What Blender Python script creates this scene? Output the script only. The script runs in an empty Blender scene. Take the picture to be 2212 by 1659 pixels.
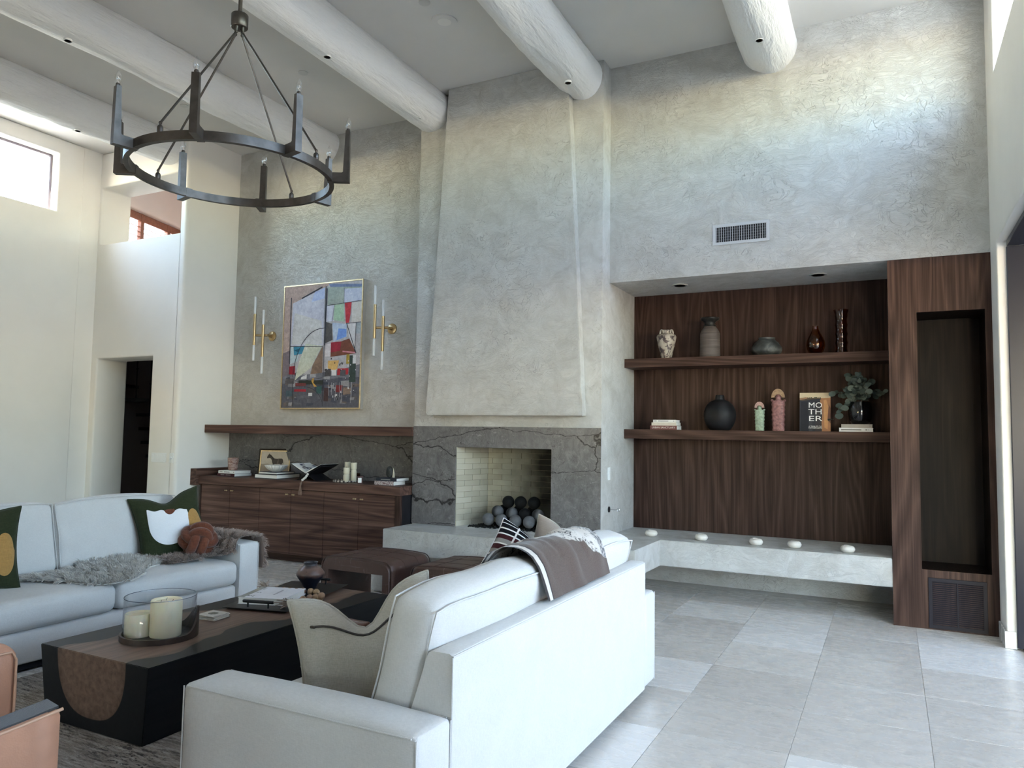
import bpy, bmesh, math, random
import numpy as np
from mathutils import Vector, Matrix

random.seed(7)
RNG = np.random.default_rng(7)
scene = bpy.context.scene
COL = scene.collection
PI = math.pi

# ------------------------------------------------------------------ camera
W_PX, H_PX, F_PX = 2212.0, 1659.0, 1608.73
CAM_H = 1.5
YAW, PITCH, ROLL = -0.4699939, 0.06719508, 0.01553499


def cam_axes():
    f = np.array([math.sin(YAW) * math.cos(PITCH), math.cos(YAW) * math.cos(PITCH), math.sin(PITCH)])
    r = np.array([math.cos(YAW), -math.sin(YAW), 0.0])
    u = np.cross(r, f)
    r2 = math.cos(ROLL) * r + math.sin(ROLL) * u
    u2 = -math.sin(ROLL) * r + math.cos(ROLL) * u
    return r2, u2, f


CR, CU, CF = cam_axes()
cam_d = bpy.data.cameras.new('camera')
cam_d.sensor_width = 36.0
cam_d.sensor_fit = 'HORIZONTAL'
cam_d.lens = F_PX / W_PX * 36.0
cam_d.clip_start = 0.05
cam_d.clip_end = 400
cam = bpy.data.objects.new('camera', cam_d)
COL.objects.link(cam)
mw = Matrix.Identity(4)
for i in range(3):
    mw[i][0], mw[i][1], mw[i][2] = CR[i], CU[i], -CF[i]
mw[2][3] = CAM_H
cam.matrix_world = mw
scene.camera = cam


def ray(x, y):
    return (x - W_PX / 2) / F_PX * CR - (y - H_PX / 2) / F_PX * CU + CF


def hit(x, y, ax, val):
    """point where the ray of photo pixel x,y meets the plane axis=val"""
    d = ray(x, y)
    o = np.array([0, 0, CAM_H])
    return Vector(o + (val - o[ax]) / d[ax] * d)


def hx(x, y, v): return hit(x, y, 0, v)
def hy(x, y, v): return hit(x, y, 1, v)
def hz(x, y, v): return hit(x, y, 2, v)


# ------------------------------------------------------------------ exposure, sky and sun
scene.view_settings.view_transform = 'Standard'
scene.view_settings.look = 'None'
scene.view_settings.gamma = 1.0
scene.view_settings.use_curve_mapping = False
scene.view_settings.exposure = 3.05

world = bpy.data.worlds.new('sky')
scene.world = world
world.use_nodes = True
wn = world.node_tree
wn.nodes.clear()
w_out = wn.nodes.new('ShaderNodeOutputWorld')
w_bg = wn.nodes.new('ShaderNodeBackground')
w_sky = wn.nodes.new('ShaderNodeTexSky')
w_sky.sky_type = 'NISHITA'
w_sky.sun_disc = False
w_sky.sun_elevation = math.radians(32)
w_sky.sun_rotation = math.radians(188)
w_sky.air_density = 1.2
w_sky.dust_density = 0.4
w_sky.ozone_density = 1.7
w_bg.inputs['Strength'].default_value = 0.50
wn.links.new(w_sky.outputs[0], w_bg.inputs[0])
wn.links.new(w_bg.outputs[0], w_out.inputs[0])

sun_d = bpy.data.lights.new('sun', 'SUN')
sun_d.energy = 10.0
sun_d.angle = math.radians(0.6)
sun_d.color = (1.0, 0.93, 0.82)
sun = bpy.data.objects.new('sun', sun_d)
COL.objects.link(sun)
sun.rotation_euler = Vector((0.136, 1.0, -0.62)).to_track_quat('-Z', 'Y').to_euler()


def portal(name, loc, size, normal):
    """sky portal in a window opening: emits nothing, only steers the sky sampling"""
    l = bpy.data.lights.new(name, 'AREA')
    l.shape = 'RECTANGLE'
    l.size, l.size_y = size
    l.cycles.is_portal = True
    o = bpy.data.objects.new(name, l)
    COL.objects.link(o)
    o.location = loc
    up = 'Y'
    o.rotation_euler = Vector(normal).to_track_quat('-Z', up).to_euler()
    return o


# room dimensions in metres (camera stands at x=0, y=0)
CZ = 5.19                    # ceiling
XR, XL = 0.735, -9.42        # right and left wall
YW = 6.92                    # plaster wall above the niche
YB = 6.715                   # chimney breast front
XB, XBL = -2.45, -4.59       # chimney breast right and left side
YP = 7.07                    # wall behind the painting
XT = -7.73                   # white return wall
YD = 6.25                    # white wall with the doorway
YN = 7.72                    # niche back
YBACK = -6.0                 # wall behind the camera
DOOR_Y0, DOOR_Y1, DOOR_Z = 1.0, 6.585, 3.005
CLR_Y0, CLR_Y1, CLR_Z0, CLR_Z1 = 0.0, 6.49, 4.28, 4.98
FILL_WIN = [(-8.0, -6.6, 1.5, 2.2), (-5.2, -3.8, 1.5, 2.2)]  # windows added behind the camera for fill light
WIN_Y0, WIN_Y1, WIN_Z0, WIN_Z1 = 2.95, 5.67, 4.25, 5.0

portal('door_portal', (XR + 0.33, (DOOR_Y0 + DOOR_Y1) / 2, DOOR_Z / 2), (DOOR_Y1 - DOOR_Y0, DOOR_Z), (-1, 0, 0))
portal('clerestory_portal', (XR + 0.33, (CLR_Y0 + CLR_Y1) / 2, (CLR_Z0 + CLR_Z1) / 2), (CLR_Y1 - CLR_Y0, CLR_Z1 - CLR_Z0), (-1, 0, 0))
for _h in FILL_WIN:
    portal('fill_window_portal', ((_h[0] + _h[1]) / 2, YBACK - 0.24, (_h[2] + _h[3]) / 2), (_h[1] - _h[0], _h[3] - _h[2]), (0, 1, 0))
portal('left_window_portal', (XL - 0.24, (WIN_Y0 + WIN_Y1) / 2, (WIN_Z0 + WIN_Z1) / 2), (WIN_Y1 - WIN_Y0, WIN_Z1 - WIN_Z0), (1, 0, 0))

# ------------------------------------------------------------------ object helpers
ORIGIN = {}


class B:
    """mesh builder: shapes are added in world metres, build() links ONE object"""

    def __init__(s):
        s.bm = bmesh.new()

    def box(s, x0, x1, y0, y1, z0, z1, bev=0.0, seg=2, M=None):
        m = Matrix.Translation(((x0 + x1) / 2, (y0 + y1) / 2, (z0 + z1) / 2)) @ Matrix.Diagonal((abs(x1 - x0), abs(y1 - y0), abs(z1 - z0), 1))
        g = bmesh.ops.create_cube(s.bm, size=1.0, matrix=m)
        vs = g['verts']
        if bev > 0:
            es = list({e for v in vs for e in v.link_edges})
            r = bmesh.ops.bevel(s.bm, geom=es, offset=bev, segments=seg, affect='EDGES', profile=0.5)
            vs = list({v for f in r['faces'] for v in f.verts} | {v for v in vs if v.is_valid})
        if M is not None:
            bmesh.ops.transform(s.bm, matrix=M, verts=vs)
        return s

    def raw(s, verts, faces, M=None):
        vs = [s.bm.verts.new(M @ Vector(v) if M is not None else v) for v in verts]
        for f in faces:
            try:
                s.bm.faces.new([vs[i] for i in f])
            except ValueError:
                pass
        return s

    def lathe(s, prof, c=(0, 0, 0), n=24, M=None, warp=None):
        """prof: list of (radius, z)"""
        vs, fs = [], []
        for (r, z) in prof:
            for k in range(n):
                a = 2 * PI * k / n
                rr = r * (warp(a, z) if warp else 1)
                vs.append((c[0] + rr * math.cos(a), c[1] + rr * math.sin(a), c[2] + z))
        for i in range(len(prof) - 1):
            for k in range(n):
                fs.append((i * n + k, i * n + (k + 1) % n, (i + 1) * n + (k + 1) % n, (i + 1) * n + k))
        fs.append(tuple(range(n))[::-1])
        fs.append(tuple((len(prof) - 1) * n + k for k in range(n)))
        return s.raw(vs, fs, M)

    def cyl(s, p0, p1, r0, r1=None, n=16):
        r1 = r0 if r1 is None else r1
        p0, p1 = Vector(p0), Vector(p1)
        d = p1 - p0
        q = d.to_track_quat('Z', 'Y').to_matrix().to_4x4()
        return s.lathe([(r0, 0), (r1, d.length)], n=n, M=Matrix.Translation(p0) @ q)

    def tube(s, pts, r, n=8, closed=False, caps=True):
        pts = [Vector(p) for p in pts]
        m = len(pts)
        rings = []
        prev = None
        for i, p in enumerate(pts):
            a = pts[(i - 1) % m] if (closed or i > 0) else p
            b = pts[(i + 1) % m] if (closed or i < m - 1) else p
            t = (b - a)
            t = t.normalized() if t.length > 1e-9 else Vector((0, 0, 1))
            if prev is None:
                ref = Vector((0, 0, 1)) if abs(t.z) < 0.9 else Vector((1, 0, 0))
                u = t.cross(ref).normalized()
            else:
                u = (prev - t * prev.dot(t))
                u = u.normalized() if u.length > 1e-6 else t.orthogonal().normalized()
            prev = u
            v = t.cross(u)
            rr = r[i] if isinstance(r, (list, tuple)) else r
            rings.append([s.bm.verts.new(p + u * (rr * math.cos(2 * PI * k / n)) + v * (rr * math.sin(2 * PI * k / n))) for k in range(n)])
        for i in range(m if closed else m - 1):
            A, C = rings[i], rings[(i + 1) % m]
            for k in range(n):
                s.bm.faces.new((A[k], A[(k + 1) % n], C[(k + 1) % n], C[k]))
        if not closed and caps:
            s.bm.faces.new(rings[0][::-1])
            s.bm.faces.new(rings[-1])
        return s

    def sphere(s, c, r, u=20, v=12, sc=(1, 1, 1), M=None):
        m = Matrix.Translation(c) @ Matrix.Diagonal((sc[0] * r, sc[1] * r, sc[2] * r, 1))
        if M is not None:
            m = M @ m
        bmesh.ops.create_uvsphere(s.bm, u_segments=u, v_segments=v, radius=1.0, matrix=m)
        return s

    def prism(s, poly, d, M=None):
        """poly in local xy, extruded along local +z by d"""
        n = len(poly)
        vs = [(p[0], p[1], 0) for p in poly] + [(p[0], p[1], d) for p in poly]
        fs = [tuple(range(n))[::-1], tuple(range(n, 2 * n))] + [(i, (i + 1) % n, n + (i + 1) % n, n + i) for i in range(n)]
        return s.raw(vs, fs, M)

    def grid(s, fn, nu, nv, closed_u=False):
        vs = [[s.bm.verts.new(fn(i / nu, j / nv)) for j in range(nv + 1)] for i in range(nu + (0 if closed_u else 1))]
        L = len(vs)
        for i in range(nu):
            for j in range(nv):
                s.bm.faces.new((vs[i][j], vs[(i + 1) % L][j], vs[(i + 1) % L][j + 1], vs[i][j + 1]))
        return s

    def solid(s, t):
        """give a sheet thickness t (kept inside its front side)"""
        bmesh.ops.recalc_face_normals(s.bm, faces=s.bm.faces)
        bmesh.ops.solidify(s.bm, geom=list(s.bm.faces), thickness=t)
        return s

    def build(s, name, mat, parent=None, smooth=38, M=None, recalc=True):
        bm = s.bm
        if M is not None:
            bmesh.ops.transform(bm, matrix=M, verts=bm.verts)
        if recalc:
            bmesh.ops.recalc_face_normals(bm, faces=bm.faces)
        if parent is None:
            lo = Vector((1e9,) * 3)
            hi = Vector((-1e9,) * 3)
            for v in bm.verts:
                for i in range(3):
                    lo[i] = min(lo[i], v.co[i])
                    hi[i] = max(hi[i], v.co[i])
            org = Vector(((lo.x + hi.x) / 2, (lo.y + hi.y) / 2, lo.z))
        else:
            org = ORIGIN[parent.name]
        bmesh.ops.translate(bm, vec=-org, verts=bm.verts)
        me = bpy.data.meshes.new(name)
        bm.to_mesh(me)
        bm.free()
        return link_mesh(name, me, mat, parent, org, smooth)


def link_mesh(name, me, mat, parent, org, smooth=38):
    o = bpy.data.objects.new(name, me)
    COL.objects.link(o)
    for m in (mat if isinstance(mat, (list, tuple)) else [mat]):
        me.materials.append(m)
    if parent is None:
        o.location = org
    else:
        o.parent = parent
    ORIGIN[o.name] = org.copy()
    if smooth and len(me.polygons):
        me.polygons.foreach_set('use_smooth', [True] * len(me.polygons))
        me.set_sharp_from_angle(angle=math.radians(smooth))
    return o


def thing(name, label, cat, loc, group=None):
    o = bpy.data.objects.new(name, None)
    o.empty_display_size = 0.1
    COL.objects.link(o)
    o.location = loc
    ORIGIN[o.name] = Vector(loc)
    return tag(o, label, cat, group)


def tag(o, label, cat, group=None):
    o['label'] = label
    o['category'] = cat
    if group:
        o['group'] = group
    return o


def struct(o, label=None):
    o['kind'] = 'structure'
    if label:
        o['label'] = label
    return o


def copy_tree(o, loc, label, parent=None):
    c = o.copy()
    COL.objects.link(c)
    if parent is None:
        c.location = loc
        c['label'] = label
        ORIGIN[c.name] = Vector(loc)
    else:
        c.parent = parent
        ORIGIN[c.name] = ORIGIN[parent.name]
    for ch in list(o.children):
        copy_tree(ch, None, None, c)
    return c


def text_geo(txt, size, align='CENTER', sx=1.0):
    """letters as flat faces in local xy: (verts, faces)"""
    cu = bpy.data.curves.new('lettering', 'FONT')
    cu.body = txt
    cu.size = size
    cu.align_x = align
    cu.align_y = 'CENTER'
    cu.resolution_u = 3
    ob = bpy.data.objects.new('lettering', cu)
    COL.objects.link(ob)
    dg = bpy.context.evaluated_depsgraph_get()
    dg.update()
    me = bpy.data.meshes.new_from_object(ob.evaluated_get(dg))
    vs = [(v.co.x * sx, v.co.y, 0) for v in me.vertices]
    fs = [tuple(p.vertices) for p in me.polygons]
    bpy.data.objects.remove(ob)
    bpy.data.curves.remove(cu)
    bpy.data.meshes.remove(me)
    return vs, fs


def frame_m(origin, ex, ey):
    ex, ey = Vector(ex).normalized(), Vector(ey).normalized()
    ez = ex.cross(ey).normalized()
    m = Matrix.Identity(4)
    for i in range(3):
        m[i][0], m[i][1], m[i][2], m[i][3] = ex[i], ey[i], ez[i], origin[i]
    return m


def rotz(a, c=(0, 0, 0)):
    c = Vector(c)
    return Matrix.Translation(c) @ Matrix.Rotation(a, 4, 'Z') @ Matrix.Translation(-c)
# ------------------------------------------------------------------ procedural materials
class G:
    def __init__(s, name, color=(0.8, 0.8, 0.8), rough=0.5, metal=0.0, spec=0.5):
        s.mat = bpy.data.materials.new(name)
        s.mat.use_nodes = True
        s.nt = s.mat.node_tree
        s.b = s.nt.nodes['Principled BSDF']
        s.set('Base Color', color)
        s.set('Roughness', rough)
        s.set('Metallic', metal)
        s.set('Specular IOR Level', spec)

    def val(s, sock, v):
        if isinstance(v, bpy.types.NodeSocket):
            s.nt.links.new(v, sock)
        elif isinstance(v, (tuple, list)) and len(v) == 3 and sock.type == 'RGBA':
            sock.default_value = (*v, 1)
        else:
            sock.default_value = v

    def set(s, k, v):
        s.val(s.b.inputs[k], v)
        return s

    def n(s, t, out=0, props=None, **kw):
        nd = s.nt.nodes.new('ShaderNode' + t)
        for k, v in (props or {}).items():
            setattr(nd, k, v)
        for k, v in kw.items():
            k = k.replace('_', ' ')
            s.val(nd.inputs[k], v)
        return nd.outputs[out]

    def obj(s): return s.n('TexCoord', 3)
    def pos(s): return s.n('NewGeometry', 0)
    def uv(s): return s.n('TexCoord', 2)

    def map(s, vec, scale=(1, 1, 1), loc=(0, 0, 0), rot=(0, 0, 0)):
        return s.n('Mapping', Vector=vec, Scale=scale, Location=loc, Rotation=rot)

    def noise(s, vec, scale, detail=3.0, rough=0.55, dist=0.0, out=0):
        return s.n('TexNoise', out, Vector=vec, Scale=scale, Detail=detail, Roughness=rough, Distortion=dist)

    def vor(s, vec, scale, feature='DISTANCE_TO_EDGE', out=0, rand=1.0):
        nd = s.nt.nodes.new('ShaderNodeTexVoronoi')
        nd.feature = feature
        s.val(nd.inputs['Vector'], vec)
        nd.inputs['Scale'].default_value = scale
        nd.inputs['Randomness'].default_value = rand
        return nd.outputs['Distance' if feature == 'DISTANCE_TO_EDGE' else out]

    def m(s, op, a, b=0.0, c=0.0, clamp=False):
        nd = s.nt.nodes.new('ShaderNodeMath')
        nd.operation = op
        nd.use_clamp = clamp
        s.val(nd.inputs[0], a)
        s.val(nd.inputs[1], b)
        s.val(nd.inputs[2], c)
        return nd.outputs[0]

    def ramp(s, fac, stops, interp='LINEAR'):
        nd = s.nt.nodes.new('ShaderNodeValToRGB')
        cr = nd.color_ramp
        cr.interpolation = interp
        while len(cr.elements) < len(stops):
            cr.elements.new(0.5)
        for e, (p, c) in zip(cr.elements, stops):
            e.position = p
            e.color = (c, c, c, 1) if isinstance(c, (int, float)) else (*c, 1)
        s.val(nd.inputs[0], fac)
        return nd.outputs[0]

    def mix(s, fac, a, b, mode='MIX'):
        nd = s.nt.nodes.new('ShaderNodeMix')
        nd.data_type = 'RGBA'
        nd.blend_type = mode
        s.val(nd.inputs[0], fac)
        s.val(nd.inputs[6], a)
        s.val(nd.inputs[7], b)
        return nd.outputs[2]

    def addv(s, a, b, k=1.0):
        sc = s.n('VectorMath', props={'operation': 'SCALE'}, Vector=b, Scale=k)
        nd = s.nt.nodes.new('ShaderNodeVectorMath')
        nd.operation = 'ADD'
        s.val(nd.inputs[0], a)
        s.val(nd.inputs[1], sc)
        return nd.outputs[0]

    def sep(s, v):
        nd = s.nt.nodes.new('ShaderNodeSeparateXYZ')
        s.val(nd.inputs[0], v)
        return nd.outputs

    def bump(s, h, strength=0.3, dist=0.01):
        nd = s.nt.nodes.new('ShaderNodeBump')
        nd.inputs['Strength'].default_value = strength
        nd.inputs['Distance'].default_value = dist
        s.val(nd.inputs['Height'], h)
        s.nt.links.new(nd.outputs[0], s.b.inputs['Normal'])
        return s


def plain(name, color, rough=0.5, metal=0.0, spec=0.5, var=0.0, scale=30.0, bump=0.0):
    if max(color) < 0.06 and not metal:
        spec = min(spec, 0.22)
    g = G(name, color, rough, metal, spec)
    if var or bump:
        nz = g.noise(g.obj(), scale, 4)
        if var:
            lo = tuple(max(0, c * (1 - var)) for c in color)
            hi = tuple(c * (1 + var) for c in color)
            g.set('Base Color', g.ramp(nz, [(0.3, lo), (0.7, hi)]))
        if bump:
            g.bump(nz, bump, 0.004)
    return g.mat


def mk_plaster():
    g = G('grey_venetian_plaster', rough=0.42, spec=0.4)
    p = g.pos()
    w = g.noise(p, 1.6, 3, out=1)
    q = g.addv(p, w, 0.35)
    big = g.noise(q, 0.9, 4, 0.6)
    mid = g.noise(q, 5.0, 6, 0.65, 0.8)
    col = g.ramp(big, [(0.3, (0.455, 0.43, 0.385)), (0.55, (0.535, 0.51, 0.465)), (0.75, (0.61, 0.59, 0.55))])
    col = g.mix(0.55, col, g.ramp(mid, [(0.35, (0.42, 0.41, 0.38)), (0.5, (0.525, 0.52, 0.495)), (0.68, (0.63, 0.63, 0.61))]))
    st = g.noise(g.addv(g.map(p, (3, 3, 9), rot=(0.4, 0.5, 0.3)), w, 3.0), 2.2, 5, 0.7, 1.2)
    cr = g.ramp(st, [(0.44, 0.0), (0.5, 1.0), (0.56, 0.0)])
    edge = g.ramp(g.noise(q, 7.5, 2, 0.5, 2.0), [(0.485, 0.0), (0.5, 1.0), (0.515, 0.0)])
    msk = g.ramp(g.noise(p, 1.3, 2), [(0.45, 0.0), (0.62, 1.0)])
    scr = g.m('MULTIPLY', g.m('MULTIPLY', edge, msk), 0.75)
    col = g.mix(scr, col, (0.38, 0.365, 0.335))
    g.set('Base Color', col)
    g.set('Roughness', g.ramp(mid, [(0.3, 0.52), (0.7, 0.34)]))
    h = g.m('ADD', g.m('MULTIPLY', mid, 0.7), g.m('ADD', g.m('MULTIPLY', cr, 0.22), g.m('MULTIPLY', scr, -0.8)))
    g.bump(h, 0.6, 0.014)
    return g.mat


def mk_paint(name, col, bump=0.12, scale=3.0):
    g = G(name, col, 0.62, spec=0.3)
    p = g.pos()
    nz = g.noise(p, scale, 5, 0.55)
    g.set('Base Color', g.ramp(nz, [(0.3, tuple(c * 0.965 for c in col)), (0.7, col)]))
    g.bump(g.m('ADD', nz, g.m('MULTIPLY', g.noise(p, 40, 3), 0.15)), bump, 0.012)
    return g.mat


def mk_beam():
    g = G('hewn_log_white_paint', (0.84, 0.83, 0.81), 0.55, spec=0.35)
    p = g.obj()
    a = g.noise(g.map(p, (5, 0.9, 5)), 1.6, 5, 0.6, 0.6)
    b = g.noise(g.map(p, (14, 2.2, 14)), 2.0, 4, 0.6)
    k = g.ramp(g.vor(g.addv(p, g.noise(p, 3, 2, out=1), 0.4), 1.5, 'F1'), [(0.0, 0.0), (0.07, 1.0)])
    g.set('Base Color', g.mix(g.m('MULTIPLY', g.m('SUBTRACT', 1.0, k), 0.35), (0.84, 0.83, 0.81), (0.55, 0.52, 0.47)))
    g.bump(g.m('ADD', a, g.m('ADD', g.m('MULTIPLY', b, 0.4), g.m('MULTIPLY', k, 0.2))), 0.85, 0.035)
    return g.mat


def mk_walnut(name, axis, tone=1.0, seed=0.0):
    """axis: grain direction 0/1/2"""
    g = G(name, rough=0.48, spec=0.16)
    p = g.map(g.pos(), (1, 1, 1), loc=(seed, seed * 1.7, seed * 2.3))
    sc = [5.2] * 3
    sc[axis] = 0.42
    fine = [110.0] * 3
    fine[axis] = 1.6
    mid = [26.0] * 3
    mid[axis] = 0.7
    q = g.map(p, tuple(sc))
    n1 = g.noise(q, 0.9, 1.5, 0.4, 0.2)
    ring = g.m('PINGPONG', g.m('MULTIPLY', n1, 21.0), 1.0)
    band = g.noise(g.map(p, tuple(mid)), 1.0, 3, 0.55, 0.2)
    fn = g.noise(g.map(p, tuple(fine)), 1.0, 3, 0.65)
    v = g.m('ADD', g.m('MULTIPLY', ring, 0.20), g.m('ADD', g.m('MULTIPLY', fn, 0.46), g.m('MULTIPLY', band, 0.42)))
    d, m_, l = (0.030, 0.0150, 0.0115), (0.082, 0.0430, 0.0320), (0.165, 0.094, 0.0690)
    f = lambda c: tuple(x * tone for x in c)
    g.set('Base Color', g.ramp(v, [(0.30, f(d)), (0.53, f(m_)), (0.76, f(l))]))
    g.set('Roughness', g.ramp(fn, [(0.3, 0.55), (0.7, 0.42)]))
    g.bump(g.m('ADD', fn, g.m('MULTIPLY', ring, 0.2)), 0.08, 0.002)
    return g.mat


def mk_stone(name, tone):
    g = G(name, rough=0.34, spec=0.35)
    p = g.pos()
    w = g.noise(p, 2.4, 4, out=1)
    q = g.addv(p, w, 0.30)
    base = g.noise(q, 2.6, 7, 0.7)
    fine = g.noise(g.addv(g.map(p, (9, 9, 5)), w, 2.5), 2.4, 7, 0.75, 0.6)
    c = g.ramp(base, [(0.28, (0.135, 0.128, 0.124)), (0.5, (0.225, 0.214, 0.205)), (0.72, (0.335, 0.32, 0.305))])
    c = g.mix(0.55, c, g.ramp(fine, [(0.30, (0.10, 0.092, 0.088)), (0.5, (0.225, 0.212, 0.202)), (0.70, (0.40, 0.38, 0.36))]))
    # pale fibres
    fl = g.ramp(g.noise(g.map(q, (11, 11, 34), rot=(0, 0.55, 0)), 1.0, 4, 0.65, 1.4), [(0.61, 0.0), (0.66, 1.0)])
    c = g.mix(g.m('MULTIPLY', fl, 0.45), c, (0.55, 0.53, 0.50))
    # fine crackle nets at two sizes, in patches
    for sc_, wd, off in ((3.4, 0.010, 0.0), (8.5, 0.016, 4.0)):
        net = g.ramp(g.vor(g.addv(g.map(p, (1.3, 1.3, 0.75), loc=(off, off, off)), w, 0.9), sc_), [(0.0, 1.0), (wd, 0.0)])
        msk = g.ramp(g.noise(g.map(p, loc=(off, 0, off)), 2.6, 3), [(0.46, 0.0), (0.60, 0.85)])
        c = g.mix(g.m('MULTIPLY', net, msk), c, (0.040, 0.032, 0.028))
    # long wavy horizontal fissures
    lng = g.vor(g.addv(g.map(p, (0.36, 0.36, 1.75), loc=(0.3, 0.2, 0.55)), g.noise(p, 4.5, 5, out=1), 0.16), 1.7)
    wid = g.noise(p, 3.0, 3)
    c = g.mix(g.ramp(g.m('DIVIDE', lng, g.m('ADD', wid, 0.2)), [(0.0, 1.0), (0.006, 0.9), (0.016, 0.0)]), c, (0.022, 0.018, 0.017))
    g.set('Base Color', g.mix(1.0, c, tone, 'MULTIPLY'))
    return g.mat


def mk_tile():
    g = G('travertine_tile', rough=0.26, spec=0.4)
    r = g.n('ObjectInfo', 5)
    p = g.addv(g.obj(), g.n('CombineXYZ', X=g.m('MULTIPLY', r, 37.0), Y=g.m('MULTIPLY', r, 91.0), Z=0.0))
    a = g.noise(g.map(p, (2.6, 6.5, 1)), 2.2, 8, 0.72, 0.3)
    b = g.noise(g.map(p, (12, 34, 1)), 1.6, 5, 0.65)
    c = g.ramp(a, [(0.25, (0.545, 0.50, 0.445)), (0.5, (0.645, 0.605, 0.555)), (0.75, (0.735, 0.705, 0.665))])
    c = g.mix(g.m('MULTIPLY', g.ramp(b, [(0.30, 1.0), (0.42, 0.0)]), 0.30), c, (0.47, 0.42, 0.36))
    c = g.mix(g.m('MULTIPLY', g.ramp(b, [(0.60, 0.0), (0.70, 1.0)]), 0.30), c, (0.80, 0.78, 0.75))
    pale = g.ramp(r, [(0.76, 0.0), (0.80, 1.0)], 'LINEAR')
    c = g.mix(g.m('MULTIPLY', pale, 0.6), c, (0.78, 0.76, 0.73))
    c = g.mix(1.0, c, g.ramp(r, [(0.0, (0.88, 0.87, 0.85)), (1.0, (1.05, 1.05, 1.04))]), 'MULTIPLY')
    g.set('Base Color', c)
    g.set('Roughness', g.ramp(a, [(0.3, 0.34), (0.7, 0.20)]))
    g.bump(g.m('ADD', a, g.m('MULTIPLY', b, 0.5)), 0.05, 0.003)
    return g.mat


def mk_fabric(name, col, weave=420.0, var=0.12, bump=0.25, sheen=0.15):
    g = G(name, col, 0.9, spec=0.15)
    p = g.obj()
    a = g.noise(g.map(p, (1, 1, 0.16)), weave, 2)
    b = g.noise(g.map(p, (0.16, 0.16, 1)), weave, 2)
    big = g.noise(p, 6, 3)
    v = g.m('ADD', g.m('MULTIPLY', g.m('ADD', a, b), 0.38), g.m('MULTIPLY', big, 0.24))
    g.set('Base Color', g.ramp(v, [(0.32, tuple(c * (1 - var) for c in col)), (0.68, tuple(min(1, c * (1 + var * 0.5)) for c in col))]))
    g.set('Sheen Weight', sheen)
    g.bump(g.m('ADD', g.m('ADD', a, b), g.m('MULTIPLY', big, 1.6)), bump, 0.003)
    return g.mat


def mk_leather(name, col, wear, wcol, rough=0.42):
    g = G(name, col, rough, spec=0.45)
    p = g.obj()
    gr = g.vor(p, 170.0, 'F1')
    big = g.noise(p, 4.0, 4)
    sx = g.noise(g.map(p, (3, 90, 90)), 1.0, 3, 0.6)
    sy = g.noise(g.map(p, (90, 5, 14)), 1.0, 3, 0.6)
    sc = g.m('MULTIPLY', g.ramp(g.m('MAXIMUM', sx, sy), [(0.60, 0.0), (0.74, 1.0)]), g.ramp(big, [(0.42, 0.0), (0.62, 1.0)]))
    c = g.ramp(big, [(0.3, tuple(x * 0.8 for x in col)), (0.7, tuple(x * 1.15 for x in col))])
    g.set('Base Color', g.mix(g.m('MULTIPLY', sc, wear), c, wcol))
    g.bump(g.m('ADD', gr, g.m('MULTIPLY', sc, -0.4)), 0.16, 0.0025)
    return g.mat


def mk_glass(name, tint=(1, 1, 1), rough=0.0, dens=0.12):
    """thin clear glass: mostly see-through with a mirror share by view angle"""
    m = bpy.data.materials.new(name)
    m.use_nodes = True
    nt = m.node_tree
    nt.nodes.clear()
    out = nt.nodes.new('ShaderNodeOutputMaterial')
    tr = nt.nodes.new('ShaderNodeBsdfTransparent')
    tr.inputs[0].default_value = (*tint, 1)
    gl = nt.nodes.new('ShaderNodeBsdfGlossy')
    gl.inputs['Roughness'].default_value = rough
    lwn = nt.nodes.new('ShaderNodeLayerWeight')
    lw = nt.nodes.new('ShaderNodeMath')
    lw.operation = 'POWER'
    lw.inputs[1].default_value = 4.0
    nt.links.new(lwn.outputs['Facing'], lw.inputs[0])
    ad = nt.nodes.new('ShaderNodeMath')
    ad.operation = 'MULTIPLY_ADD'
    ad.inputs[1].default_value = 0.7
    ad.inputs[2].default_value = 0.03 + dens * 0.08
    nt.links.new(lw.outputs[0], ad.inputs[0])
    mx = nt.nodes.new('ShaderNodeMixShader')
    nt.links.new(ad.outputs[0], mx.inputs[0])
    nt.links.new(tr.outputs[0], mx.inputs[1])
    nt.links.new(gl.outputs[0], mx.inputs[2])
    nt.links.new(mx.outputs[0], out.inputs[0])
    return m


def mk_paintcol(name, amount=0.35, scale=22.0, rough=0.6):
    """colours come from the face colours of the printed mesh, broken up like paint"""
    g = G(name, rough=rough, spec=0.3)
    c = g.n('VertexColor', 0, props={'layer_name': 'Col'})
    p = g.obj()
    n1 = g.noise(p, scale, 5, 0.7, 0.6)
    n2 = g.noise(p, scale * 0.22, 4, 0.6, 0.5)
    c = g.mix(amount, c, g.ramp(n1, [(0.3, 0.12), (0.5, 0.5), (0.7, 1.0)]), 'OVERLAY')
    c = g.mix(amount * 0.8, c, g.ramp(n2, [(0.35, 0.3), (0.65, 0.75)]), 'OVERLAY')
    g.set('Base Color', c)
    g.bump(n1, 0.2 if amount > 0.2 else 0.0, 0.004)
    return g.mat


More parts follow.
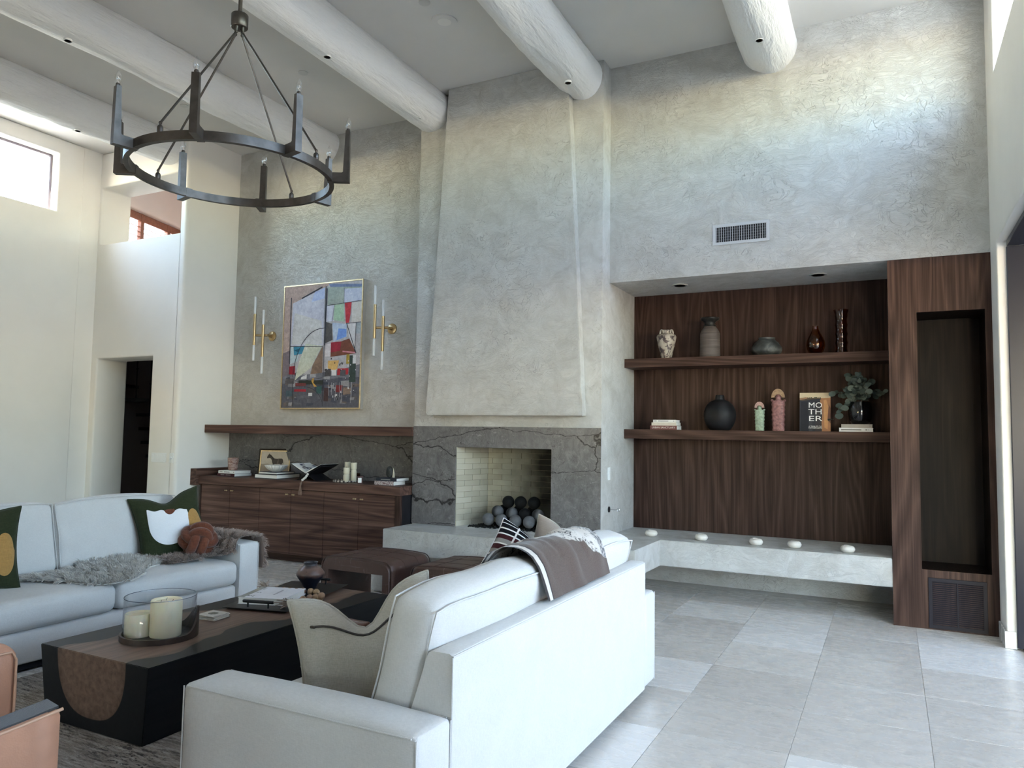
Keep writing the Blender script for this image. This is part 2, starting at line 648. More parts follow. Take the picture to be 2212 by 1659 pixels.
MT = {}
MT['plaster'] = mk_plaster()
MT['wall'] = mk_paint('cream_wall_plaster', (0.81, 0.775, 0.715))
MT['ceil'] = mk_paint('ceiling_paint', (0.72, 0.69, 0.645), 0.06)
MT['beam'] = mk_beam()
MT['wal_x'] = mk_walnut('walnut_grain_along_wall', 0, 1.15, 0.0)
MT['wal_y'] = mk_walnut('walnut_grain_in_depth', 1, 1.0, 3.0)
MT['wal_z'] = mk_walnut('walnut_upright_shaded', 2, 0.50, 5.0)  # niche shade built into a darker tone of the console walnut
MT['wal_s'] = mk_walnut('walnut_shelf_shaded', 0, 0.62, 7.0)  # same walnut again, darkened for the shade on the shelves
MT['wal_r'] = mk_walnut('walnut_recess_shaded', 2, 0.10, 4.0)  # recess shade put into a near-black walnut tone
MT['wal_t'] = mk_walnut('walnut_tower_shaded', 2, 0.62, 9.0)  # tower copy of the walnut, toned down to stand for shade
MT['stone'] = mk_stone('veined_grey_marble', (0.62, 0.62, 0.64))
MT['tile'] = mk_tile()
MT['grout'] = plain('pale_grout', (0.60, 0.57, 0.53), 0.8, var=0.1)
MT['linen'] = mk_fabric('off_white_linen', (0.63, 0.62, 0.605))
MT['linen_grey'] = mk_fabric('oatmeal_linen', (0.46, 0.43, 0.37), 300, 0.22, 0.4)
MT['taupe'] = mk_fabric('taupe_cotton', (0.36, 0.30, 0.26), 300, 0.15, 0.3)
MT['brown_velvet'] = mk_fabric('brown_velvet', (0.16, 0.075, 0.05), 200, 0.3, 0.2, 0.5)
MT['green_velvet'] = mk_fabric('olive_velvet', (0.030, 0.037, 0.016), 160, 0.35, 0.25, 0.12)
MT['ochre_velvet'] = mk_fabric('ochre_velvet', (0.42, 0.23, 0.07), 160, 0.25, 0.25, 0.4)
MT['rust_boucle'] = mk_fabric('rust_boucle', (0.16, 0.05, 0.026), 130, 0.45, 0.8, 0.3)
MT['white_cotton'] = mk_fabric('white_cotton', (0.80, 0.80, 0.82), 300, 0.06, 0.15)
MT['leather_brown'] = mk_leather('worn_brown_leather', (0.088, 0.046, 0.035), 0.75, (0.36, 0.28, 0.25))
MT['leather_tan'] = mk_leather('tan_leather', (0.46, 0.235, 0.15), 0.15, (0.6, 0.4, 0.3), 0.5)
MT['leather_black'] = mk_leather('grey_black_leather', (0.035, 0.037, 0.04), 0.1, (0.1, 0.1, 0.1), 0.45)
MT['bronze'] = plain('aged_bronze', (0.115, 0.098, 0.085), 0.38, 0.85, var=0.25, scale=14)
MT['brass'] = plain('brushed_brass', (0.50, 0.37, 0.20), 0.3, 1.0)
MT['gold'] = plain('gold_leaf', (0.52, 0.40, 0.235), 0.35, 0.9, var=0.15)
MT['black'] = plain('matt_black_metal', (0.012, 0.012, 0.014), 0.45, 0.3)
MT['blackwood'] = plain('black_stained_wood', (0.014, 0.013, 0.015), 0.38, var=0.3, scale=9)
MT['navy_black'] = plain('blue_black_lacquer', (0.010, 0.012, 0.022), 0.3)
MT['white'] = plain('white_plastic', (0.82, 0.82, 0.80), 0.4)
MT['white_ceramic'] = plain('white_ceramic', (0.80, 0.78, 0.73), 0.45, var=0.05)
MT['paper'] = plain('book_pages', (0.78, 0.76, 0.71), 0.8, var=0.06, scale=200)
MT['wax'] = G('ivory_wax', (0.78, 0.70, 0.50), 0.45).set('Subsurface Weight', 0.35).set('Subsurface Radius', (0.03, 0.02, 0.01)).mat
MT['wax2'] = plain('cream_wax', (0.62, 0.57, 0.43), 0.5)
MT['soot_black'] = plain('charred_ceramic', (0.006, 0.006, 0.006), 0.75, var=0.4, scale=14)
MT['ball'] = plain('grey_ceramic_ball', (0.105, 0.107, 0.112), 0.72, var=0.25, scale=16, bump=0.1)
MT['lava'] = plain('black_lava_rock', (0.010, 0.010, 0.010), 0.7, var=0.4, scale=40)
MT['glass'] = mk_glass('window_glass', (0.95, 0.97, 0.97))
MT['door_glass'] = mk_glass('tinted_door_glass', (0.78, 0.84, 0.92))
MT['vase_glass'] = mk_glass('clear_glass', (0.975, 0.98, 0.985), 0.0, 0.3)
MT['bulb_glass'] = mk_glass('bulb_glass', (0.96, 0.96, 0.96), 0.0, 0.6)
MT['smoke_glass'] = mk_glass('smoked_glass', (0.50, 0.53, 0.60), 0.02, 0.3)
MT['amber_glass'] = mk_glass('amber_glass', (0.74, 0.50, 0.24), 0.02, 0.3)
MT['brown_glass'] = mk_glass('brown_glass', (0.62, 0.38, 0.24), 0.02, 0.3)
MT['acrylic'] = G('frosted_acrylic', (0.86, 0.88, 0.90), 0.35).set('Transmission Weight', 0.25).mat
MT['art'] = mk_paintcol('oil_paint', 0.28, 26.0)
MT['print'] = mk_paintcol('printed_paper', 0.08, 30.0)
# ------------------------------------------------------------------ the setting
def holed(u0, u1, v0, v1, holes, to3, depth_vec, bev=0.0, seg=3):
    """slab in the u,v plane with rectangular holes (a,b,c,d), extruded by depth_vec"""
    b = B()
    us = sorted({u0, u1} | {h[0] for h in holes} | {h[1] for h in holes})
    vs = sorted({v0, v1} | {h[2] for h in holes} | {h[3] for h in holes})
    us = [u for u in us if u0 <= u <= u1]
    vs = [v for v in vs if v0 <= v <= v1]
    V = {}
    fs = []

    def vert(i, j):
        if (i, j) not in V:
            V[i, j] = b.bm.verts.new(to3(us[i], vs[j]))
        return V[i, j]
    for i in range(len(us) - 1):
        for j in range(len(vs) - 1):
            cu, cv = (us[i] + us[i + 1]) / 2, (vs[j] + vs[j + 1]) / 2
            if any(h[0] < cu < h[1] and h[2] < cv < h[3] for h in holes):
                continue
            fs.append(b.bm.faces.new((vert(i, j), vert(i + 1, j), vert(i + 1, j + 1), vert(i, j + 1))))
    r = bmesh.ops.extrude_face_region(b.bm, geom=fs)
    bmesh.ops.translate(b.bm, vec=depth_vec, verts=[g for g in r['geom'] if isinstance(g, bmesh.types.BMVert)])
    bmesh.ops.recalc_face_normals(b.bm, faces=b.bm.faces)
    bmesh.ops.dissolve_limit(b.bm, angle_limit=0.02, verts=b.bm.verts, edges=b.bm.edges)
    if bev:
        es = [e for e in b.bm.edges if len(e.link_faces) == 2 and e.calc_face_angle(0) > 0.5]
        bmesh.ops.bevel(b.bm, geom=es, offset=bev, segments=seg, affect='EDGES', profile=0.5)
    return b


# ground outside and the floor
struct(B().box(-70, 70, -70, 70, -0.3, -0.06).build('ground', plain('sunlit_sandstone_ground', (0.44, 0.41, 0.37), 0.9, var=0.15, scale=0.5), smooth=0), 'pale sandstone ground outside')
TX0, TPX, TY0, TPY = 0.157, 0.6135, 3.87, 0.6225
floor = struct(B().box(-10.8, XR + 0.27, YBACK - 0.3, 9.4, -0.06, -0.004).build('floor', MT['grout'], smooth=0), 'pale travertine tile floor')
tb = B().box(-TPX / 2 + 0.0012, TPX / 2 - 0.0012, -TPY / 2 + 0.0012, TPY / 2 - 0.0012, -0.006, 0.0, 0.001, 1)
bmesh.ops.recalc_face_normals(tb.bm, faces=tb.bm.faces)
tile_me = bpy.data.meshes.new('floor_tile')
tb.bm.to_mesh(tile_me)
tb.bm.free()
tile_me.materials.append(MT['tile'])
fo = ORIGIN['floor']
for k in range(-1, 16):
    for j in range(-6, 6):
        o = bpy.data.objects.new('floor_tile', tile_me)
        COL.objects.link(o)
        o.parent = floor
        o.location = Vector((TX0 - TPX * (k + 0.5), TY0 + TPY * (j + 0.5), 0)) - fo
bk = B()
for k in range(-1, 16):
    for j in range(-16, -6):
        cx, cy = TX0 - TPX * (k + 0.5), TY0 + TPY * (j + 0.5)
        bk.box(cx - TPX / 2 + 0.0012, cx + TPX / 2 - 0.0012, cy - TPY / 2 + 0.0012, cy + TPY / 2 - 0.0012, -0.006, 0)
for k in range(12, 18):
    for j in range(6, 9):
        cx, cy = TX0 - TPX * (k + 0.5), TY0 + TPY * (j + 0.5)
        bk.box(cx - TPX / 2 + 0.0012, cx + TPX / 2 - 0.0012, cy - TPY / 2 + 0.0012, cy + TPY / 2 - 0.0012, -0.006, 0)
bk.build('floor_tile_field', MT['tile'], floor, smooth=0)['kind'] = 'stuff'

struct(B().box(-9.7, XR + 0.27, YBACK - 0.3, 8.0, CZ, CZ + 0.25).build('ceiling', MT['ceil'], smooth=0), 'flat cream ceiling between the log beams')
struct(holed(-9.7, XR + 0.27, 0, CZ, FILL_WIN, lambda u, v: (u, YBACK, v), (0, -0.25, 0), 0.012).build('wall_back', MT['wall']), 'cream wall with added fill-light windows behind the viewer')
for i, h in enumerate(FILL_WIN):
    w = struct(holed(h[0], h[1], h[2], h[3], [(h[0] + 0.05, h[1] - 0.05, h[2] + 0.05, h[3] - 0.05)], lambda u, v: (u, YBACK - 0.12, v), (0, -0.05, 0)).build('window_%d' % (i + 6), plain('dark_bronze_frame', (0.05, 0.045, 0.045), 0.4), smooth=0), 'added fill-light window in the wall behind the viewer')
    B().box(h[0] + 0.045, h[1] - 0.045, YBACK - 0.148, YBACK - 0.142, h[2] + 0.045, h[3] - 0.045).build('pane', MT['glass'], w, smooth=0)
struct(B().box(XR + 0.28, 5.4, -12.0, 8.5, 3.22, 3.42).build('trim_3', plain('white_bounce_roof', (0.80, 0.77, 0.72), 0.9, var=0.1, scale=3), smooth=0), 'added patio roof that shades the sliding door and bounces light up')  # unseen roof added to shade the door and light the clerestory from below
struct(B().box(9.0, 9.3, -30, 26, -0.06, 2.5).build('wall_sky_blocker', plain('clay_sky_blocker', (0.30, 0.24, 0.19), 0.9, var=0.15, scale=2), smooth=0), 'added clay wall beyond the patio that blocks low sky light')  # unseen wall added to cut low sky light at the door
for yy in (-11.8, -6.8, -1.8, 3.2, 8.3):  # posts carrying the added roof
    struct(B().box(5.05, 5.35, yy - 0.15, yy + 0.15, -0.06, 3.22).build('trim_4', MT['wall'], smooth=0), 'white post under the added patio roof outside')

# right wall with the sliding-door opening and the clerestory windows
cl_holes = []
ncl = 3
cw = (CLR_Y1 - CLR_Y0 - 0.25 * (ncl - 1)) / ncl
for i in range(ncl):
    a = CLR_Y0 + i * (cw + 0.25)
    cl_holes.append((a, a + cw, CLR_Z0, CLR_Z1))
struct(holed(YBACK, 7.95, 0, CZ, [(DOOR_Y0, DOOR_Y1, -0.01, DOOR_Z)] + cl_holes, lambda u, v: (XR, u, v), (0.27, 0, 0), 0.012).build('wall_right', MT['wall']), 'white right wall with clerestory and door opening')
for i, h in enumerate(cl_holes):
    w = struct(holed(h[0], h[1], h[2], h[3], [(h[0] + 0.035, h[1] - 0.035, h[2] + 0.035, h[3] - 0.035)], lambda u, v: (XR + 0.19, u, v), (0.05, 0, 0)).build('window_%d' % (i + 3), plain('dark_bronze_frame', (0.05, 0.045, 0.045), 0.4), smooth=0), 'high clerestory window in the right wall')
    B().box(XR + 0.212, XR + 0.218, h[0] + 0.03, h[1] - 0.03, h[2] + 0.03, h[3] - 0.03).build('pane', MT['glass'], w, smooth=0)
# black multi-slide door panels stacked at the far end of the opening
dr = bpy.data.objects.new('door_1', None)
COL.objects.link(dr)
dr.location = (XR + 0.16, DOOR_Y1 - 0.5, 0)
ORIGIN['door_1'] = Vector(dr.location)
struct(dr, 'wide open sliding door with black frame at the right edge')
B().box(XR + 0.062, XR + 0.26, DOOR_Y1 - 0.030, DOOR_Y1 - 0.003, 0.012, DOOR_Z - 0.046, 0.003, 1).build('jamb_frame', MT['navy_black'], dr, smooth=0)
B().box(XR + 0.10, XR + 0.23, DOOR_Y0 + 0.003, DOOR_Y0 + 0.045, 0.012, DOOR_Z - 0.046, 0.003, 1).build('jamb_frame', MT['navy_black'], dr, smooth=0)
for i in range(4):                                   # panels slid away and stacked outside, behind the viewer's side of the opening
    x0 = XR + 0.285 + i * 0.06
    holed(DOOR_Y0 - 1.5, DOOR_Y0 - 0.02, 0.012, DOOR_Z - 0.02, [(DOOR_Y0 - 1.44, DOOR_Y0 - 0.08, 0.09, DOOR_Z - 0.09)], lambda u, v: (x0, u, v), (0.05, 0, 0), 0.003, 1).build('door_panel', MT['navy_black'], dr, smooth=0)
    B().box(x0 + 0.022, x0 + 0.028, DOOR_Y0 - 1.445, DOOR_Y0 - 0.075, 0.085, DOOR_Z - 0.085).build('pane', MT['glass'], dr, smooth=0)
struct(B().box(XR + 0.26, 5.3, 7.6, 7.8, -0.06, 3.215).build('wall_backdrop', plain('blue_black_backdrop_paint', (0.012, 0.014, 0.024), 0.6), smooth=0), 'added blue-black end wall that darkens the view through the door')  # dark wall added so the view past the door jamb stays dark
B().box(XR + 0.062, XR + 0.26, DOOR_Y0 + 0.005, DOOR_Y1 - 0.031, DOOR_Z - 0.045, DOOR_Z - 0.003, 0.003, 1).build('head_track', MT['navy_black'], dr, smooth=0)
B().box(XR + 0.10, XR + 0.23, DOOR_Y0 + 0.005, DOOR_Y1 - 0.002, 0.0005, 0.012, 0.002, 1).build('sill_track', MT['navy_black'], dr, smooth=0)
# travertine baseboard at the right corner
bb = B().box(XR - 0.014, XR - 0.0005, DOOR_Y1 - 0.012, YW - 0.002, 0.0005, 0.125, 0.003, 1)
bb.box(XR - 0.0145, XR + 0.061, DOOR_Y1 - 0.014, DOOR_Y1 - 0.0005, 0.0005, 0.125, 0.003, 1)
struct(bb.build('baseboard_right', MT['tile']), 'travertine baseboard by the sliding door')

# left wall with its high window
struct(holed(YBACK, 6.0, 0, CZ, [(WIN_Y0, WIN_Y1, WIN_Z0, WIN_Z1)], lambda u, v: (XL, u, v), (-0.25, 0, 0), 0.02).build('wall_left', MT['wall']), 'cream left wall with a high window')
w1 = struct(holed(WIN_Y0, WIN_Y1, WIN_Z0, WIN_Z1, [(WIN_Y0 + 0.03, WIN_Y1 - 0.03, WIN_Z0 + 0.03, WIN_Z1 - 0.03)], lambda u, v: (XL - 0.15, u, v), (-0.05, 0, 0)).build('window_1', plain('grey_mauve_frame', (0.20, 0.17, 0.20), 0.4), smooth=0), 'high window in the left wall with blue sky')
B().box(XL - 0.178, XL - 0.172, WIN_Y0 + 0.025, WIN_Y1 - 0.025, WIN_Z0 + 0.025, WIN_Z1 - 0.025).build('pane', MT['glass'], w1, smooth=0)

# white wall with doorway and the open loft window above it
struct(holed(-10.9, -7.80, 0, CZ, [(-9.33, -8.245, -0.01, 2.41), (XL + 0.0, -7.795, 3.94, 4.72)], lambda u, v: (u, YD, v), (0, 0.45, 0), 0.025).build('wall_doorway', MT['wall']), 'cream wall with a doorway and a loft opening above')
struct(B().box(-10.75, XL - 0.02, 5.99, YD + 0.01, 0, 6.2).build('wall_wing', MT['wall'], smooth=0), 'white exterior wing wall outside the left window')
arc = [(-7.73 - 0.04 + 0.04 * math.cos(a), YD + 0.04 + 0.04 * math.sin(a)) for a in np.linspace(-PI / 2, 0, 6)]
struct(B().prism([(-7.83, YD)] + arc + [(XT, 7.5), (-7.83, 7.5)], CZ).build('wall_return', MT['wall']), 'white return wall beside the painting wall')

# grey plaster feature wall
struct(B().box(-7.9, XBL + 0.02, YP, YP + 0.35, 0, CZ).build('wall_painting', MT['plaster'], smooth=0), 'grey plaster wall behind the painting')
FX0, FX1, FZ0, FZ1 = -4.05, -2.962, 0.536, 1.357
struct(holed(XBL, XB, 0, CZ, [(FX0, FX1, FZ0, FZ1)], lambda u, v: (u, YB, v), (0, 1.23, 0), 0.006, 2).build('wall_chimney', MT['plaster']), 'grey plaster chimney breast')
hd = B().raw([(-4.377, 6.605, 1.685), (-2.603, 6.605, 1.685), (-2.795, 6.605, CZ), (-4.175, 6.605, CZ),
              (-4.377, YB - 0.001, 1.685), (-2.603, YB - 0.001, 1.685), (-2.795, YB - 0.001, CZ), (-4.175, YB - 0.001, CZ)],
             [(0, 1, 2, 3), (4, 7, 6, 5), (0, 4, 5, 1), (1, 5, 6, 2), (3, 2, 6, 7), (0, 3, 7, 4)])
bmesh.ops.bevel(hd.bm, geom=list(hd.bm.edges), offset=0.006, segments=2, affect='EDGES')
struct(hd.build('wall_hood', MT['plaster']), 'tapering grey plaster chimney hood')
struct(B().box(XB - 0.01, XR + 0.005, YW, 7.95, DOOR_Z, CZ).build('wall_feature', MT['plaster'], smooth=0), 'grey plaster wall above the shelving niche')
struct(B().box(XB - 0.01, XR + 0.005, 7.765, 7.95, 0, DOOR_Z).build('wall_niche', MT['plaster'], smooth=0), 'grey plaster at the back of the niche')

# ------------------------------------------------------------------ log beams
BEAM_X = (-8.06, -6.27, -4.43, -2.68, -0.93)
BEAM_END = (YD + 0.02, YP + 0.02, YP + 0.02, YB + 0.02, YW + 0.02)
BEAM_LABEL = ('leftmost white log beam ending above the loft opening',
              'second white log beam from the left, passing behind the chandelier',
              'white log beam left of the chimney hood',
              'white log beam right of the chimney hood',
              'rightmost white log beam ending on the wall above the air vent')
BEAM_HOLES = ([(168, 281)], [(147, 86), (400, 215)], [(707, 121), (903, 254)], [(1077, 14), (1227, 177)], [(1640, 85)])


def log_beam(x, y1, label, seed):
    ra = np.random.default_rng(seed)
    ph = ra.uniform(0, 6.28, 12)
    fr = ra.uniform(0.5, 3.5, 12)
    am = ra.uniform(0.3, 1.0, 12)
    n, step = 40, 0.07
    ys = np.arange(-5.9, y1 + 0.001, step)
    ys[-1] = y1
    R0 = 0.228
    facet = ra.uniform(0, 6.28)

    def rad(a, y):
        v = R0
        for i in range(8):
            v += 0.0045 * am[i] * math.sin(fr[i] * y + ph[i] + (i % 4 + 1) * a)
        # adze-flattened underside facet and small scallops
        v -= 0.011 * max(0.0, math.cos(a - facet - 0.3 * math.sin(0.8 * y))) ** 6
        v += 0.0055 * math.sin(17 * y + 3 * math.sin(4 * a)) * math.sin(5 * a + ph[2]) * (0.5 + 0.5 * math.sin(1.3 * y + ph[3]))
        return v
    wob = lambda y: (0.012 * math.sin(0.7 * y + ph[5]), 0.01 * math.sin(0.9 * y + ph[6]))
    b = B()
    V = []
    for y in ys:
        ox, oz = wob(y)
        V.append([b.bm.verts.new((x + ox + rad(2 * PI * k / n, y) * math.cos(2 * PI * k / n), y, 5.05 + oz + rad(2 * PI * k / n, y) * math.sin(2 * PI * k / n))) for k in range(n)])
    for i in range(len(V) - 1):
        for k in range(n):
            b.bm.faces.new((V[i][k], V[i][(k + 1) % n], V[i + 1][(k + 1) % n], V[i + 1][k]))
    b.bm.faces.new(V[0])
    b.bm.faces.new(V[-1][::-1])
    o = tag(b.build('ceiling_beam', MT['beam'], smooth=60), label, 'beam', 'white log beams under the ceiling')
    return o


for i, bx in enumerate(BEAM_X):
    bo = log_beam(bx, BEAM_END[i], BEAM_LABEL[i], 20 + i)
    for p in BEAM_HOLES[i]:
        q = hz(*p, 4.828)
        s_ = 0.034
        z0 = 4.802
        ring = B().lathe([(s_, 0.0), (s_, 0.06), (s_ * 0.8, 0.06), (s_ * 0.8, 0.0)], (q.x, q.y, z0 + 0.014), 16)
        ring.build('pin_light_ring', MT['white'], bo)
        B().lathe([(s_ * 0.8, 0), (s_ * 0.8, 0.004)], (q.x, q.y, z0 + 0.03), 16).build('pin_light_well', MT['black'], bo)

# ceiling discs and speaker
for p, r, lab in (((655, 157), 0.05, 'small round ceiling cover plate between the two middle log beams'),
                  ((917, 5), 0.05, 'small round ceiling cover plate at the top edge beside the speaker'),
                  ((398, 228), 0.045, 'small round ceiling cover plate partly behind the chandelier rods')):
    q = hz(*p, CZ)
    tag(B().lathe([(r, -0.006), (r, 0.0), (r * 0.2, 0.001)], (q.x, q.y, CZ - 0.0005), 28).build('ceiling_cover_plate', plain('cover_plate_paint', (0.60, 0.58, 0.54), 0.5)), lab, 'cover plate', 'round ceiling cover plates')
q = hz(960, 45, CZ)
sp = thing('ceiling_speaker', 'round white ceiling speaker with a centre disc near the top edge', 'speaker', (q.x, q.y, CZ - 0.012))
B().lathe([(0.115, 0), (0.115, 0.0115), (0.09, 0.0115), (0.09, 0.002)], (q.x, q.y, CZ - 0.012), 36).build('trim_ring', MT['ceil'], sp)
B().lathe([(0.089, 0), (0.089, 0.006)], (q.x, q.y, CZ - 0.008), 36).build('baffle', MT['ceil'], sp)
B().lathe([(0.062, 0), (0.06, 0.006)], (q.x, q.y, CZ - 0.013), 36).build('speaker_cone', MT['wall'], sp)

# ------------------------------------------------------------------ stair hall and loft behind the doorway
taupe = mk_paint('shaded_taupe_paint', (0.19, 0.155, 0.14))  # low light of the stair hall put into the wall colour
pinkw = mk_paint('blush_loft_paint', (0.80, 0.68, 0.61))
struct(B().box(-10.9, -7.2, 9.3, 9.5, 0, 3.0).build('wall_stair', taupe, smooth=0), 'shade-toned taupe wall at the back of the stair hall')
struct(B().box(-10.95, -10.75, 6.7, 9.3, 0, 3.0).build('wall_stair_left', taupe, smooth=0), 'shade-toned taupe wall left in the stair hall')
struct(B().box(-7.4, -7.2, 7.5, 9.3, 0, 3.0).build('wall_stair_right', taupe, smooth=0), 'shade-toned taupe wall right in the stair hall')
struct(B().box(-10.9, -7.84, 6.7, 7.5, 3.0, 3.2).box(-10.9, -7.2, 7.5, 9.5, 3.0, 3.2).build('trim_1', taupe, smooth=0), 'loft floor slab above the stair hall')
struct(holed(-11.2, -7.2, 3.2, 5.5, [(-8.8, -8.0, 3.9, 4.7)], lambda u, v: (u, 9.4, v), (0, 0.2, 0)).build('wall_loft', pinkw, smooth=0), 'blush loft back wall with an added hidden opening')  # small opening added out of view to brighten the loft
struct(B().box(-7.4, -7.2, 7.5, 9.4, 3.2, 5.5).build('wall_loft_right', pinkw, smooth=0), 'blush loft right wall')
struct(B().box(-11.2, -7.2, 6.7, 9.6, 5.42, 5.6).build('trim_2', pinkw, smooth=0), 'loft ceiling')
LW0, LW1 = Vector((-9.86, 6.68, 0)), Vector((-10.63, 9.45, 0))
ld = (LW1 - LW0)
LL = ld.length
ld.normalize()
ln = Vector((-ld.y, ld.x, 0))           # pointing outside (to -x)
WU0, WU1, WV0, WV1 = 0.28, 2.1, 3.45, 4.78
struct(holed(0, LL, 3.2, 5.45, [(WU0, WU1, WV0, WV1)], lambda u, v: LW0 + ld * u + Vector((0, 0, v)), ln * 0.25, 0.05, 4).build('wall_loft_left', pinkw), 'blush loft wall with shuttered window')
redwood = plain('reddish_stained_wood', (0.26, 0.095, 0.055), 0.45, var=0.2)
sh = thing('plantation_shutter', 'reddish wooden plantation shutters in the loft window', 'shutter', tuple(LW0 + ld * 1.0 + ln * 0.15 + Vector((0, 0, WV0))))
fm = lambda u, v, w: LW0 + ld * u + ln * w + Vector((0, 0, v))
SM = Matrix.Identity(4)
for i in range(3):
    SM[i][0], SM[i][1], SM[i][2], SM[i][3] = ld[i], ln[i], (0, 0, 1)[i], LW0[i]
B().box(WU0 + 0.002, WU1 - 0.002, 0.10, 0.16, WV1 - 0.12, WV1 - 0.002, 0.005, 1, M=SM).build('top_rail', redwood, sh)
B().box(WU0 + 0.002, WU1 - 0.002, 0.10, 0.16, WV0 + 0.002, WV0 + 0.1, 0.005, 1, M=SM).build('bottom_rail', redwood, sh)
st_u = [WU0 + 0.002, WU0 + 0.50, WU0 + 1.12, WU1 - 0.072]
for u in st_u:
    B().box(u, u + 0.07, 0.095, 0.165, WV0 + 0.002, WV1 - 0.002, 0.004, 1, M=SM).build('stile', redwood, sh)
for a, c in zip(st_u[:-1], st_u[1:]):
    z = WV0 + 0.14
    while z < WV1 - 0.15:
        B().box(a + 0.072, c - 0.002, 0.105, 0.155, z, z + 0.008, M=SM @ Matrix.Identity(4)).build('louver', redwood, sh, smooth=0)
        z += 0.075

# black spiral staircase seen through the doorway
pc = hy(296, 900, 8.0)
ss = thing('spiral_staircase', 'black metal spiral staircase seen through the doorway', 'staircase', (pc.x, 8.0, 0))
B().cyl((pc.x, 8.0, 0.0), (pc.x, 8.0, 2.995), 0.085, n=20).build('centre_pole', MT['black'], ss)
NT = 13
for k in range(NT):
    a = math.radians(200 - 30 * k)
    z = 0.22 * (k + 1) - 0.02
    if z > 2.9:
        break
    w0, w1 = math.radians(15), math.radians(15)
    poly = [(pc.x + 0.07 * math.cos(a - 1), 8 + 0.07 * math.sin(a - 1))] + [(pc.x + 0.78 * math.cos(a + t), 8 + 0.78 * math.sin(a + t)) for t in np.linspace(-w0, w1, 5)] + [(pc.x + 0.07 * math.cos(a + 1), 8 + 0.07 * math.sin(a + 1))]
    B().prism(poly, 0.05, Matrix.Translation((0, 0, z - 0.05))).build('tread', MT['black'], ss, smooth=0)
    for t in (-w0 * 0.9, w1 * 0.1):
        bx_, by_ = pc.x + 0.75 * math.cos(a + t), 8 + 0.75 * math.sin(a + t)
        zt = min(2.99, z + 0.92)
        bl = B().cyl((bx_, by_, z), (bx_, by_, zt), 0.010, n=6)
        bl.sphere((bx_, by_, z + 0.45), 0.022, 8, 6)
        bl.build('baluster', MT['black'], ss)
hr = [(pc.x + 0.75 * math.cos(math.radians(215 - 30 * t)), 8 + 0.75 * math.sin(math.radians(215 - 30 * t)), 0.22 * t + 1.05) for t in np.linspace(0, 8.6, 50)]
B().tube(hr, 0.022, 8).build('handrail', MT['black'], ss)
# ------------------------------------------------------------------ niche: walnut back, shelves, bench
BZ = 0.535
tag(B().box(XB + 0.001, -0.001, YN, YN + 0.043, BZ + 0.001, DOOR_Z - 0.001).build('niche_back_panel', MT['wal_z'], smooth=0), 'walnut veneer panel at shaded tone lining the back of the shelving niche', 'wood panel')
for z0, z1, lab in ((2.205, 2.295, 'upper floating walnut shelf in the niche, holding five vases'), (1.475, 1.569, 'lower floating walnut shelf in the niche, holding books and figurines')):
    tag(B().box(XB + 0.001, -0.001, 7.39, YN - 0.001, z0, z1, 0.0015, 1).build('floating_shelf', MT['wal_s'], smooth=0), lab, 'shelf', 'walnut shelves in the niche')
for p, lab in (((1470, 617), 'recessed downlight in the niche soffit above the left vases'), ((1766, 591), 'recessed downlight in the niche soffit above the brown glass vases')):
    q = hz(*p, DOOR_Z)
    d = thing('recessed_downlight', lab, 'downlight', (q.x, 7.28, DOOR_Z - 0.008), 'niche downlights')
    B().lathe([(0.078, 0), (0.078, 0.0075), (0.058, 0.0075), (0.058, 0.0)], (q.x, 7.28, DOOR_Z - 0.008), 32).build('trim_ring', plain('grey_trim', (0.42, 0.41, 0.38), 0.4), d)
    B().lathe([(0.0575, 0), (0.0575, 0.003)], (q.x, 7.28, DOOR_Z - 0.0065), 32).build('lens', plain('frosted_lens', (0.55, 0.54, 0.52), 0.3), d)

poly = [(-4.55, 6.15), (-1.94, 6.15), (-1.94, YW), (-0.001, YW), (-0.001, 7.762), (XB + 0.001, 7.762), (XB + 0.001, YB - 0.0115), (-4.55, YB - 0.0115)]
hb = B().prism(poly, BZ - 0.30, Matrix.Translation((0, 0, 0.30)))
es = [e for e in hb.bm.edges]
bmesh.ops.bevel(hb.bm, geom=es, offset=0.005, segments=2, affect='EDGES')
tag(hb.build('hearth_bench', MT['plaster']), 'floating grey plaster hearth that turns into a low bench under the niche', 'hearth')
struct(B().box(-4.3, -2.3, 6.5, YB - 0.001, 0, 0.299).build('wall_hearth_plinth', MT['plaster'], smooth=0), 'recessed plinth under the floating hearth')

# ------------------------------------------------------------------ walnut tower with tall recess
TW = thing('walnut_tower', 'tall walnut built-in tower with a deep empty recess beside the sliding door', 'cabinet', (0.367, 7.3, 0))
RX0, RX1, RZ0, RZ1 = 0.210, 0.688, 0.467, 2.552
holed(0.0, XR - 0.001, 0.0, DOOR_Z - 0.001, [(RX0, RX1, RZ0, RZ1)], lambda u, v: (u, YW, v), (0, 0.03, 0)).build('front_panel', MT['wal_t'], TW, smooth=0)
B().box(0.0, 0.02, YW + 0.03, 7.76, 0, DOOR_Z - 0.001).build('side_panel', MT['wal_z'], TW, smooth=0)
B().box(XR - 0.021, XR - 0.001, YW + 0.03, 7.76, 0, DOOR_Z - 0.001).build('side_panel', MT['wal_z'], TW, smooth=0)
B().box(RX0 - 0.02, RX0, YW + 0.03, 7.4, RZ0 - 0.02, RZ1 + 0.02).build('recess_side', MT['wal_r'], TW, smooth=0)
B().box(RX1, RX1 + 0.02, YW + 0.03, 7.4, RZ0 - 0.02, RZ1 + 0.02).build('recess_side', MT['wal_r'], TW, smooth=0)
B().box(RX0 - 0.02, RX1 + 0.02, 7.4, 7.42, RZ0 - 0.02, RZ1 + 0.02).build('recess_back', MT['wal_r'], TW, smooth=0)
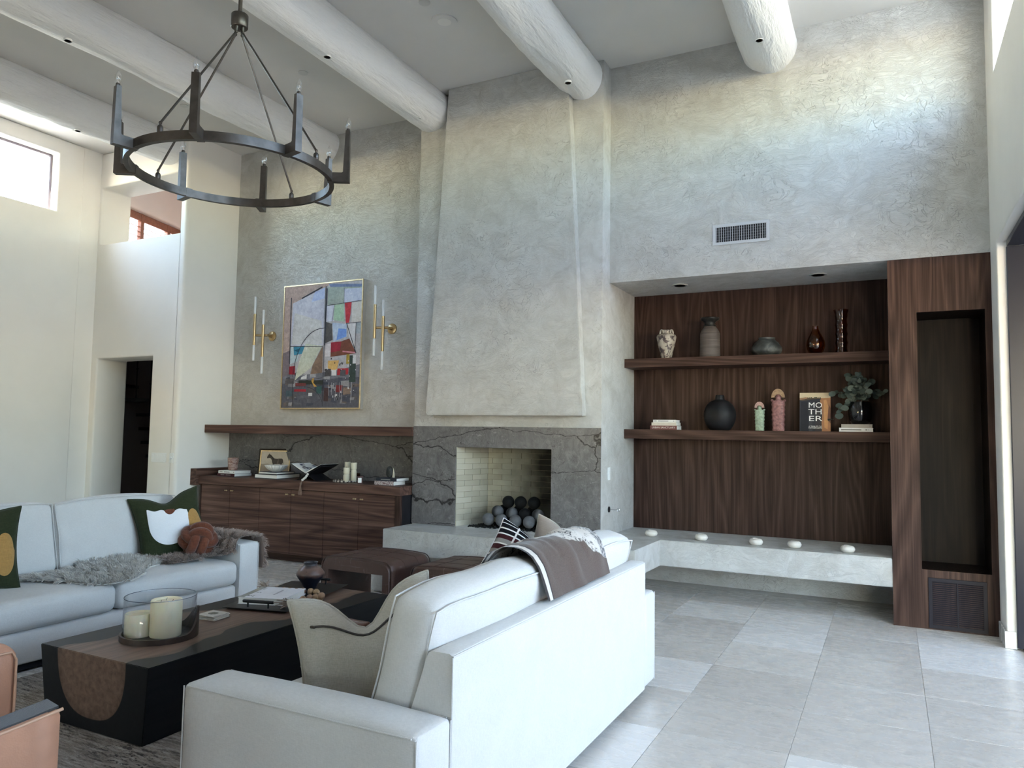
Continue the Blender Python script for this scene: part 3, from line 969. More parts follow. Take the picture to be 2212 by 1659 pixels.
B().box(RX0, RX1, YW + 0.03, 7.4, RZ1, RZ1 + 0.02).build('recess_top', MT['wal_r'], TW, smooth=0)
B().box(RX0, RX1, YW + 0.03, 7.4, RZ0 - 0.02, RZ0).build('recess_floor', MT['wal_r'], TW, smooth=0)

# black return-air grille in the tower
GR = thing('return_air_grille', 'black louvred return air grille low in the walnut tower', 'grille', (0.452, YW - 0.01, 0.012))
gx0, gx1, gz0, gz1 = 0.252, 0.653, 0.012, 0.407
gm = (gx0 + gx1) / 2
blk = plain('black_grille_metal', (0.016, 0.014, 0.020), 0.5)
holed(gx0, gx1, gz0, gz1, [(gx0 + 0.028, gm - 0.006, gz0 + 0.03, gz1 - 0.03), (gm + 0.006, gx1 - 0.028, gz0 + 0.03, gz1 - 0.03)], lambda u, v: (u, YW - 0.010, v), (0, 0.0095, 0), 0.002, 1).build('frame', blk, GR, smooth=0)
for a, c in ((gx0 + 0.028, gm - 0.006), (gm + 0.006, gx1 - 0.028)):
    for k in range(22):
        z = gz0 + 0.036 + k * 0.0152
        B().raw([(a, YW - 0.0085, z), (c, YW - 0.0085, z), (c, YW - 0.002, z + 0.009), (a, YW - 0.002, z + 0.009), (a, YW - 0.0085, z + 0.002), (c, YW - 0.0085, z + 0.002), (c, YW - 0.002, z + 0.011), (a, YW - 0.002, z + 0.011)],
                [(0, 1, 2, 3), (4, 7, 6, 5), (0, 4, 5, 1), (3, 2, 6, 7), (0, 3, 7, 4), (1, 5, 6, 2)]).build('slat', blk, GR, smooth=0)
# white supply register high on the wall
vx0, vx1, vz0, vz1 = -1.445, -0.938, 3.273, 3.468
VG = thing('supply_register', 'white rectangular air vent with dark fins high on the plaster wall', 'vent', (-1.19, YW - 0.008, vz0))
gw = plain('grey_white_register', (0.50, 0.50, 0.50), 0.45)
holed(vx0, vx1, vz0, vz1, [(vx0 + 0.03, vx1 - 0.03, vz0 + 0.028, vz1 - 0.028)], lambda u, v: (u, YW - 0.008, v), (0, 0.0075, 0), 0.002, 1).build('frame', gw, VG, smooth=0)
B().box(vx0 + 0.03, vx1 - 0.03, YW - 0.0012, YW - 0.0004, vz0 + 0.028, vz1 - 0.028).build('duct', MT['black'], VG, smooth=0)
for k in range(22):
    x = vx0 + 0.04 + k * 0.0203
    B().box(x - 0.0016, x + 0.0016, YW - 0.007, YW - 0.0014, vz0 + 0.028, vz1 - 0.028).build('fin', gw, VG, smooth=0)
for k in range(5):
    z = vz0 + 0.048 + k * 0.0245
    B().box(vx0 + 0.03, vx1 - 0.03, YW - 0.003, YW - 0.0015, z - 0.001, z + 0.001).build('cross_fin', plain('fin_grey', (0.2, 0.2, 0.21), 0.5), VG, smooth=0)

# ------------------------------------------------------------------ stone surround and firebox
SY = YB - 0.011
tag(holed(XBL, XB, BZ + 0.001, 1.571, [(FX0, FX1, BZ - 0.01, FZ1)], lambda u, v: (u, SY, v), (0, 0.0105, 0), 0.0008, 1).build('fireplace_surround', MT['stone'], smooth=0), 'grey veined marble slab around the fireplace opening', 'fireplace surround')

fb = G('cream_firebrick', rough=0.8, spec=0.25)
fp = fb.pos()
rnd = fb.n('ObjectInfo', 5)
fc = fb.ramp(rnd, [(0.0, (0.43, 0.395, 0.305)), (1.0, (0.52, 0.485, 0.385))])
xyz = fb.sep(fp)
s1 = fb.m('ADD', xyz[0], fb.m('MULTIPLY', fb.m('SUBTRACT', fb.noise(fp, 4, 3), 0.5), 0.5))
sootx = fb.ramp(fb.m('ABSOLUTE', fb.m('SUBTRACT', s1, -3.08)), [(0.16, 1.0), (0.85, 0.0)])
sootz = fb.ramp(fb.m('ADD', xyz[2], fb.m('MULTIPLY', fb.noise(fp, 3, 3), 0.3)), [(0.75, 0.45), (1.30, 1.0)])
bkm = fb.ramp(xyz[1], [(0.0, 0.0), (1.0, 1.0)])
soot = fb.m('MULTIPLY', fb.m('MULTIPLY', sootx, sootz), 0.97)
low = fb.m('MULTIPLY', fb.ramp(xyz[2], [(0.62, 1.0), (0.78, 0.0)]), fb.ramp(fb.m('ABSOLUTE', fb.m('SUBTRACT', s1, -3.45)), [(0.25, 0.7), (0.6, 0.0)]))
fb.set('Base Color', fb.mix(fb.m('MAXIMUM', soot, low), fc, (0.012, 0.011, 0.010)))
fb.bump(fb.noise(fp, 60, 3), 0.2, 0.003)
FBX = thing('firebox', 'cream firebrick firebox behind the marble surround', 'firebox', (-3.5, 6.95, FZ0))
FD = 0.46
bl0, bl1 = Vector((FX0, YB + 0.002, 0)), Vector((FX0 + 0.13, YB + FD, 0))
br0, br1 = Vector((FX1, YB + 0.002, 0)), Vector((FX1 - 0.13, YB + FD, 0))
mort = plain('firebox_mortar', (0.20, 0.175, 0.125), 0.9, var=0.2)
mb = B()
for (p, q) in ((bl0, bl1), (bl1, br1), (br1, br0)):
    mb.raw([(p.x, p.y, FZ0 - 0.004), (q.x, q.y, FZ0 - 0.004), (q.x, q.y, FZ1), (p.x, p.y, FZ1)], [(0, 1, 2, 3)])
mb.raw([tuple(bl0[:2]) + (FZ0 - 0.004,), tuple(bl1[:2]) + (FZ0 - 0.004,), tuple(br1[:2]) + (FZ0 - 0.004,), tuple(br0[:2]) + (FZ0 - 0.004,)], [(0, 1, 2, 3)])
mb.raw([tuple(bl0[:2]) + (FZ1 - 0.001,), tuple(bl1[:2]) + (FZ1 - 0.001,), tuple(br1[:2]) + (FZ1 - 0.001,), tuple(br0[:2]) + (FZ1 - 0.001,)], [(0, 1, 2, 3)])
mb.build('mortar_bed', mort, FBX, smooth=0, recalc=False)


def brick_run(p, q, inward, off):
    L = (q - p).length
    d = (q - p).normalized()
    c, bl = 0.0586, 0.232
    for row in range(14):
        u = -bl * (off + 0.5 * (row % 2))
        z0 = FZ0 + row * c
        while u < L - 0.002:
            a, e = max(u + 0.0018, 0.001), min(u + bl - 0.0018, L - 0.001)
            if e - a > 0.01:
                P_ = [p + d * a, p + d * e]
                v = []
                for zz in (z0 + 0.0015, min(z0 + c - 0.0015, FZ1 - 0.002)):
                    for pt in P_:
                        v.append((pt.x, pt.y, zz))
                    for pt in P_:
                        w = pt + inward * 0.006
                        v.append((w.x, w.y, zz))
                B().raw(v, [(0, 2, 3, 1), (4, 5, 7, 6), (2, 6, 7, 3), (0, 4, 6, 2), (1, 3, 7, 5), (0, 1, 5, 4)]).build('brick', fb.mat, FBX, smooth=0)
            u += bl


brick_run(bl0, bl1, Vector((FD, -0.13, 0)).normalized(), 0.0)
brick_run(br0, br1, Vector((-FD, -0.13, 0)).normalized(), 0.0)
brick_run(bl1, br1, Vector((0, -1, 0)), 0.25)

# lava rock bed (uncountable) and the ceramic fire balls
lv = B()
for k in range(620):
    t = random.random()
    y = YB + 0.02 + random.random() * 0.4
    f = (y - YB) / FD
    x0, x1 = FX0 + 0.13 * f + 0.10 - 0.06 * f, FX1 - 0.13 * f - 0.02
    x = x0 + (x1 - x0) * t
    r = random.uniform(0.008, 0.016)
    hgt = 0.022 * min(1, 6 * min(t, 1 - t)) * (0.5 + f)
    m = Matrix.Translation((x, y, FZ0 + 0.004 + random.random() * hgt)) @ Matrix.Rotation(random.random() * 6, 4, 'X') @ Matrix.Rotation(random.random() * 6, 4, 'Z') @ Matrix.Diagonal((r, r * random.uniform(0.6, 1), r * random.uniform(0.5, 0.9), 1))
    bmesh.ops.create_icosphere(lv.bm, subdivisions=1, radius=1.0, matrix=m)
lo_ = lv.build('lava_rock', MT['lava'], smooth=0)
tag(lo_, 'bed of small black lava rock under the fire balls', 'lava rock')
lo_['kind'] = 'stuff'
bg = G('sooted_ceramic_ball', rough=0.75)
bp = bg.obj()
sx_ = bg.ramp(bg.m('ADD', bg.sep(bp)[0], bg.m('MULTIPLY', bg.noise(bp, 9, 2), 0.03)), [(0.0, (0.008, 0.008, 0.008)), (0.035, (0.10, 0.102, 0.108))])
bg.set('Base Color', sx_)
ORD = ('first', 'second', 'third', 'fourth', 'fifth')
rows = [([(1054.7, 1127.6), (1083, 1129), (1113.4, 1131.4), (1143, 1135.4), (1173.7, 1138)], 6.80, 'grey', 'front row'),
        ([(1075, 1105), (1105.8, 1109.4), (1134, 1111.5), (1162, 1113.5)], 6.87, 'half', 'middle row'),
        ([(1098.2, 1084), (1124.8, 1085.3), (1154, 1086.6)], 6.94, 'black', 'top row')]
RB = 0.0635
for px, yy, kind, rl in rows:
    for i, p in enumerate(px):
        q = hy(*p, yy)
        if rl == 'front row':
            q.z = FZ0 + 0.024 + RB
        mt = {'grey': MT['ball'], 'half': bg.mat, 'black': MT['soot_black']}[kind]
        if kind == 'half' and i == 2:
            mt = MT['soot_black']
        col = 'soot-black' if mt == MT['soot_black'] else ('half sooted grey' if kind == 'half' else 'dark grey')
        tag(B().sphere(q, RB, 28, 16).build('fire_ball', mt, smooth=60), '%s fire ball, %s from left in the %s of the heap' % (col, ORD[i], rl), 'fire ball', 'ceramic balls in the fireplace')
for i, x in enumerate((1088, 1120, 1150)):
    q = hy(x, 1112, 6.985)
    tag(B().sphere((q.x, 6.985, 0.70), RB, 24, 14).build('fire_ball', MT['soot_black'], smooth=60), 'soot-black fire ball, %s from left in the raised back row' % ORD[i], 'fire ball', 'ceramic balls in the fireplace')
    tag(B().sphere((q.x + 0.02, 6.96, FZ0 + 0.024 + RB), RB, 24, 14).build('fire_ball', MT['soot_black'], smooth=60), 'soot-black fire ball, %s from left low at the back' % ORD[i], 'fire ball', 'ceramic balls in the fireplace')

# wall plate and gas key on the chimney side
q = hx(1314.5, 1023, XB)
WP = thing('dimmer_plate', 'slim white dimmer plate on the chimney side wall', 'switch', (XB + 0.004, 6.925, 1.06))
B().box(XB + 0.0004, XB + 0.006, 6.89, 6.962, 1.068, 1.192, 0.002, 1).build('plate', MT['white'], WP)
B().box(XB + 0.006, XB + 0.011, 6.91, 6.942, 1.095, 1.165, 0.002, 1).build('paddle', MT['white'], WP)
GK = thing('gas_key_valve', 'small chrome gas key with round cover on the chimney side wall', 'gas valve', (XB + 0.02, 6.94, 0.77))
M_ = Matrix.Translation((XB + 0.0004, 6.94, 0.785)) @ Matrix.Rotation(PI / 2, 4, 'Y')
B().lathe([(0.03, 0), (0.028, 0.006), (0.01, 0.008)], n=20, M=M_).build('escutcheon', MT['black'], GK)
chrome = plain('chrome', (0.6, 0.6, 0.62), 0.15, 1.0)
B().cyl((XB + 0.005, 6.94, 0.785), (XB + 0.085, 6.94, 0.785), 0.0045, n=10).build('key_shaft', chrome, GK)
B().tube([(XB + 0.085 + 0.012 * math.cos(a) + 0.012, 6.94, 0.785 + 0.016 * math.sin(a)) for a in np.linspace(0, 2 * PI, 17)[:-1]], 0.003, 6, True).build('key_loop', chrome, GK)

# ------------------------------------------------------------------ walnut console, mantel shelf, marble splashback
tag(B().box(XT + 0.001, XBL - 0.001, YP - 0.013, YP - 0.0006, 0.931, 1.459).build('splashback', MT['stone'], smooth=0), 'dark veined marble splashback above the walnut console', 'splashback')
tag(B().box(XT + 0.001, XBL - 0.002, 6.655, YP - 0.0006, 1.46, 1.56, 0.0015, 1).build('mantel_shelf', MT['wal_x'], smooth=0), 'long walnut mantel shelf under the painting', 'shelf')
CN = thing('console_cabinet', 'long built-in walnut console with six doors and brass knobs', 'cabinet', (-6.12, 6.8, 0))
CY = 6.50
B().box(-7.60, -4.604, CY + 0.045, YP - 0.014, 0.09, 0.832).build('carcass', MT['blackwood'], CN, smooth=0)
B().box(XT + 0.001, -4.60, CY, YP - 0.014, 0.833, 0.930, 0.0015, 1).build('countertop', MT['wal_x'], CN, smooth=0)
B().box(-7.58, -4.66, CY + 0.12, CY + 0.14, 0.0, 0.09).build('toe_kick', mk_walnut('walnut_toe_kick', 0, 0.6, 2.0), CN, smooth=0)
B().box(XT + 0.001, -7.617, 6.47, YP - 0.014, 0.815, 1.015, 0.0015, 1).build('end_splash', MT['wal_y'], CN, smooth=0)
B().box(-4.667, -4.602, CY + 0.008, CY + 0.0449, 0.0, 0.8325).build('end_stile', MT['wal_z'], CN, smooth=0)
B().box(-7.60, -7.585, CY + 0.01, CY + 0.0449, 0.09, 0.8325).build('end_stile', MT['wal_z'], CN, smooth=0)
dx0, dx1 = -7.583, -4.67
dw = (dx1 - dx0) / 6
for k in range(6):
    a, c = dx0 + k * dw + 0.0028, dx0 + (k + 1) * dw - 0.0028
    d = B().box(a, c, CY + 0.022, CY + 0.044, 0.095, 0.826, 0.0012, 1).build('door', MT['wal_x'], CN, smooth=0)
    kx = (c - 0.045) if k % 2 == 0 else (a + 0.045)
    for sx in (-0.012, 0.012):
        M_ = Matrix.Translation((kx + sx, CY + 0.022, 0.772)) @ Matrix.Rotation(PI / 2, 4, 'X')
        B().lathe([(0.004, 0), (0.004, 0.012), (0.0085, 0.016), (0.0095, 0.021), (0.006, 0.026)], n=10, M=M_).build('knob', MT['brass'], d)

# light switches on the doorway wall
SWG = thing('switch_plate', 'wide white four-gang light switch plate on the doorway wall', 'switch', (-8.03, YD - 0.004, 1.089))
B().box(-8.165, -7.897, YD - 0.006, YD - 0.0004, 1.089, 1.203, 0.002, 1).build('plate', MT['white'], SWG)
for k in range(4):
    x = -8.165 + 0.268 * (k + 0.5) / 4
    B().box(x - 0.018, x + 0.018, YD - 0.010, YD - 0.006, 1.112, 1.180, 0.002, 1).build('rocker', MT['white'], SWG)
SW1 = thing('rotary_dimmer', 'single white rotary dimmer plate beside the switch plate', 'switch', (-7.80, YD - 0.004, 1.08))
B().box(-7.842, -7.768, YD - 0.006, YD - 0.0004, 1.085, 1.205, 0.002, 1).build('plate', MT['white'], SW1)
B().lathe([(0.014, 0), (0.013, 0.02), (0.010, 0.022)], n=16, M=Matrix.Translation((-7.805, YD - 0.006, 1.145)) @ Matrix.Rotation(PI / 2, 4, 'X')).build('knob', MT['white'], SW1)

# ------------------------------------------------------------------ brass wall sconces with acrylic rods
def sconce(xa, xb, label):
    xp = xb + 0.045
    t = thing('wall_sconce', label, 'sconce', (xp, YP - 0.05, 2.2), 'pair of brass sconces beside the painting')
    M_ = Matrix.Translation((xp, YP - 0.0006, 2.705)) @ Matrix.Rotation(PI / 2, 4, 'X')
    B().lathe([(0.062, 0), (0.062, 0.012), (0.05, 0.018), (0.02, 0.02), (0.014, 0.07), (0.014, 0.09)], n=28, M=M_).build('backplate', MT['brass'], t)
    ya = YP - 0.095
    B().cyl((xp + 0.02, ya, 2.705), (xa - 0.02, ya, 2.715), 0.016, n=16).build('cross_arm', MT['brass'], t)
    for x, z0, z1, z2, z3 in ((xa, 2.385, 2.585, 2.985, 3.208), (xb, 2.215, 2.43, 2.84, 3.03)):
        B().cyl((x, ya - 0.028, z1), (x, ya - 0.028, z2), 0.0175, n=18).build('brass_tube', MT['brass'], t)
        for a, c in ((z0, z1 + 0.012), (z2 - 0.012, z3)):
            B().cyl((x, ya - 0.028, a), (x, ya - 0.028, c), 0.0150, n=18).build('acrylic_rod', MT['acrylic'], t)


sconce(-7.24, -7.09, 'brass two-rod sconce with frosted ends, left of the painting')
sconce(-5.335, -5.215, 'brass two-rod sconce with frosted ends, right of the painting')

# ------------------------------------------------------------------ abstract painting
PX0, PX1, PZ0, PZ1 = -6.822, -5.568, 1.765, 3.325
PT = thing('abstract_painting', 'large abstract collage painting in a slim gold frame above the mantel', 'painting', (-6.195, YP - 0.03, PZ0))
holed(PX0, PX1, PZ0, PZ1, [(PX0 + 0.018, PX1 - 0.018, PZ0 + 0.018, PZ1 - 0.018)], lambda u, v: (u, YP - 0.06, v), (0, 0.012, 0), 0.002, 1).build('gold_frame', MT['gold'], PT)
holed(PX0 + 0.0005, PX1 - 0.0005, PZ0 + 0.0005, PZ1 - 0.0005, [(PX0 + 0.012, PX1 - 0.012, PZ0 + 0.012, PZ1 - 0.012)], lambda u, v: (u, YP - 0.048, v), (0, 0.0475, 0)).build('frame_side', plain('silver_frame_side', (0.55, 0.53, 0.50), 0.4, 0.3), PT, smooth=0)


def printed(layers, to3, nrm, step=0.00025):
    """flat print: stacked polygons in 0..1 units with face colours"""
    b = B()
    cols = []
    nrm = Vector(nrm)
    for i, (poly, c) in enumerate(layers):
        vs = [b.bm.verts.new(Vector(to3(*p)) + nrm * (step * i)) for p in poly]
        b.bm.faces.new(vs)
        cols.append(c)
    return b, cols


def finish_print(b, cols, name, mat, parent):
    o = b.build(name, mat, parent, smooth=0, recalc=False)
    ca = o.data.color_attributes.new('Col', 'FLOAT_COLOR', 'CORNER')
    for p in o.data.polygons:
        for li in p.loop_indices:
            ca.data[li].color = (*cols[p.index], 1)
    return o


def R4(x0, y0, x1, y1, j=0.0):
    """rectangle from painting pixels (crop 580..: u right, v down) -> 0..1 with jitter"""
    r = lambda: random.uniform(-j, j)
    return [(x0 + r(), y0 + r()), (x1 + r(), y0 + r()), (x1 + r(), y1 + r()), (x0 + r(), y1 + r())]


def line(p, q, w):
    p, q = Vector((*p, 0)), Vector((*q, 0))
    d = (q - p).normalized()
    n = Vector((-d.y, d.x, 0)) * w / 2
    return [tuple((p + n)[:2]), tuple((q + n)[:2]), tuple((q - n)[:2]), tuple((p - n)[:2])]


def arcs(pts, w):
    return [line(a, c, w) for a, c in zip(pts[:-1], pts[1:])]


S = lambda r, g, b_: tuple(((c / 255) / 12.92 if c / 255 <= 0.04045 else ((c / 255 + 0.055) / 1.055) ** 2.4) for c in (r, g, b_))
LY = []
A = lambda poly, c: LY.append((poly, c))
A(R4(0, 0, 1, 1), S(178, 174, 176))
A([(0, .70), (.25, .735), (.5, .72), (.75, .70), (1, .66), (1, 1), (0, 1)], S(112, 112, 120))
A([(0, .80), (.3, .79), (.6, .77), (1, .76), (1, 1), (0, 1)], S(84, 85, 94))
for k in range(60):                                              # murky lower third
    u, v = random.random() * 0.92, 0.70 + random.random() * 0.27
    A(R4(u, v, min(1, u + random.uniform(.03, .12)), min(1, v + random.uniform(.01, .05)), .006), random.choice([S(96, 96, 104), S(70, 72, 84), S(128, 126, 130), S(88, 84, 84), S(58, 60, 72), S(150, 148, 150), S(104, 92, 88)]))
A([(0, 0), (0.62, 0), (0.50, 0.045), (0.13, 0.135), (0.10, 0.5), (0.09, 0.62), (0, 0.62)], S(178, 156, 146))
A([(0, 0.55), (0.09, 0.53), (0.1, 0.72), (0, 0.75)], S(120, 108, 112))
A([(0.11, 0.14), (0.53, 0.03), (0.53, 0.5), (0.095, 0.49)], S(194, 194, 206))
A([(0.14, 0.22), (0.5, 0.3), (0.52, 0.49), (0.11, 0.48)], S(200, 198, 196))
A([(0.40, 0.06), (0.53, 0.03), (0.53, 0.12), (0.36, 0.14)], S(176, 188, 220))
A([(0.57, 0.03), (1.0, 0.05), (1.0, 0.16), (0.57, 0.18)], S(158, 168, 158))
A([(0.78, 0.055), (1, 0.06), (1, 0.16), (0.78, 0.17)], S(190, 196, 214))
A([(0.58, 0.005), (1, 0.03), (1, 0.052), (0.6, 0.03)], S(112, 126, 158))
A(R4(0.56, 0.18, 0.66, 0.31), S(202, 204, 216))
A([(0.66, 0.18), (0.78, 0.17), (0.79, 0.32), (0.65, 0.30)], S(164, 192, 164))
A([(0.79, 0.17), (0.875, 0.165), (0.865, 0.26), (0.85, 0.33), (0.81, 0.33), (0.80, 0.25)], S(188, 52, 60))
A(R4(0.88, 0.17, 1.0, 0.33), S(206, 200, 192))
A([(0.55, 0.31), (0.635, 0.33), (0.65, 0.46), (0.55, 0.485)], S(84, 80, 76))
A([(0.64, 0.32), (0.82, 0.34), (0.83, 0.44), (0.66, 0.475)], S(180, 194, 214))
A([(0.72, 0.37), (0.82, 0.38), (0.82, 0.44), (0.70, 0.465)], S(112, 146, 212))
A([(0.82, 0.34), (0.94, 0.335), (0.93, 0.53), (0.88, 0.50)], S(212, 208, 208))
A(R4(0.94, 0.33, 1, 0.42), S(158, 166, 172))
A(R4(0.56, 0.49, 0.63, 0.59), S(208, 200, 200))
A([(0.63, 0.48), (0.76, 0.475), (0.75, 0.55), (0.63, 0.56)], S(150, 34, 50))
A([(0.76, 0.475), (0.86, 0.455), (0.95, 0.575), (0.63, 0.595), (0.63, 0.56), (0.75, 0.55)], S(116, 66, 46))
A([(0.78, 0.55), (0.94, 0.565), (0.94, 0.575), (0.78, 0.56)], S(200, 130, 140))
A([(0.14, 0.5), (0.30, 0.495), (0.26, 0.56), (0.15, 0.57)], S(66, 138, 164))
A([(0.15, 0.53), (0.22, 0.515), (0.2, 0.545)], S(30, 96, 120))
A([(0.1, 0.5), (0.14, 0.5), (0.15, 0.58), (0.22, 0.56), (0.2, 0.62), (0.1, 0.64)], S(190, 204, 206))
A([(0.30, 0.48), (0.52, 0.5), (0.38, 0.68), (0.22, 0.75), (0.17, 0.78), (0.22, 0.63)], S(196, 198, 178))
A([(0.40, 0.66), (0.53, 0.5), (0.53, 0.72), (0.38, 0.73)], S(128, 104, 86))
A(R4(0.09, 0.66, 0.17, 0.725, .004), S(150, 28, 44))
A([(0.60, 0.625), (0.74, 0.625), (0.72, 0.69), (0.68, 0.705), (0.60, 0.685)], S(214, 172, 104))
A(R4(0.83, 0.58, 0.87, 0.655), S(176, 150, 62))
A(R4(0.87, 0.59, 0.95, 0.80), S(52, 66, 60))
A(R4(0.91, 0.59, 0.95, 0.655), S(208, 208, 210))
A(R4(0.56, 0.69, 0.64, 0.75), S(70, 66, 66))
A(R4(0.72, 0.69, 0.86, 0.74, .004), S(166, 42, 48))
A(R4(0.76, 0.70, 0.83, 0.75, .004), S(80, 78, 82))
A(R4(0.65, 0.70, 0.71, 0.745), S(212, 210, 212))
A([(0.26, 0.75), (0.33, 0.73), (0.33, 0.765), (0.25, 0.77)], S(206, 206, 206))
A(R4(0.22, 0.78, 0.54, 0.81, .006), S(42, 46, 36))
A(R4(0.18, 0.80, 0.32, 0.825, .005), S(110, 52, 52))
A(R4(0.17, 0.85, 0.33, 0.87, .004), S(156, 36, 48))
A(R4(0.46, 0.83, 0.53, 0.885, .004), S(54, 90, 88))
A(R4(0.71, 0.82, 0.79, 0.88, .005), S(126, 44, 46))
A(R4(0.80, 0.84, 0.90, 0.895, .005), S(140, 118, 104))
A(R4(0.36, 0.88, 0.41, 0.905), S(206, 206, 206))
A(R4(0.70, 0.895, 0.72, 0.915), S(210, 210, 210))
A(R4(0.56, 0.84, 0.62, 0.95, .005), S(70, 50, 50))
A(R4(0.06, 0.86, 0.15, 0.905, .004), S(70, 88, 96))
A([(0.40, 0.765), (0.43, 0.76), (0.42, 0.8), (0.47, 0.83), (0.43, 0.83), (0.395, 0.785)], S(196, 150, 70))
for k in range(46):
    u, v = 0.56 + random.random() * 0.4, 0.6 + random.random() * 0.33
    e = random.uniform(0.004, 0.012)
    A(R4(u, v, u + e, v + e * random.uniform(0.4, 1.6)), random.choice([S(222, 222, 222), S(40, 40, 44), S(190, 190, 194)]))
INK = S(52, 52, 60)
for p, q, w in (((0.09, 0.09), (0.095, 0.64), 0.012), ((0.23, 0.105), (0.50, 0.025), 0.012), ((0.545, 0.02), (0.545, 0.97), 0.007), ((0.56, 0.04), (0.55, 0.5), 0.014),
                ((0.1, 0.495), (0.53, 0.51), 0.004), ((0.57, 0.18), (1.0, 0.16), 0.004), ((0.82, 0.33), (0.95, 0.575), 0.008), ((0.83, 0.335), (1.0, 0.33), 0.004), ((0.94, 0.33), (0.93, 0.56), 0.006),
                ((0.14, 0.78), (0.16, 0.99), 0.007), ((0.17, 0.79), (0.54, 0.76), 0.003), ((0.78, 0.05), (0.78, 0.17), 0.003), ((0.1, 0.50), (0.1, 0.99), 0.002), ((0.66, 0.18), (0.64, 0.31), 0.004)):
    A(line(p, q, w), INK)
for pl in arcs([(0.54 - 0.40 * math.sin(t) ** 0.9, 0.36 + 0.44 * (1 - math.cos(t))) for t in np.linspace(0, 1.45, 14)], 0.006):
    A(pl, INK)
for pl in arcs([(0.30 + 0.25 * math.sin(t), 1.0 - 0.17 * math.cos(t)) for t in np.linspace(0, 1.5, 10)], 0.005):
    A(pl, INK)
for k in range(8):
    u = random.uniform(0.55, 0.95)
    A(line((u, 0.8), (u + random.uniform(-.01, .01), random.uniform(0.86, 0.97)), 0.003), S(190, 190, 196))
cw_, ch_ = PX1 - PX0 - 0.036, PZ1 - PZ0 - 0.036
b_, cl_ = printed(LY, lambda u, v: (PX0 + 0.018 + min(max(u, 0), 1) * cw_, YP - 0.053, PZ1 - 0.018 - min(max(v, 0), 1) * ch_), (0, -1, 0), 0.00003)
finish_print(b_, cl_, 'canvas', MT['art'], PT)

# ------------------------------------------------------------------ chandelier
CC = Vector((-3.704, 3.328, 3.10))
RR = 0.625
CH = thing('ring_chandelier', 'large bronze ring chandelier with eight candle arms', 'chandelier', (CC.x, CC.y, 3.10))
zb, zt = CC.z, CC.z + 0.052
ro, ri = RR, RR - 0.030
b = B()
N_ = 96
V = [[b.bm.verts.new((CC.x + r * math.cos(2 * PI * k / N_), CC.y + r * math.sin(2 * PI * k / N_), z)) for k in range(N_)] for r, z in ((ro, zb), (ro, zt), (ri, zt), (ri, zb))]
for i in range(4):
    for k in range(N_):
        b.bm.faces.new((V[i][k], V[i][(k + 1) % N_], V[(i + 1) % 4][(k + 1) % N_], V[(i + 1) % 4][k]))
b.build('ring', MT['bronze'], CH)
for k in range(8):
    a = math.radians(-59 + 45 * k)
    Mk = Matrix.Translation((CC.x, CC.y, 0)) @ Matrix.Rotation(a, 4, 'Z')
    r1 = RR + 0.105
    prof = [(RR - 0.032, zb - 0.004), (r1, zb - 0.004), (r1, zb + 0.05), (r1 - 0.003, zb + 0.335), (r1 - 0.030, zb + 0.335), (r1 - 0.040, zb + 0.062), (r1 - 0.048, zb + 0.056), (RR + 0.004, zb + 0.056), (RR - 0.032, zb + 0.056)]
    vs = [(x, -0.021, z) for x, z in prof] + [(x, 0.021, z) for x, z in prof]
    n = len(prof)
    ab = B().raw(vs, [tuple(range(n)), tuple(range(n, 2 * n))[::-1]] + [(i, n + i, n + (i + 1) % n, (i + 1) % n) for i in range(n)], Mk)
    arm = ab.build('candle_arm', MT['bronze'], CH, smooth=20)
    c0 = Mk @ Vector((r1 - 0.0165, 0, zb + 0.335))
    B().lathe([(0.012, 0), (0.0125, 0.012), (0.009, 0.018)], c0, 12).build('socket', MT['bronze'], arm)
    B().lathe([(0.009, 0.012), (0.0165, 0.03), (0.0185, 0.045), (0.0155, 0.064), (0.008, 0.082), (0.002, 0.094)], c0, 16).build('bulb', MT['bulb_glass'], arm, smooth=60)
    B().tube([c0 + Vector((0.004 * math.sin(9 * t), 0.004 * math.cos(9 * t), 0.02 + 0.035 * t)) for t in np.linspace(0, 1, 10)], 0.0016, 5).build('filament', plain('filament', (0.8, 0.7, 0.6), 0.3, 0.4), arm)
hub = Vector((CC.x, CC.y, 4.15))
B().lathe([(0.0, -0.062), (0.050, -0.062), (0.053, -0.058), (0.053, 0.022), (0.050, 0.026), (0.015, 0.027), (0.013, 0.06)], hub, 32).build('hub', MT['bronze'], CH)
B().cyl(hub + Vector((0, 0, 0.05)), (hub.x, hub.y, CZ - 0.02), 0.0125, n=14).build('stem', MT['bronze'], CH)
B().lathe([(0.07, 0), (0.07, 0.012), (0.02, 0.02)][::-1], (hub.x, hub.y, CZ - 0.0215), 28).build('ceiling_canopy', MT['bronze'], CH)
for k in range(4):
    a = math.radians(8 + 90 * k)
    d = Vector((math.cos(a), math.sin(a), 0))
    top = hub + d * 0.028 + Vector((0, 0, -0.10))
    bot = CC + d * (RR - 0.015) + Vector((0, 0, 0.052 + 0.058))
    rod = B().cyl(top, bot, 0.0068, n=10).build('hanging_rod', MT['bronze'], CH)
    jt = B().lathe([(0.015, 0), (0.017, 0.004), (0.0165, 0.032), (0.012, 0.042), (0.006, 0.046), (0.008, 0.052), (0.010, 0.058), (0.006, 0.066)], CC + d * (RR - 0.015) + Vector((0, 0, 0.052)), 14)
    jt.build('rod_cup', MT['bronze'], rod)
    j2 = B().cyl(hub + d * 0.026 + Vector((0, 0, -0.062)), top, 0.012, 0.007, n=10)
    j2.sphere(top, 0.0105, 10, 8)
    j2.build('rod_joint', MT['bronze'], rod)
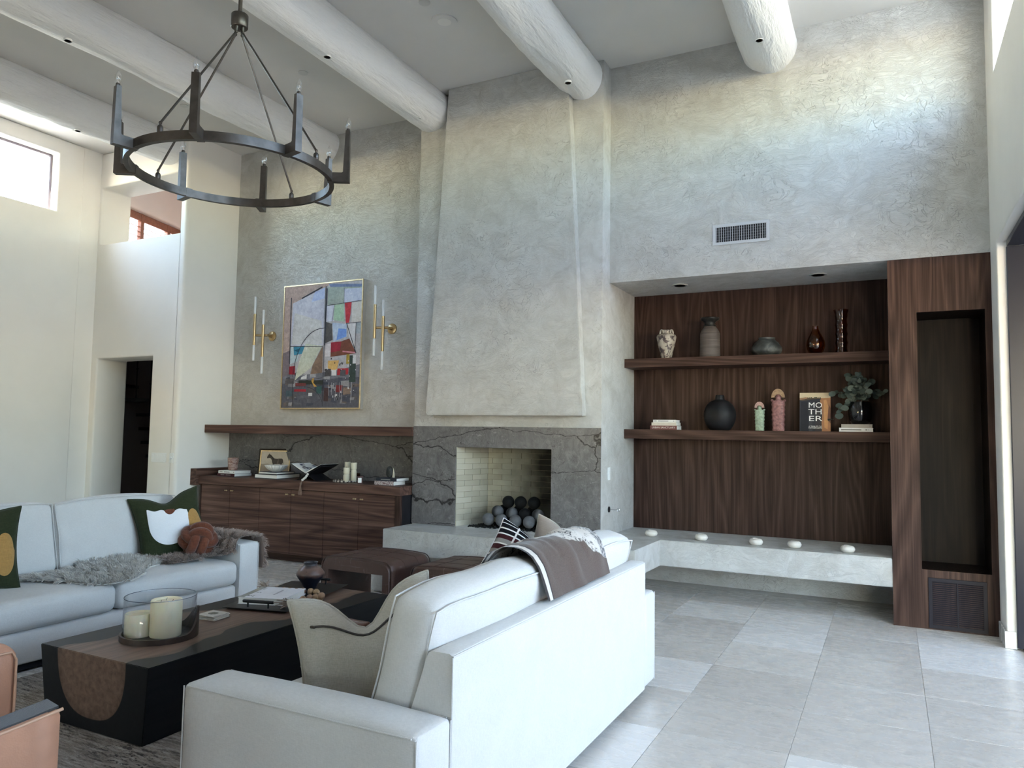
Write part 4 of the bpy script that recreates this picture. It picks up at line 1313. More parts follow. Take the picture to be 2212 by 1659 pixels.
# ------------------------------------------------------------------ soft furniture helpers
def softbox(b, c, size, r, n=(10, 10, 6), crown=None, M=None, fn=None):
    """upholstered block: rounded edges, faces crowned; crown = (cx, cy, cz) bulge per axis"""
    h = Vector(size) / 2
    cr = crown or (0, 0, 0)
    idx = {}

    def vert(p):
        key = tuple(round(x, 5) for x in p)
        if key in idx:
            return idx[key]
        q = Vector((p[0] * h.x, p[1] * h.y, p[2] * h.z))
        inn = Vector(tuple(max(-(h[i] - r), min(h[i] - r, q[i])) for i in range(3)))
        d = q - inn
        if d.length > 1e-9:
            q = inn + d.normalized() * r
        f = [1 - p[i] ** 2 for i in range(3)]
        q.x += cr[0] * p[0] * f[1] * f[2]
        q.y += cr[1] * p[1] * f[0] * f[2]
        q.z += cr[2] * p[2] * f[0] * f[1]
        if fn:
            q = fn(q, p)
        q = q + Vector(c)
        if M is not None:
            q = M @ q
        idx[key] = b.bm.verts.new(q)
        return idx[key]
    # denser rows near the edges
    ks = lambda m: [math.sin((i / m - 0.5) * PI) if m > 2 else (2 * i / m - 1) for i in range(m + 1)]
    ax = [ks(n[0]), ks(n[1]), ks(n[2])]
    for a in range(3):
        u, v = (a + 1) % 3, (a + 2) % 3
        for s in (-1, 1):
            for i in range(n[u]):
                for j in range(n[v]):
                    q = []
                    for (di, dj) in ((0, 0), (1, 0), (1, 1), (0, 1)):
                        p = [0, 0, 0]
                        p[a] = s
                        p[u] = ax[u][i + di]
                        p[v] = ax[v][j + dj]
                        q.append(vert(tuple(p)))
                    try:
                        b.bm.faces.new(q)
                    except ValueError:
                        pass
    return b


def wrinkle(seed, amp):
    ra = np.random.default_rng(seed)
    F_ = ra.uniform(4, 17, (6, 3))
    P_ = ra.uniform(0, 6.28, 6)
    return lambda q: amp * sum(math.sin(F_[i][0] * q.x + F_[i][1] * q.y + F_[i][2] * q.z + P_[i]) for i in range(6)) / 6


SL, SD, SARM = 2.52, 1.02, 0.205


def make_sofa(M, label, seed):
    """local frame: back at x=0, seat faces +x, length along y"""
    loc = M @ Vector((SD / 2, 0, 0))
    t = thing('sofa', label, 'sofa', tuple(loc), 'pair of off-white linen sofas')
    hl = SL / 2
    li = hl - SARM
    B().box(0.06, SD - 0.06, -hl + 0.05, hl - 0.05, 0.0135, 0.055, M=M).build('plinth', MT['blackwood'], t, smooth=0)
    wr = wrinkle(seed, 0.006)
    b = B()
    softbox(b, (SD / 2 + 0.06, 0, 0.155), (SD - 0.16, 2 * li, 0.20), 0.03, (10, 16, 6), (0.012, 0, 0), M)
    b.build('seat_base', MT['linen'], t, smooth=60)
    # back: wedge section
    sec = [(0.0, 0.055), (0.0, 0.76), (0.006, 0.772), (0.016, 0.777), (0.085, 0.777), (0.097, 0.770), (0.102, 0.758), (0.20, 0.46), (0.20, 0.055)]
    n = len(sec)
    ny = 12
    bb_ = B()
    rows_ = []
    for j in range(ny + 1):
        y = -li + 2 * li * j / ny
        k = 1 - (2 * j / ny - 1) ** 6
        rows_.append([bb_.bm.verts.new(M @ Vector((x - (0.004 * k if 0.1 < z < 0.75 and x < 0.01 else 0), y, z + (0.003 * k if z > 0.7 else 0)))) for x, z in sec])
    for j in range(ny):
        for i in range(n):
            bb_.bm.faces.new((rows_[j][i], rows_[j][(i + 1) % n], rows_[j + 1][(i + 1) % n], rows_[j + 1][i]))
    bb_.bm.faces.new(rows_[0])
    bb_.bm.faces.new(rows_[-1][::-1])
    bo = bb_.build('back', MT['linen'], t, smooth=35)
    B().tube([M @ Vector((0.002, -li + 2 * li * i / 20, 0.768)) for i in range(21)], 0.0035, 6).build('top_seam', MT['linen'], bo)
    for s in (-1, 1):
        B().tube([M @ Vector(p) for p in ((0.002, s * li, 0.06), (0.002, s * li, 0.765))], 0.0035, 6).build('end_seam', MT['linen'], bo)
    for s in (-1, 1):
        yc = s * (hl - SARM / 2)
        ab = B()
        softbox(ab, (SD / 2, yc, 0.318), (SD, SARM, 0.525), 0.022, (18, 10, 8), (0.004, 0, 0.030), M, lambda q, p: q + Vector((0, 0, wr(q) * 0.4)))
        ao = ab.build('arm', MT['linen'], t, smooth=60)
        for sy in (-1, 1):
            pts = [M @ Vector((0.02 + (SD - 0.04) * i / 24, yc + sy * (SARM / 2 - 0.002), 0.5735)) for i in range(25)]
            B().tube(pts, 0.003, 6).build('arm_seam', MT['linen'], ao)
            for xx in (0.003, SD - 0.003):
                B().tube([M @ Vector((xx, yc + sy * (SARM / 2 - 0.004), 0.06)), M @ Vector((xx, yc + sy * (SARM / 2 - 0.004), 0.57))], 0.003, 6).build('corner_seam', MT['linen'], ao)
    for s in (-1, 1):
        cy = s * li / 2
        wr2 = wrinkle(seed + 3 + s, 0.008)
        cb = B()
        softbox(cb, (0.605, cy, 0.352), (0.84, li - 0.006, 0.185), 0.055, (14, 16, 8), (0.015, 0.0, 0.016), M, lambda q, p: q + Vector((0, 0, wr2(q) * (1 if p[2] > 0 else 0))))
        co = cb.build('seat_cushion', MT['linen'], t, smooth=60)
        wr3 = wrinkle(seed + 9 + s, 0.012)
        kb = B()
        Mk = M @ Matrix.Translation((0.215, cy, 0.695)) @ Matrix.Rotation(math.radians(-13.5), 4, 'Y')

        def slump(q, p, f=wr3):
            q = q + Vector((f(q), 0, f(q) * 0.6))
            if p[2] > 0:
                q.z -= 0.018 * (p[1] ** 4)
            return q
        softbox(kb, (0, 0, 0), (0.185, li - 0.004, 0.515), 0.05, (8, 18, 14), (0.028, 0, 0.02), Mk, slump)
        ko = kb.build('back_cushion', MT['linen'], t, smooth=60)
        for sx in (-1, 1):
            hw, hh = (li - 0.004) / 2 - 0.012, 0.515 / 2 - 0.012
            loop = []
            for (y, z) in ((-hw, -hh), (hw, -hh), (hw, hh), (-hw, hh)):
                loop.append((y, z))
            pts = []
            for i in range(4):
                a, c = loop[i], loop[(i + 1) % 4]
                for k in range(12):
                    f = k / 12
                    y, z = a[0] + (c[0] - a[0]) * f, a[1] + (c[1] - a[1]) * f
                    q = slump(Vector((sx * 0.088, y, z)), (sx, y / hw, z / hh))
                    pts.append(Mk @ q)
            B().tube(pts, 0.0035, 6, True).build('piping', MT['linen'], ko)
    return t


make_sofa(Matrix.Translation((-1.282, 3.195, 0)) @ Matrix.Rotation(PI - 0.004, 4, 'Z'), 'off-white linen sofa seen from behind in the foreground', 3)
make_sofa(Matrix.Translation((-5.715, 3.39, 0)), 'off-white linen sofa against the left, facing the coffee table', 11)

# ------------------------------------------------------------------ rug, coffee table
rg = G('rug_wool', rough=0.95, spec=0.1)
rp = rg.pos()
row = rg.noise(rg.map(rp, (6, 55, 1)), 1.0, 4, 0.65, 0.6)
blot = rg.noise(rg.map(rp, (16, 60, 1)), 1.0, 3, 0.7, 0.8)
big = rg.noise(rp, 2.2, 3)
c1 = rg.ramp(row, [(0.30, (0.10, 0.083, 0.073)), (0.48, (0.28, 0.245, 0.215)), (0.66, (0.42, 0.385, 0.345))])
dk = rg.m('MULTIPLY', rg.ramp(blot, [(0.52, 0.0), (0.60, 1.0)]), rg.ramp(big, [(0.4, 0.15), (0.6, 1.0)]))
rg.set('Base Color', rg.mix(dk, c1, (0.028, 0.024, 0.024)))
rg.bump(rg.noise(rg.map(rp, (60, 120, 60)), 1.0, 3), 0.8, 0.006)
RX_, RY_ = (-4.655, -2.33), (0.7, 4.46)
b = B()
b.box(RX_[0], RX_[1], RY_[0], RY_[1], 0.0006, 0.004)
ra = np.random.default_rng(5)
pha = ra.uniform(0, 6.28, 400)


def rugz(u, v):
    x, y = RX_[0] + (RX_[1] - RX_[0]) * u, RY_[0] + (RY_[1] - RY_[0]) * v
    rowi = y / 0.021
    k = int(rowi) % 400
    z = 0.008 + 0.0035 * abs(math.sin(PI * rowi)) ** 0.6 + 0.0012 * math.sin(x * 230 + pha[k]) + 0.001 * math.sin(x * 61 + 3 * pha[k])
    e = min(u, 1 - u, v, 1 - v)
    return (x, y, 0.0045 + (z - 0.0045) * min(1, e * 120))


b.grid(rugz, 330, 620)
tag(b.build('area_rug', rg.mat, smooth=80), 'shaggy beige and charcoal wool rug under the coffee table', 'rug')

TC = Vector((-3.51, 3.34, 0))
tg = G('painted_table_wood', rough=0.42, spec=0.22)
tp = tg.obj()
sx_, sy_, sz_ = tg.sep(tp)
wob = tg.m('MULTIPLY', tg.m('SUBTRACT', tg.noise(tg.n('CombineXYZ', X=0.0, Y=sy_, Z=0.0), 1.9, 2), 0.5), 0.55)
ux = tg.m('POWER', tg.m('DIVIDE', tg.m('ABSOLUTE', tg.m('ADD', tg.m('ADD', sx_, 0.005), wob)), 0.265), 2.6)
uz = tg.m('POWER', tg.m('DIVIDE', tg.m('SUBTRACT', 0.3725, sz_), 0.315), 2.4)
d_ = tg.m('ADD', ux, uz)
ins = tg.ramp(d_, [(0.0, 1.0), (0.955, 1.0), (0.985, 0.0)])
gn = tg.noise(tg.map(tp, (30, 2.2, 30)), 1.0, 4, 0.6, 0.4)
wc = tg.ramp(gn, [(0.3, (0.105, 0.062, 0.044)), (0.7, (0.215, 0.135, 0.098))])
rim = tg.ramp(d_, [(0.6, 1.0), (0.97, 0.72)])
wc = tg.mix(1.0, wc, rim, 'MULTIPLY')
bc = tg.ramp(gn, [(0.3, (0.006, 0.006, 0.007)), (0.7, (0.011, 0.011, 0.012))])
tg.set('Base Color', tg.mix(ins, bc, wc))
tg.bump(gn, 0.04, 0.002)
vs = []
for z, x0, x1, y0, y1 in ((0.0125, -3.893, -3.147, 2.43, 4.25), (0.385, -3.925, -3.097, 2.408, 4.272)):
    vs += [(x0, y0, z), (x1, y0, z), (x1, y1, z), (x0, y1, z)]
ct = B().raw(vs, [(0, 1, 2, 3), (4, 5, 6, 7), (0, 1, 5, 4), (1, 2, 6, 5), (2, 3, 7, 6), (3, 0, 4, 7)])
bmesh.ops.bevel(ct.bm, geom=list(ct.bm.edges), offset=0.003, segments=2, affect='EDGES')
tag(ct.build('coffee_table', tg.mat), 'black block coffee table with a brown painted band down its top and end', 'coffee table')

# ------------------------------------------------------------------ waterfall ottomans
def ottoman(x0, x1, y0, y1, h, label, seed):
    t = thing('ottoman', label, 'ottoman', ((x0 + x1) / 2, (y0 + y1) / 2, 0), 'pair of worn brown leather ottomans')
    th, R = 0.085, 0.075
    cx = (x0 + x1) / 2
    hw = (x1 - x0) / 2
    outer, inner = [], []
    sec = [(-hw, 0.002), (-hw, 0.1), (-hw, 0.25), (-hw, h - R)]
    sec += [(-hw + R - R * math.cos(a), h - R + R * math.sin(a)) for a in np.linspace(0.2, PI / 2, 7)]
    sec += [(-hw + R + (2 * hw - 2 * R) * f, h + 0.012 * (1 - (2 * f - 1) ** 2)) for f in np.linspace(0.08, 0.92, 9)]
    sec += [(hw - R + R * math.sin(a), h - R + R * math.cos(a)) for a in np.linspace(0, PI / 2 - 0.2, 7)]
    sec += [(hw, h - R), (hw, 0.25), (hw, 0.1), (hw, 0.002)]
    iw, ih = hw - th, h - 0.105
    ins_ = [(hw - th, 0.002), (hw - th, ih), (-hw + th, ih), (-hw + th, 0.002)]
    full = sec + ins_
    ny = 14
    b = B()
    rows_ = []
    for j in range(ny + 1):
        f = j / ny
        y = y0 + (y1 - y0) * f
        e = min(f, 1 - f) * (y1 - y0)
        k = math.sqrt(max(0.0, 1 - (max(0, 0.03 - e) / 0.03) ** 2)) if e < 0.03 else 1.0
        ins2 = (1 - k) * 0.022
        row_ = []
        for i, (x, z) in enumerate(full):
            s = 1 - ins2 / hw if i < len(sec) else 1.0
            row_.append(b.bm.verts.new((cx + x * s, y, z - (ins2 if (i < len(sec) and z > h - R) else 0))))
        rows_.append(row_)
    n = len(full)
    for j in range(ny):
        for i in range(n):
            b.bm.faces.new((rows_[j][i], rows_[j][(i + 1) % n], rows_[j + 1][(i + 1) % n], rows_[j + 1][i]))
    b.bm.faces.new(rows_[0])
    b.bm.faces.new(rows_[-1][::-1])
    bo = b.build('upholstered_body', MT['leather_brown'], t, smooth=50)
    lea = plain('brown_leather_seam', (0.06, 0.03, 0.023), 0.5)
    for yy in (y0 + 0.012, y1 - 0.012):
        pts = [(cx + x * 0.985, yy, z * 0.998) for x, z in sec]
        B().tube(pts, 0.0045, 6).build('piping', lea, bo)
    for f in (0.34, 0.67):
        yy = y0 + (y1 - y0) * f
        B().tube([(cx + x * 1.0, yy + 0.004 * math.sin(9 * x), z + 0.0005) for x, z in sec[3:-3]], 0.0022, 5).build('stitched_seam', lea, bo)
    for f in (0.3, 0.62):
        xx = x0 + (x1 - x0) * f
        B().tube([(xx, y0 + 0.03 + (y1 - y0 - 0.06) * k / 10, h + 0.0115 * (1 - (2 * f - 1) ** 2)) for k in range(11)], 0.0022, 5).build('stitched_seam', lea, bo)
    return t


ottoman(-4.33, -3.60, 4.99, 5.58, 0.447, 'worn brown leather waterfall ottoman nearer the console cabinet', 1)
ottoman(-3.43, -2.70, 5.00, 5.59, 0.447, 'worn brown leather waterfall ottoman partly behind the foreground sofa', 2)

# white boucle stool glimpsed through the first ottoman
b = B()
wr = wrinkle(40, 0.006)
softbox(b, (-4.1, 5.93, 0.125), (0.62, 0.34, 0.245), 0.05, (26, 18, 12), (0.01, 0.01, 0.01), None, lambda q, p: q * (1 + 0.0) + Vector((random.uniform(-.004, .004), random.uniform(-.004, .004), random.uniform(-.004, .004) if q.z > -0.1 else 0)))
tag(b.build('boucle_stool', mk_fabric('white_boucle', (0.70, 0.69, 0.67), 90, 0.2, 0.9), smooth=60), 'low white boucle stool glimpsed between the legs of the ottoman', 'stool')

# ------------------------------------------------------------------ black console table behind the left sofa
CTB = thing('console_table', 'blue-black console table with rounded end behind the left sofa', 'table', (-6.06, 3.0, 0))
pts = [(-6.30, 1.6), (-5.80, 1.6)]
pts += [(-5.80 - 0.25 * (1 - math.cos(a)) , 3.88 + 0.24 * math.sin(a)) for a in np.linspace(0, PI, 16)]
B().prism(pts, 0.045, Matrix.Translation((0, 0, 0.765))).build('table_top', MT['navy_black'], CTB)
for y in (1.75, 3.75):
    for x in (-6.24, -5.86):
        B().box(x - 0.02, x + 0.02, y - 0.02, y + 0.02, 0.0, 0.765).build('leg', MT['navy_black'], CTB, smooth=0)

# ------------------------------------------------------------------ tan leather armchair at the lower left
fa = math.radians(-11.5)
AM = Matrix.Translation((-2.915, 1.25, 0)) @ Matrix.Rotation(fa, 4, 'Z')
AC = thing('armchair', 'tan leather armchair cut off at the lower left corner', 'armchair', (-2.915, 1.25, 0))
B().box(-0.33, 0.33, -0.34, 0.34, 0.0135, 0.05, M=AM).build('plinth', MT['blackwood'], AC, smooth=0)
for s in (-1, 1):
    b = B()
    top = lambda y: 0.545 + 0.045 * max(0, (y + 0.1) / 0.5) ** 1.5 + 0.12 * max(0, (-y - 0.05) / 0.35) ** 1.4
    ny = 18
    rows_ = []
    for j in range(ny + 1):
        y = -0.38 + 0.79 * j / ny
        bow = 0.03 * math.cos((y) / 0.42 * PI / 2)
        fr_ = 1.0 if j < ny - 1 else 0.85
        x0, x1 = 0.335 + bow - 0.02, 0.425 + bow
        if j == ny:
            x0, x1 = x0 + 0.02, x1 - 0.02
        zt = top(y) - (0.02 if j == ny else 0)
        sec = [(x0, 0.05), (x0, zt - 0.012), (x0 + 0.012, zt), (x1 - 0.012, zt), (x1, zt - 0.012), (x1, 0.05)]
        rows_.append([b.bm.verts.new(AM @ Vector((s * x, y, z))) for x, z in sec])
    for j in range(ny):
        for i in range(6):
            b.bm.faces.new((rows_[j][i], rows_[j][(i + 1) % 6], rows_[j + 1][(i + 1) % 6], rows_[j + 1][i]))
    b.bm.faces.new(rows_[0])
    b.bm.faces.new(rows_[-1][::-1])
    ao = b.build('arm', MT['leather_tan'], AC, smooth=45)
    tbm = B()
    rows_ = []
    for j in range(ny + 1):
        y = -0.375 + 0.775 * j / ny
        bow = 0.03 * math.cos((y) / 0.42 * PI / 2)
        x0, x1 = 0.327 + bow - 0.01, 0.413 + bow
        zt = top(y)
        rows_.append([tbm.bm.verts.new(AM @ Vector((s * x, y, z))) for x, z in ((x0, zt - 0.05), (x0, zt + 0.006), (x1, zt + 0.006), (x1, zt - 0.002))])
    for j in range(ny):
        for i in range(3):
            tbm.bm.faces.new((rows_[j][i], rows_[j][i + 1], rows_[j + 1][i + 1], rows_[j + 1][i]))
    tbm.build('arm_cap', MT['leather_black'], ao, smooth=45)
    pts = []
    for j in range(ny + 1):
        y = -0.375 + 0.785 * j / ny
        bow = 0.03 * math.cos((y) / 0.42 * PI / 2)
        pts.append(AM @ Vector((s * (0.423 + bow), y, top(y) - 0.006)))
    pl = plain('tan_piping', (0.55, 0.33, 0.22), 0.5)
    B().tube(pts, 0.0055, 8).build('piping', pl, ao)
    B().tube([AM @ Vector((s * (0.426 + 0.03 * math.cos(0.22 / 0.42 * PI / 2)), 0.22, z)) for z in (0.06, 0.3, top(0.22) - 0.01)], 0.0025, 6).build('side_seam', plain('tan_seam', (0.2, 0.1, 0.06), 0.6), ao)
b = B()
softbox(b, (0, 0.05, 0.30), (0.62, 0.72, 0.22), 0.06, (12, 14, 8), (0, 0.01, 0.02), AM)
b.build('seat_cushion', MT['leather_tan'], AC, smooth=60)
b = B()
softbox(b, (0, -0.33, 0.50), (0.80, 0.16, 0.62), 0.06, (14, 6, 12), (0, 0.03, 0.02), AM)
b.build('back', MT['leather_tan'], AC, smooth=60)
# second tan chair arm cushion showing at the frame edge
b = B()
hcm = AM @ Matrix.Translation((-0.375, 0.36, 0.42)) @ Matrix.Rotation(math.radians(8), 4, 'Z')
softbox(b, (0, 0, 0), (0.12, 0.34, 0.40), 0.045, (8, 10, 10), (0.015, 0.02, 0.02), hcm)
hc = b.build('side_bolster', MT['leather_tan'], AC, smooth=60)
lp = []
for (y, z) in ((-0.14, -0.17), (0.14, -0.17), (0.158, -0.15), (0.158, 0.15), (0.14, 0.18), (-0.14, 0.18), (-0.158, 0.15), (-0.158, -0.15)):
    lp.append(hcm @ Vector((0.062, y, z)))
B().tube(lp, 0.005, 6, True).build('piping', pl, hc)

# ------------------------------------------------------------------ pillows
def pillow(name, label, c, nrm, up, w, h, t, mat, ears=0.10, dent=0.0, sag=0.0, seed=0, wr_amp=0.006, n=26, roll=0.0, bend=0.0, group=None):
    nrm, up = Vector(nrm).normalized(), Vector(up)
    up = (up - nrm * up.dot(nrm)).normalized()
    rt = up.cross(nrm).normalized()
    rt, up = rt * math.cos(roll) + up * math.sin(roll), up * math.cos(roll) - rt * math.sin(roll)
    c = Vector(c)
    wr = wrinkle(seed, wr_amp)

    def surf(u, v, s, off=0.0):
        au, av = abs(u), abs(v)
        x = w / 2 * u * (1 - ears * (1 - v * v) * au ** 2)
        y = h / 2 * v * (1 - ears * (1 - u * u) * av ** 2)
        T = t / 2 * ((1 - au ** 2.2) * (1 - av ** 2.2)) ** 0.5 + 0.004
        q = Vector((x, y, 0))
        if dent:
            g = math.exp(-(u / 0.38) ** 2)
            y2 = dent * g * max(0.0, (v + 0.35) / 1.35) ** 1.6
            q.y -= y2
            T *= 1 - 0.25 * g * max(0, v)
        q.y -= sag * (1 - v) * 0.0
        zz = s * (T + off) + bend * (v * v - 0.3) * 0.5 + wr(Vector((x, y, s * T))) * min(1, T / (t / 4))
        return c + rt * q.x + up * q.y + nrm * zz
    b = B()
    ks = [math.sin((i / n - 0.5) * PI) for i in range(n + 1)]
    uvl = b.bm.loops.layers.uv.new('UVMap')
    V = {}
    for s in (1, -1):
        for i in range(n + 1):
            for j in range(n + 1):
                edge = i in (0, n) or j in (0, n)
                if edge and s == -1:
                    V[s, i, j] = V[1, i, j]
                else:
                    V[s, i, j] = b.bm.verts.new(surf(ks[i], ks[j], 0 if edge else s))
    for s in (1, -1):
        for i in range(n):
            for j in range(n):
                q = [(i, j), (i + 1, j), (i + 1, j + 1), (i, j + 1)]
                if s < 0:
                    q = q[::-1]
                f = b.bm.faces.new([V[s, a, e] for a, e in q])
                for lp_, (a, e) in zip(f.loops, q):
                    lp_[uvl].uv = ((ks[a] + 1) / 2, (ks[e] + 1) / 2)
    o = tag(b.build(name, mat, smooth=70), label, 'cushion', group)
    edge_pts = []
    for (a, e) in [(i, 0) for i in range(n)] + [(n, j) for j in range(n)] + [(n - i, n) for i in range(n)] + [(0, n - j) for j in range(n)]:
        edge_pts.append(surf(ks[a], ks[e], 0))
    return o, surf, edge_pts


def patch(surf, s, u0, v0, fb_, nr, na, off, name, mat, parent):
    """applique: fb_(angle) gives its radius (ru, rv already in pillow units) around u0,v0"""
    b = B()
    ctr = b.bm.verts.new(surf(u0, v0, s, off))
    rings = []
    for k in range(1, nr + 1):
        ring = []
        for m in range(na):
            a = 2 * PI * m / na
            du, dv = fb_(a)
            u = max(-0.97, min(0.97, u0 + du * k / nr))
            v = max(-0.97, min(0.97, v0 + dv * k / nr))
            ring.append(b.bm.verts.new(surf(u, v, s, off if k < nr else off * 0.3)))
        rings.append(ring)
    for m in range(na):
        b.bm.faces.new((ctr, rings[0][m], rings[0][(m + 1) % na]))
        for k in range(nr - 1):
            b.bm.faces.new((rings[k][m], rings[k + 1][m], rings[k + 1][(m + 1) % na], rings[k][(m + 1) % na]))
    return b.build(name, mat, parent, smooth=70)


# oatmeal linen pillow in the corner of the foreground sofa
o, sf, ep = pillow('linen_cushion', 'large oatmeal linen cushion with a zip, chopped in the middle, nearest the viewer', (-1.855, 2.44, 0.640), (0.56, -0.77, 0.30), (-0.1, 0.25, 1), 0.56, 0.50, 0.19, MT['linen_grey'], 0.08, 0.15, seed=5, wr_amp=0.014, roll=math.radians(15))
B().tube(ep, 0.008, 8, True).build('piping', MT['linen_grey'], o)
zp = [sf(-0.72 + 1.5 * i / 20, 0.52, 1, 0.004) for i in range(21)]
zo = B().tube(zp, 0.0045, 6).build('zip', plain('dark_zip', (0.06, 0.05, 0.045), 0.5, 0.3), o)
B().box(-0.012, 0.012, -0.006, 0.006, -0.004, 0.004, 0.002, 1, M=Matrix.Translation(zp[0])).build('zip_pull', plain('zip_pull_metal', (0.08, 0.07, 0.06), 0.35, 0.8), zo)
o, sf, ep = pillow('velvet_cushion', 'low brown velvet cushion tucked in front of the oatmeal cushion', (-2.20, 2.64, 0.560), (-0.30, -0.90, 0.30), (0.05, 0.3, 1), 0.42, 0.25, 0.15, MT['brown_velvet'], 0.05, 0.0, seed=6)
B().tube(ep, 0.006, 6, True).build('piping', MT['brown_velvet'], o)

# striped pillow and two taupe pillows at the far end
sg = G('striped_print', rough=0.85, spec=0.15)
su = sg.sep(sg.uv())
sv = sg.m('ADD', su[1], sg.m('MULTIPLY', sg.m('POWER', su[0], 2.0), -0.10))
bands = [(0.0, S(60, 36, 38)), (0.06, S(150, 140, 138)), (0.11, S(66, 36, 40)), (0.17, S(230, 226, 222)), (0.19, S(110, 100, 98)), (0.27, S(70, 38, 42)), (0.33, S(228, 224, 220)), (0.35, S(128, 116, 112)),
         (0.43, S(72, 40, 44)), (0.48, S(226, 222, 218)), (0.50, S(140, 132, 128)), (0.56, S(62, 30, 34)), (0.63, S(228, 224, 220)), (0.65, S(150, 146, 142)), (0.71, S(64, 30, 34)), (0.77, S(230, 228, 224)), (0.79, S(22, 20, 26)), (0.85, S(230, 228, 224)), (0.87, S(16, 15, 20)), (0.93, S(228, 226, 222)), (0.945, S(14, 14, 18))]
sc1 = sg.ramp(sg.m('FRACT', sv), bands, 'CONSTANT')
dv = sg.ramp(sg.m('ABSOLUTE', sg.m('SUBTRACT', sg.m('FRACT', sg.m('MULTIPLY', su[0], 2.2)), 0.5)), [(0.0, 1.0), (0.018, 1.0), (0.03, 0.0)])
sg.set('Base Color', sg.mix(dv, sc1, S(220, 214, 210)))
o, sf, ep = pillow('striped_cushion', 'cushion with curved black, maroon and grey stripes at the far end of the foreground sofa', (-1.87, 3.86, 0.715), (0.50, -0.66, 0.55), (0.32, 0.55, 1), 0.50, 0.50, 0.17, sg.mat, 0.08, 0.03, seed=8)
B().tube(ep, 0.005, 6, True).build('piping', MT['white_cotton'], o)
o, sf, ep = pillow('taupe_cushion', 'taupe cushion with pale flange, its pointed corner rising above the sofa back', (-1.70, 4.08, 0.735), (0.10, -0.93, 0.35), (0.18, 0.32, 1), 0.52, 0.50, 0.17, MT['taupe'], 0.10, 0.08, seed=9)
B().tube(ep, 0.007, 6, True).build('piping', MT['linen_grey'], o)
o, sf, ep = pillow('blush_cushion', 'small pale taupe cushion corner showing beneath the striped cushion', (-2.06, 3.52, 0.60), (-0.2, -0.7, 0.7), (0, 0.7, 0.7), 0.40, 0.36, 0.14, mk_fabric('blush_taupe', (0.50, 0.40, 0.34), 300, 0.12, 0.2), 0.06, 0.0, seed=10)

# olive pillows with appliqued shapes on the left sofa
def olive(c, nrm, up, label, mirror, roll=0.0):
    o, sf, ep = pillow('applique_cushion', label, c, nrm, up, 0.54, 0.54, 0.17, MT['green_velvet'], 0.10, 0.07, seed=12 + mirror, wr_amp=0.010, roll=roll, group='olive cushions with applique shapes')
    B().tube(ep, 0.006, 6, True).build('piping', MT['green_velvet'], o)

    def white(a):
        du, dv_ = 0.60 * math.cos(a), 0.62 * math.sin(a)
        if dv_ > 0:
            dv_ = min(dv_ * 2.2, 0.55 - 0.22 * max(0.0, du + 0.1) - 0.04 * math.sin(14 * du))
            du = du * 1.0
        return du, dv_
    patch(sf, 1, -0.10, -0.02, white, 10, 72, 0.004, 'white_shape', MT['white_cotton'], o)
    patch(sf, 1, -0.02, 0.50, lambda a: (0.15 * math.cos(a), 0.16 * math.sin(a) - (0.05 if math.sin(a) > 0.6 else 0)), 4, 24, 0.006, 'rust_shape', MT['rust_boucle'], o)
    patch(sf, 1, 0.66, -0.10, lambda a: (0.24 * math.cos(a) * (1.0 if math.sin(a) > 0 else 1.15), (0.42 if math.sin(a) > 0 else 0.62) * math.sin(a)), 6, 32, 0.005, 'ochre_shape', MT['ochre_velvet'], o)


olive((-5.245, 4.215, 0.72), (0.88, -0.36, 0.30), (-0.22, 0.12, 1), 'olive velvet cushion with white, rust and ochre shapes beside the knot cushion', 0, math.radians(11))
olive((-5.215, 2.72, 0.715), (0.90, -0.30, 0.30), (-0.22, 0.10, 1), 'olive velvet cushion with an ochre shape cut off at the left edge', 1)

# rust knot cushion
KC = Vector((-5.02, 4.31, 0.606))
KN = thing('knot_cushion', 'rust boucle knot cushion on the fur throw', 'cushion', tuple(KC - Vector((0, 0, 0.14))))


KR = Matrix.Rotation(0.75, 3, 'Z') @ Matrix.Rotation(0.55, 3, 'X') @ Matrix.Rotation(0.35, 3, 'Y')
for ax in range(3):
    e1, e2, e3 = [Vector(tuple(1.0 if i == (ax + k) % 3 else 0.0 for i in range(3))) for k in range(3)]
    for off in (-0.036, 0.036):
        pts = []
        for t in np.linspace(0, 2 * PI, 49)[:-1]:
            rad_ = 0.088 + 0.026 * math.cos(2 * t)       # over at e1, under at e2: the three bands weave
            pts.append(KC + KR @ (e1 * (rad_ * math.cos(t)) + e2 * (rad_ * math.sin(t)) + e3 * off))
        B().tube(pts, 0.037, 12, True).build('knot_strand', MT['rust_boucle'], KN, smooth=70)
B().sphere(KC, 0.085, 20, 14).build('knot_core', MT['rust_boucle'], KN, smooth=70)

# ------------------------------------------------------------------ fur throws
def fur_mat(name, root, tip):
    g = G(name, rough=0.75, spec=0.25)
    f = g.sep(g.uv())[1]
    nz = g.noise(g.obj(), 14, 3)
    c = g.ramp(f, [(0.0, root), (0.75, tip)])
    g.set('Base Color', g.mix(g.m('MULTIPLY', nz, 0.5), c, tuple(x * 0.6 for x in tip)))
    g.set('Sheen Weight', 0.3)
    return g.mat


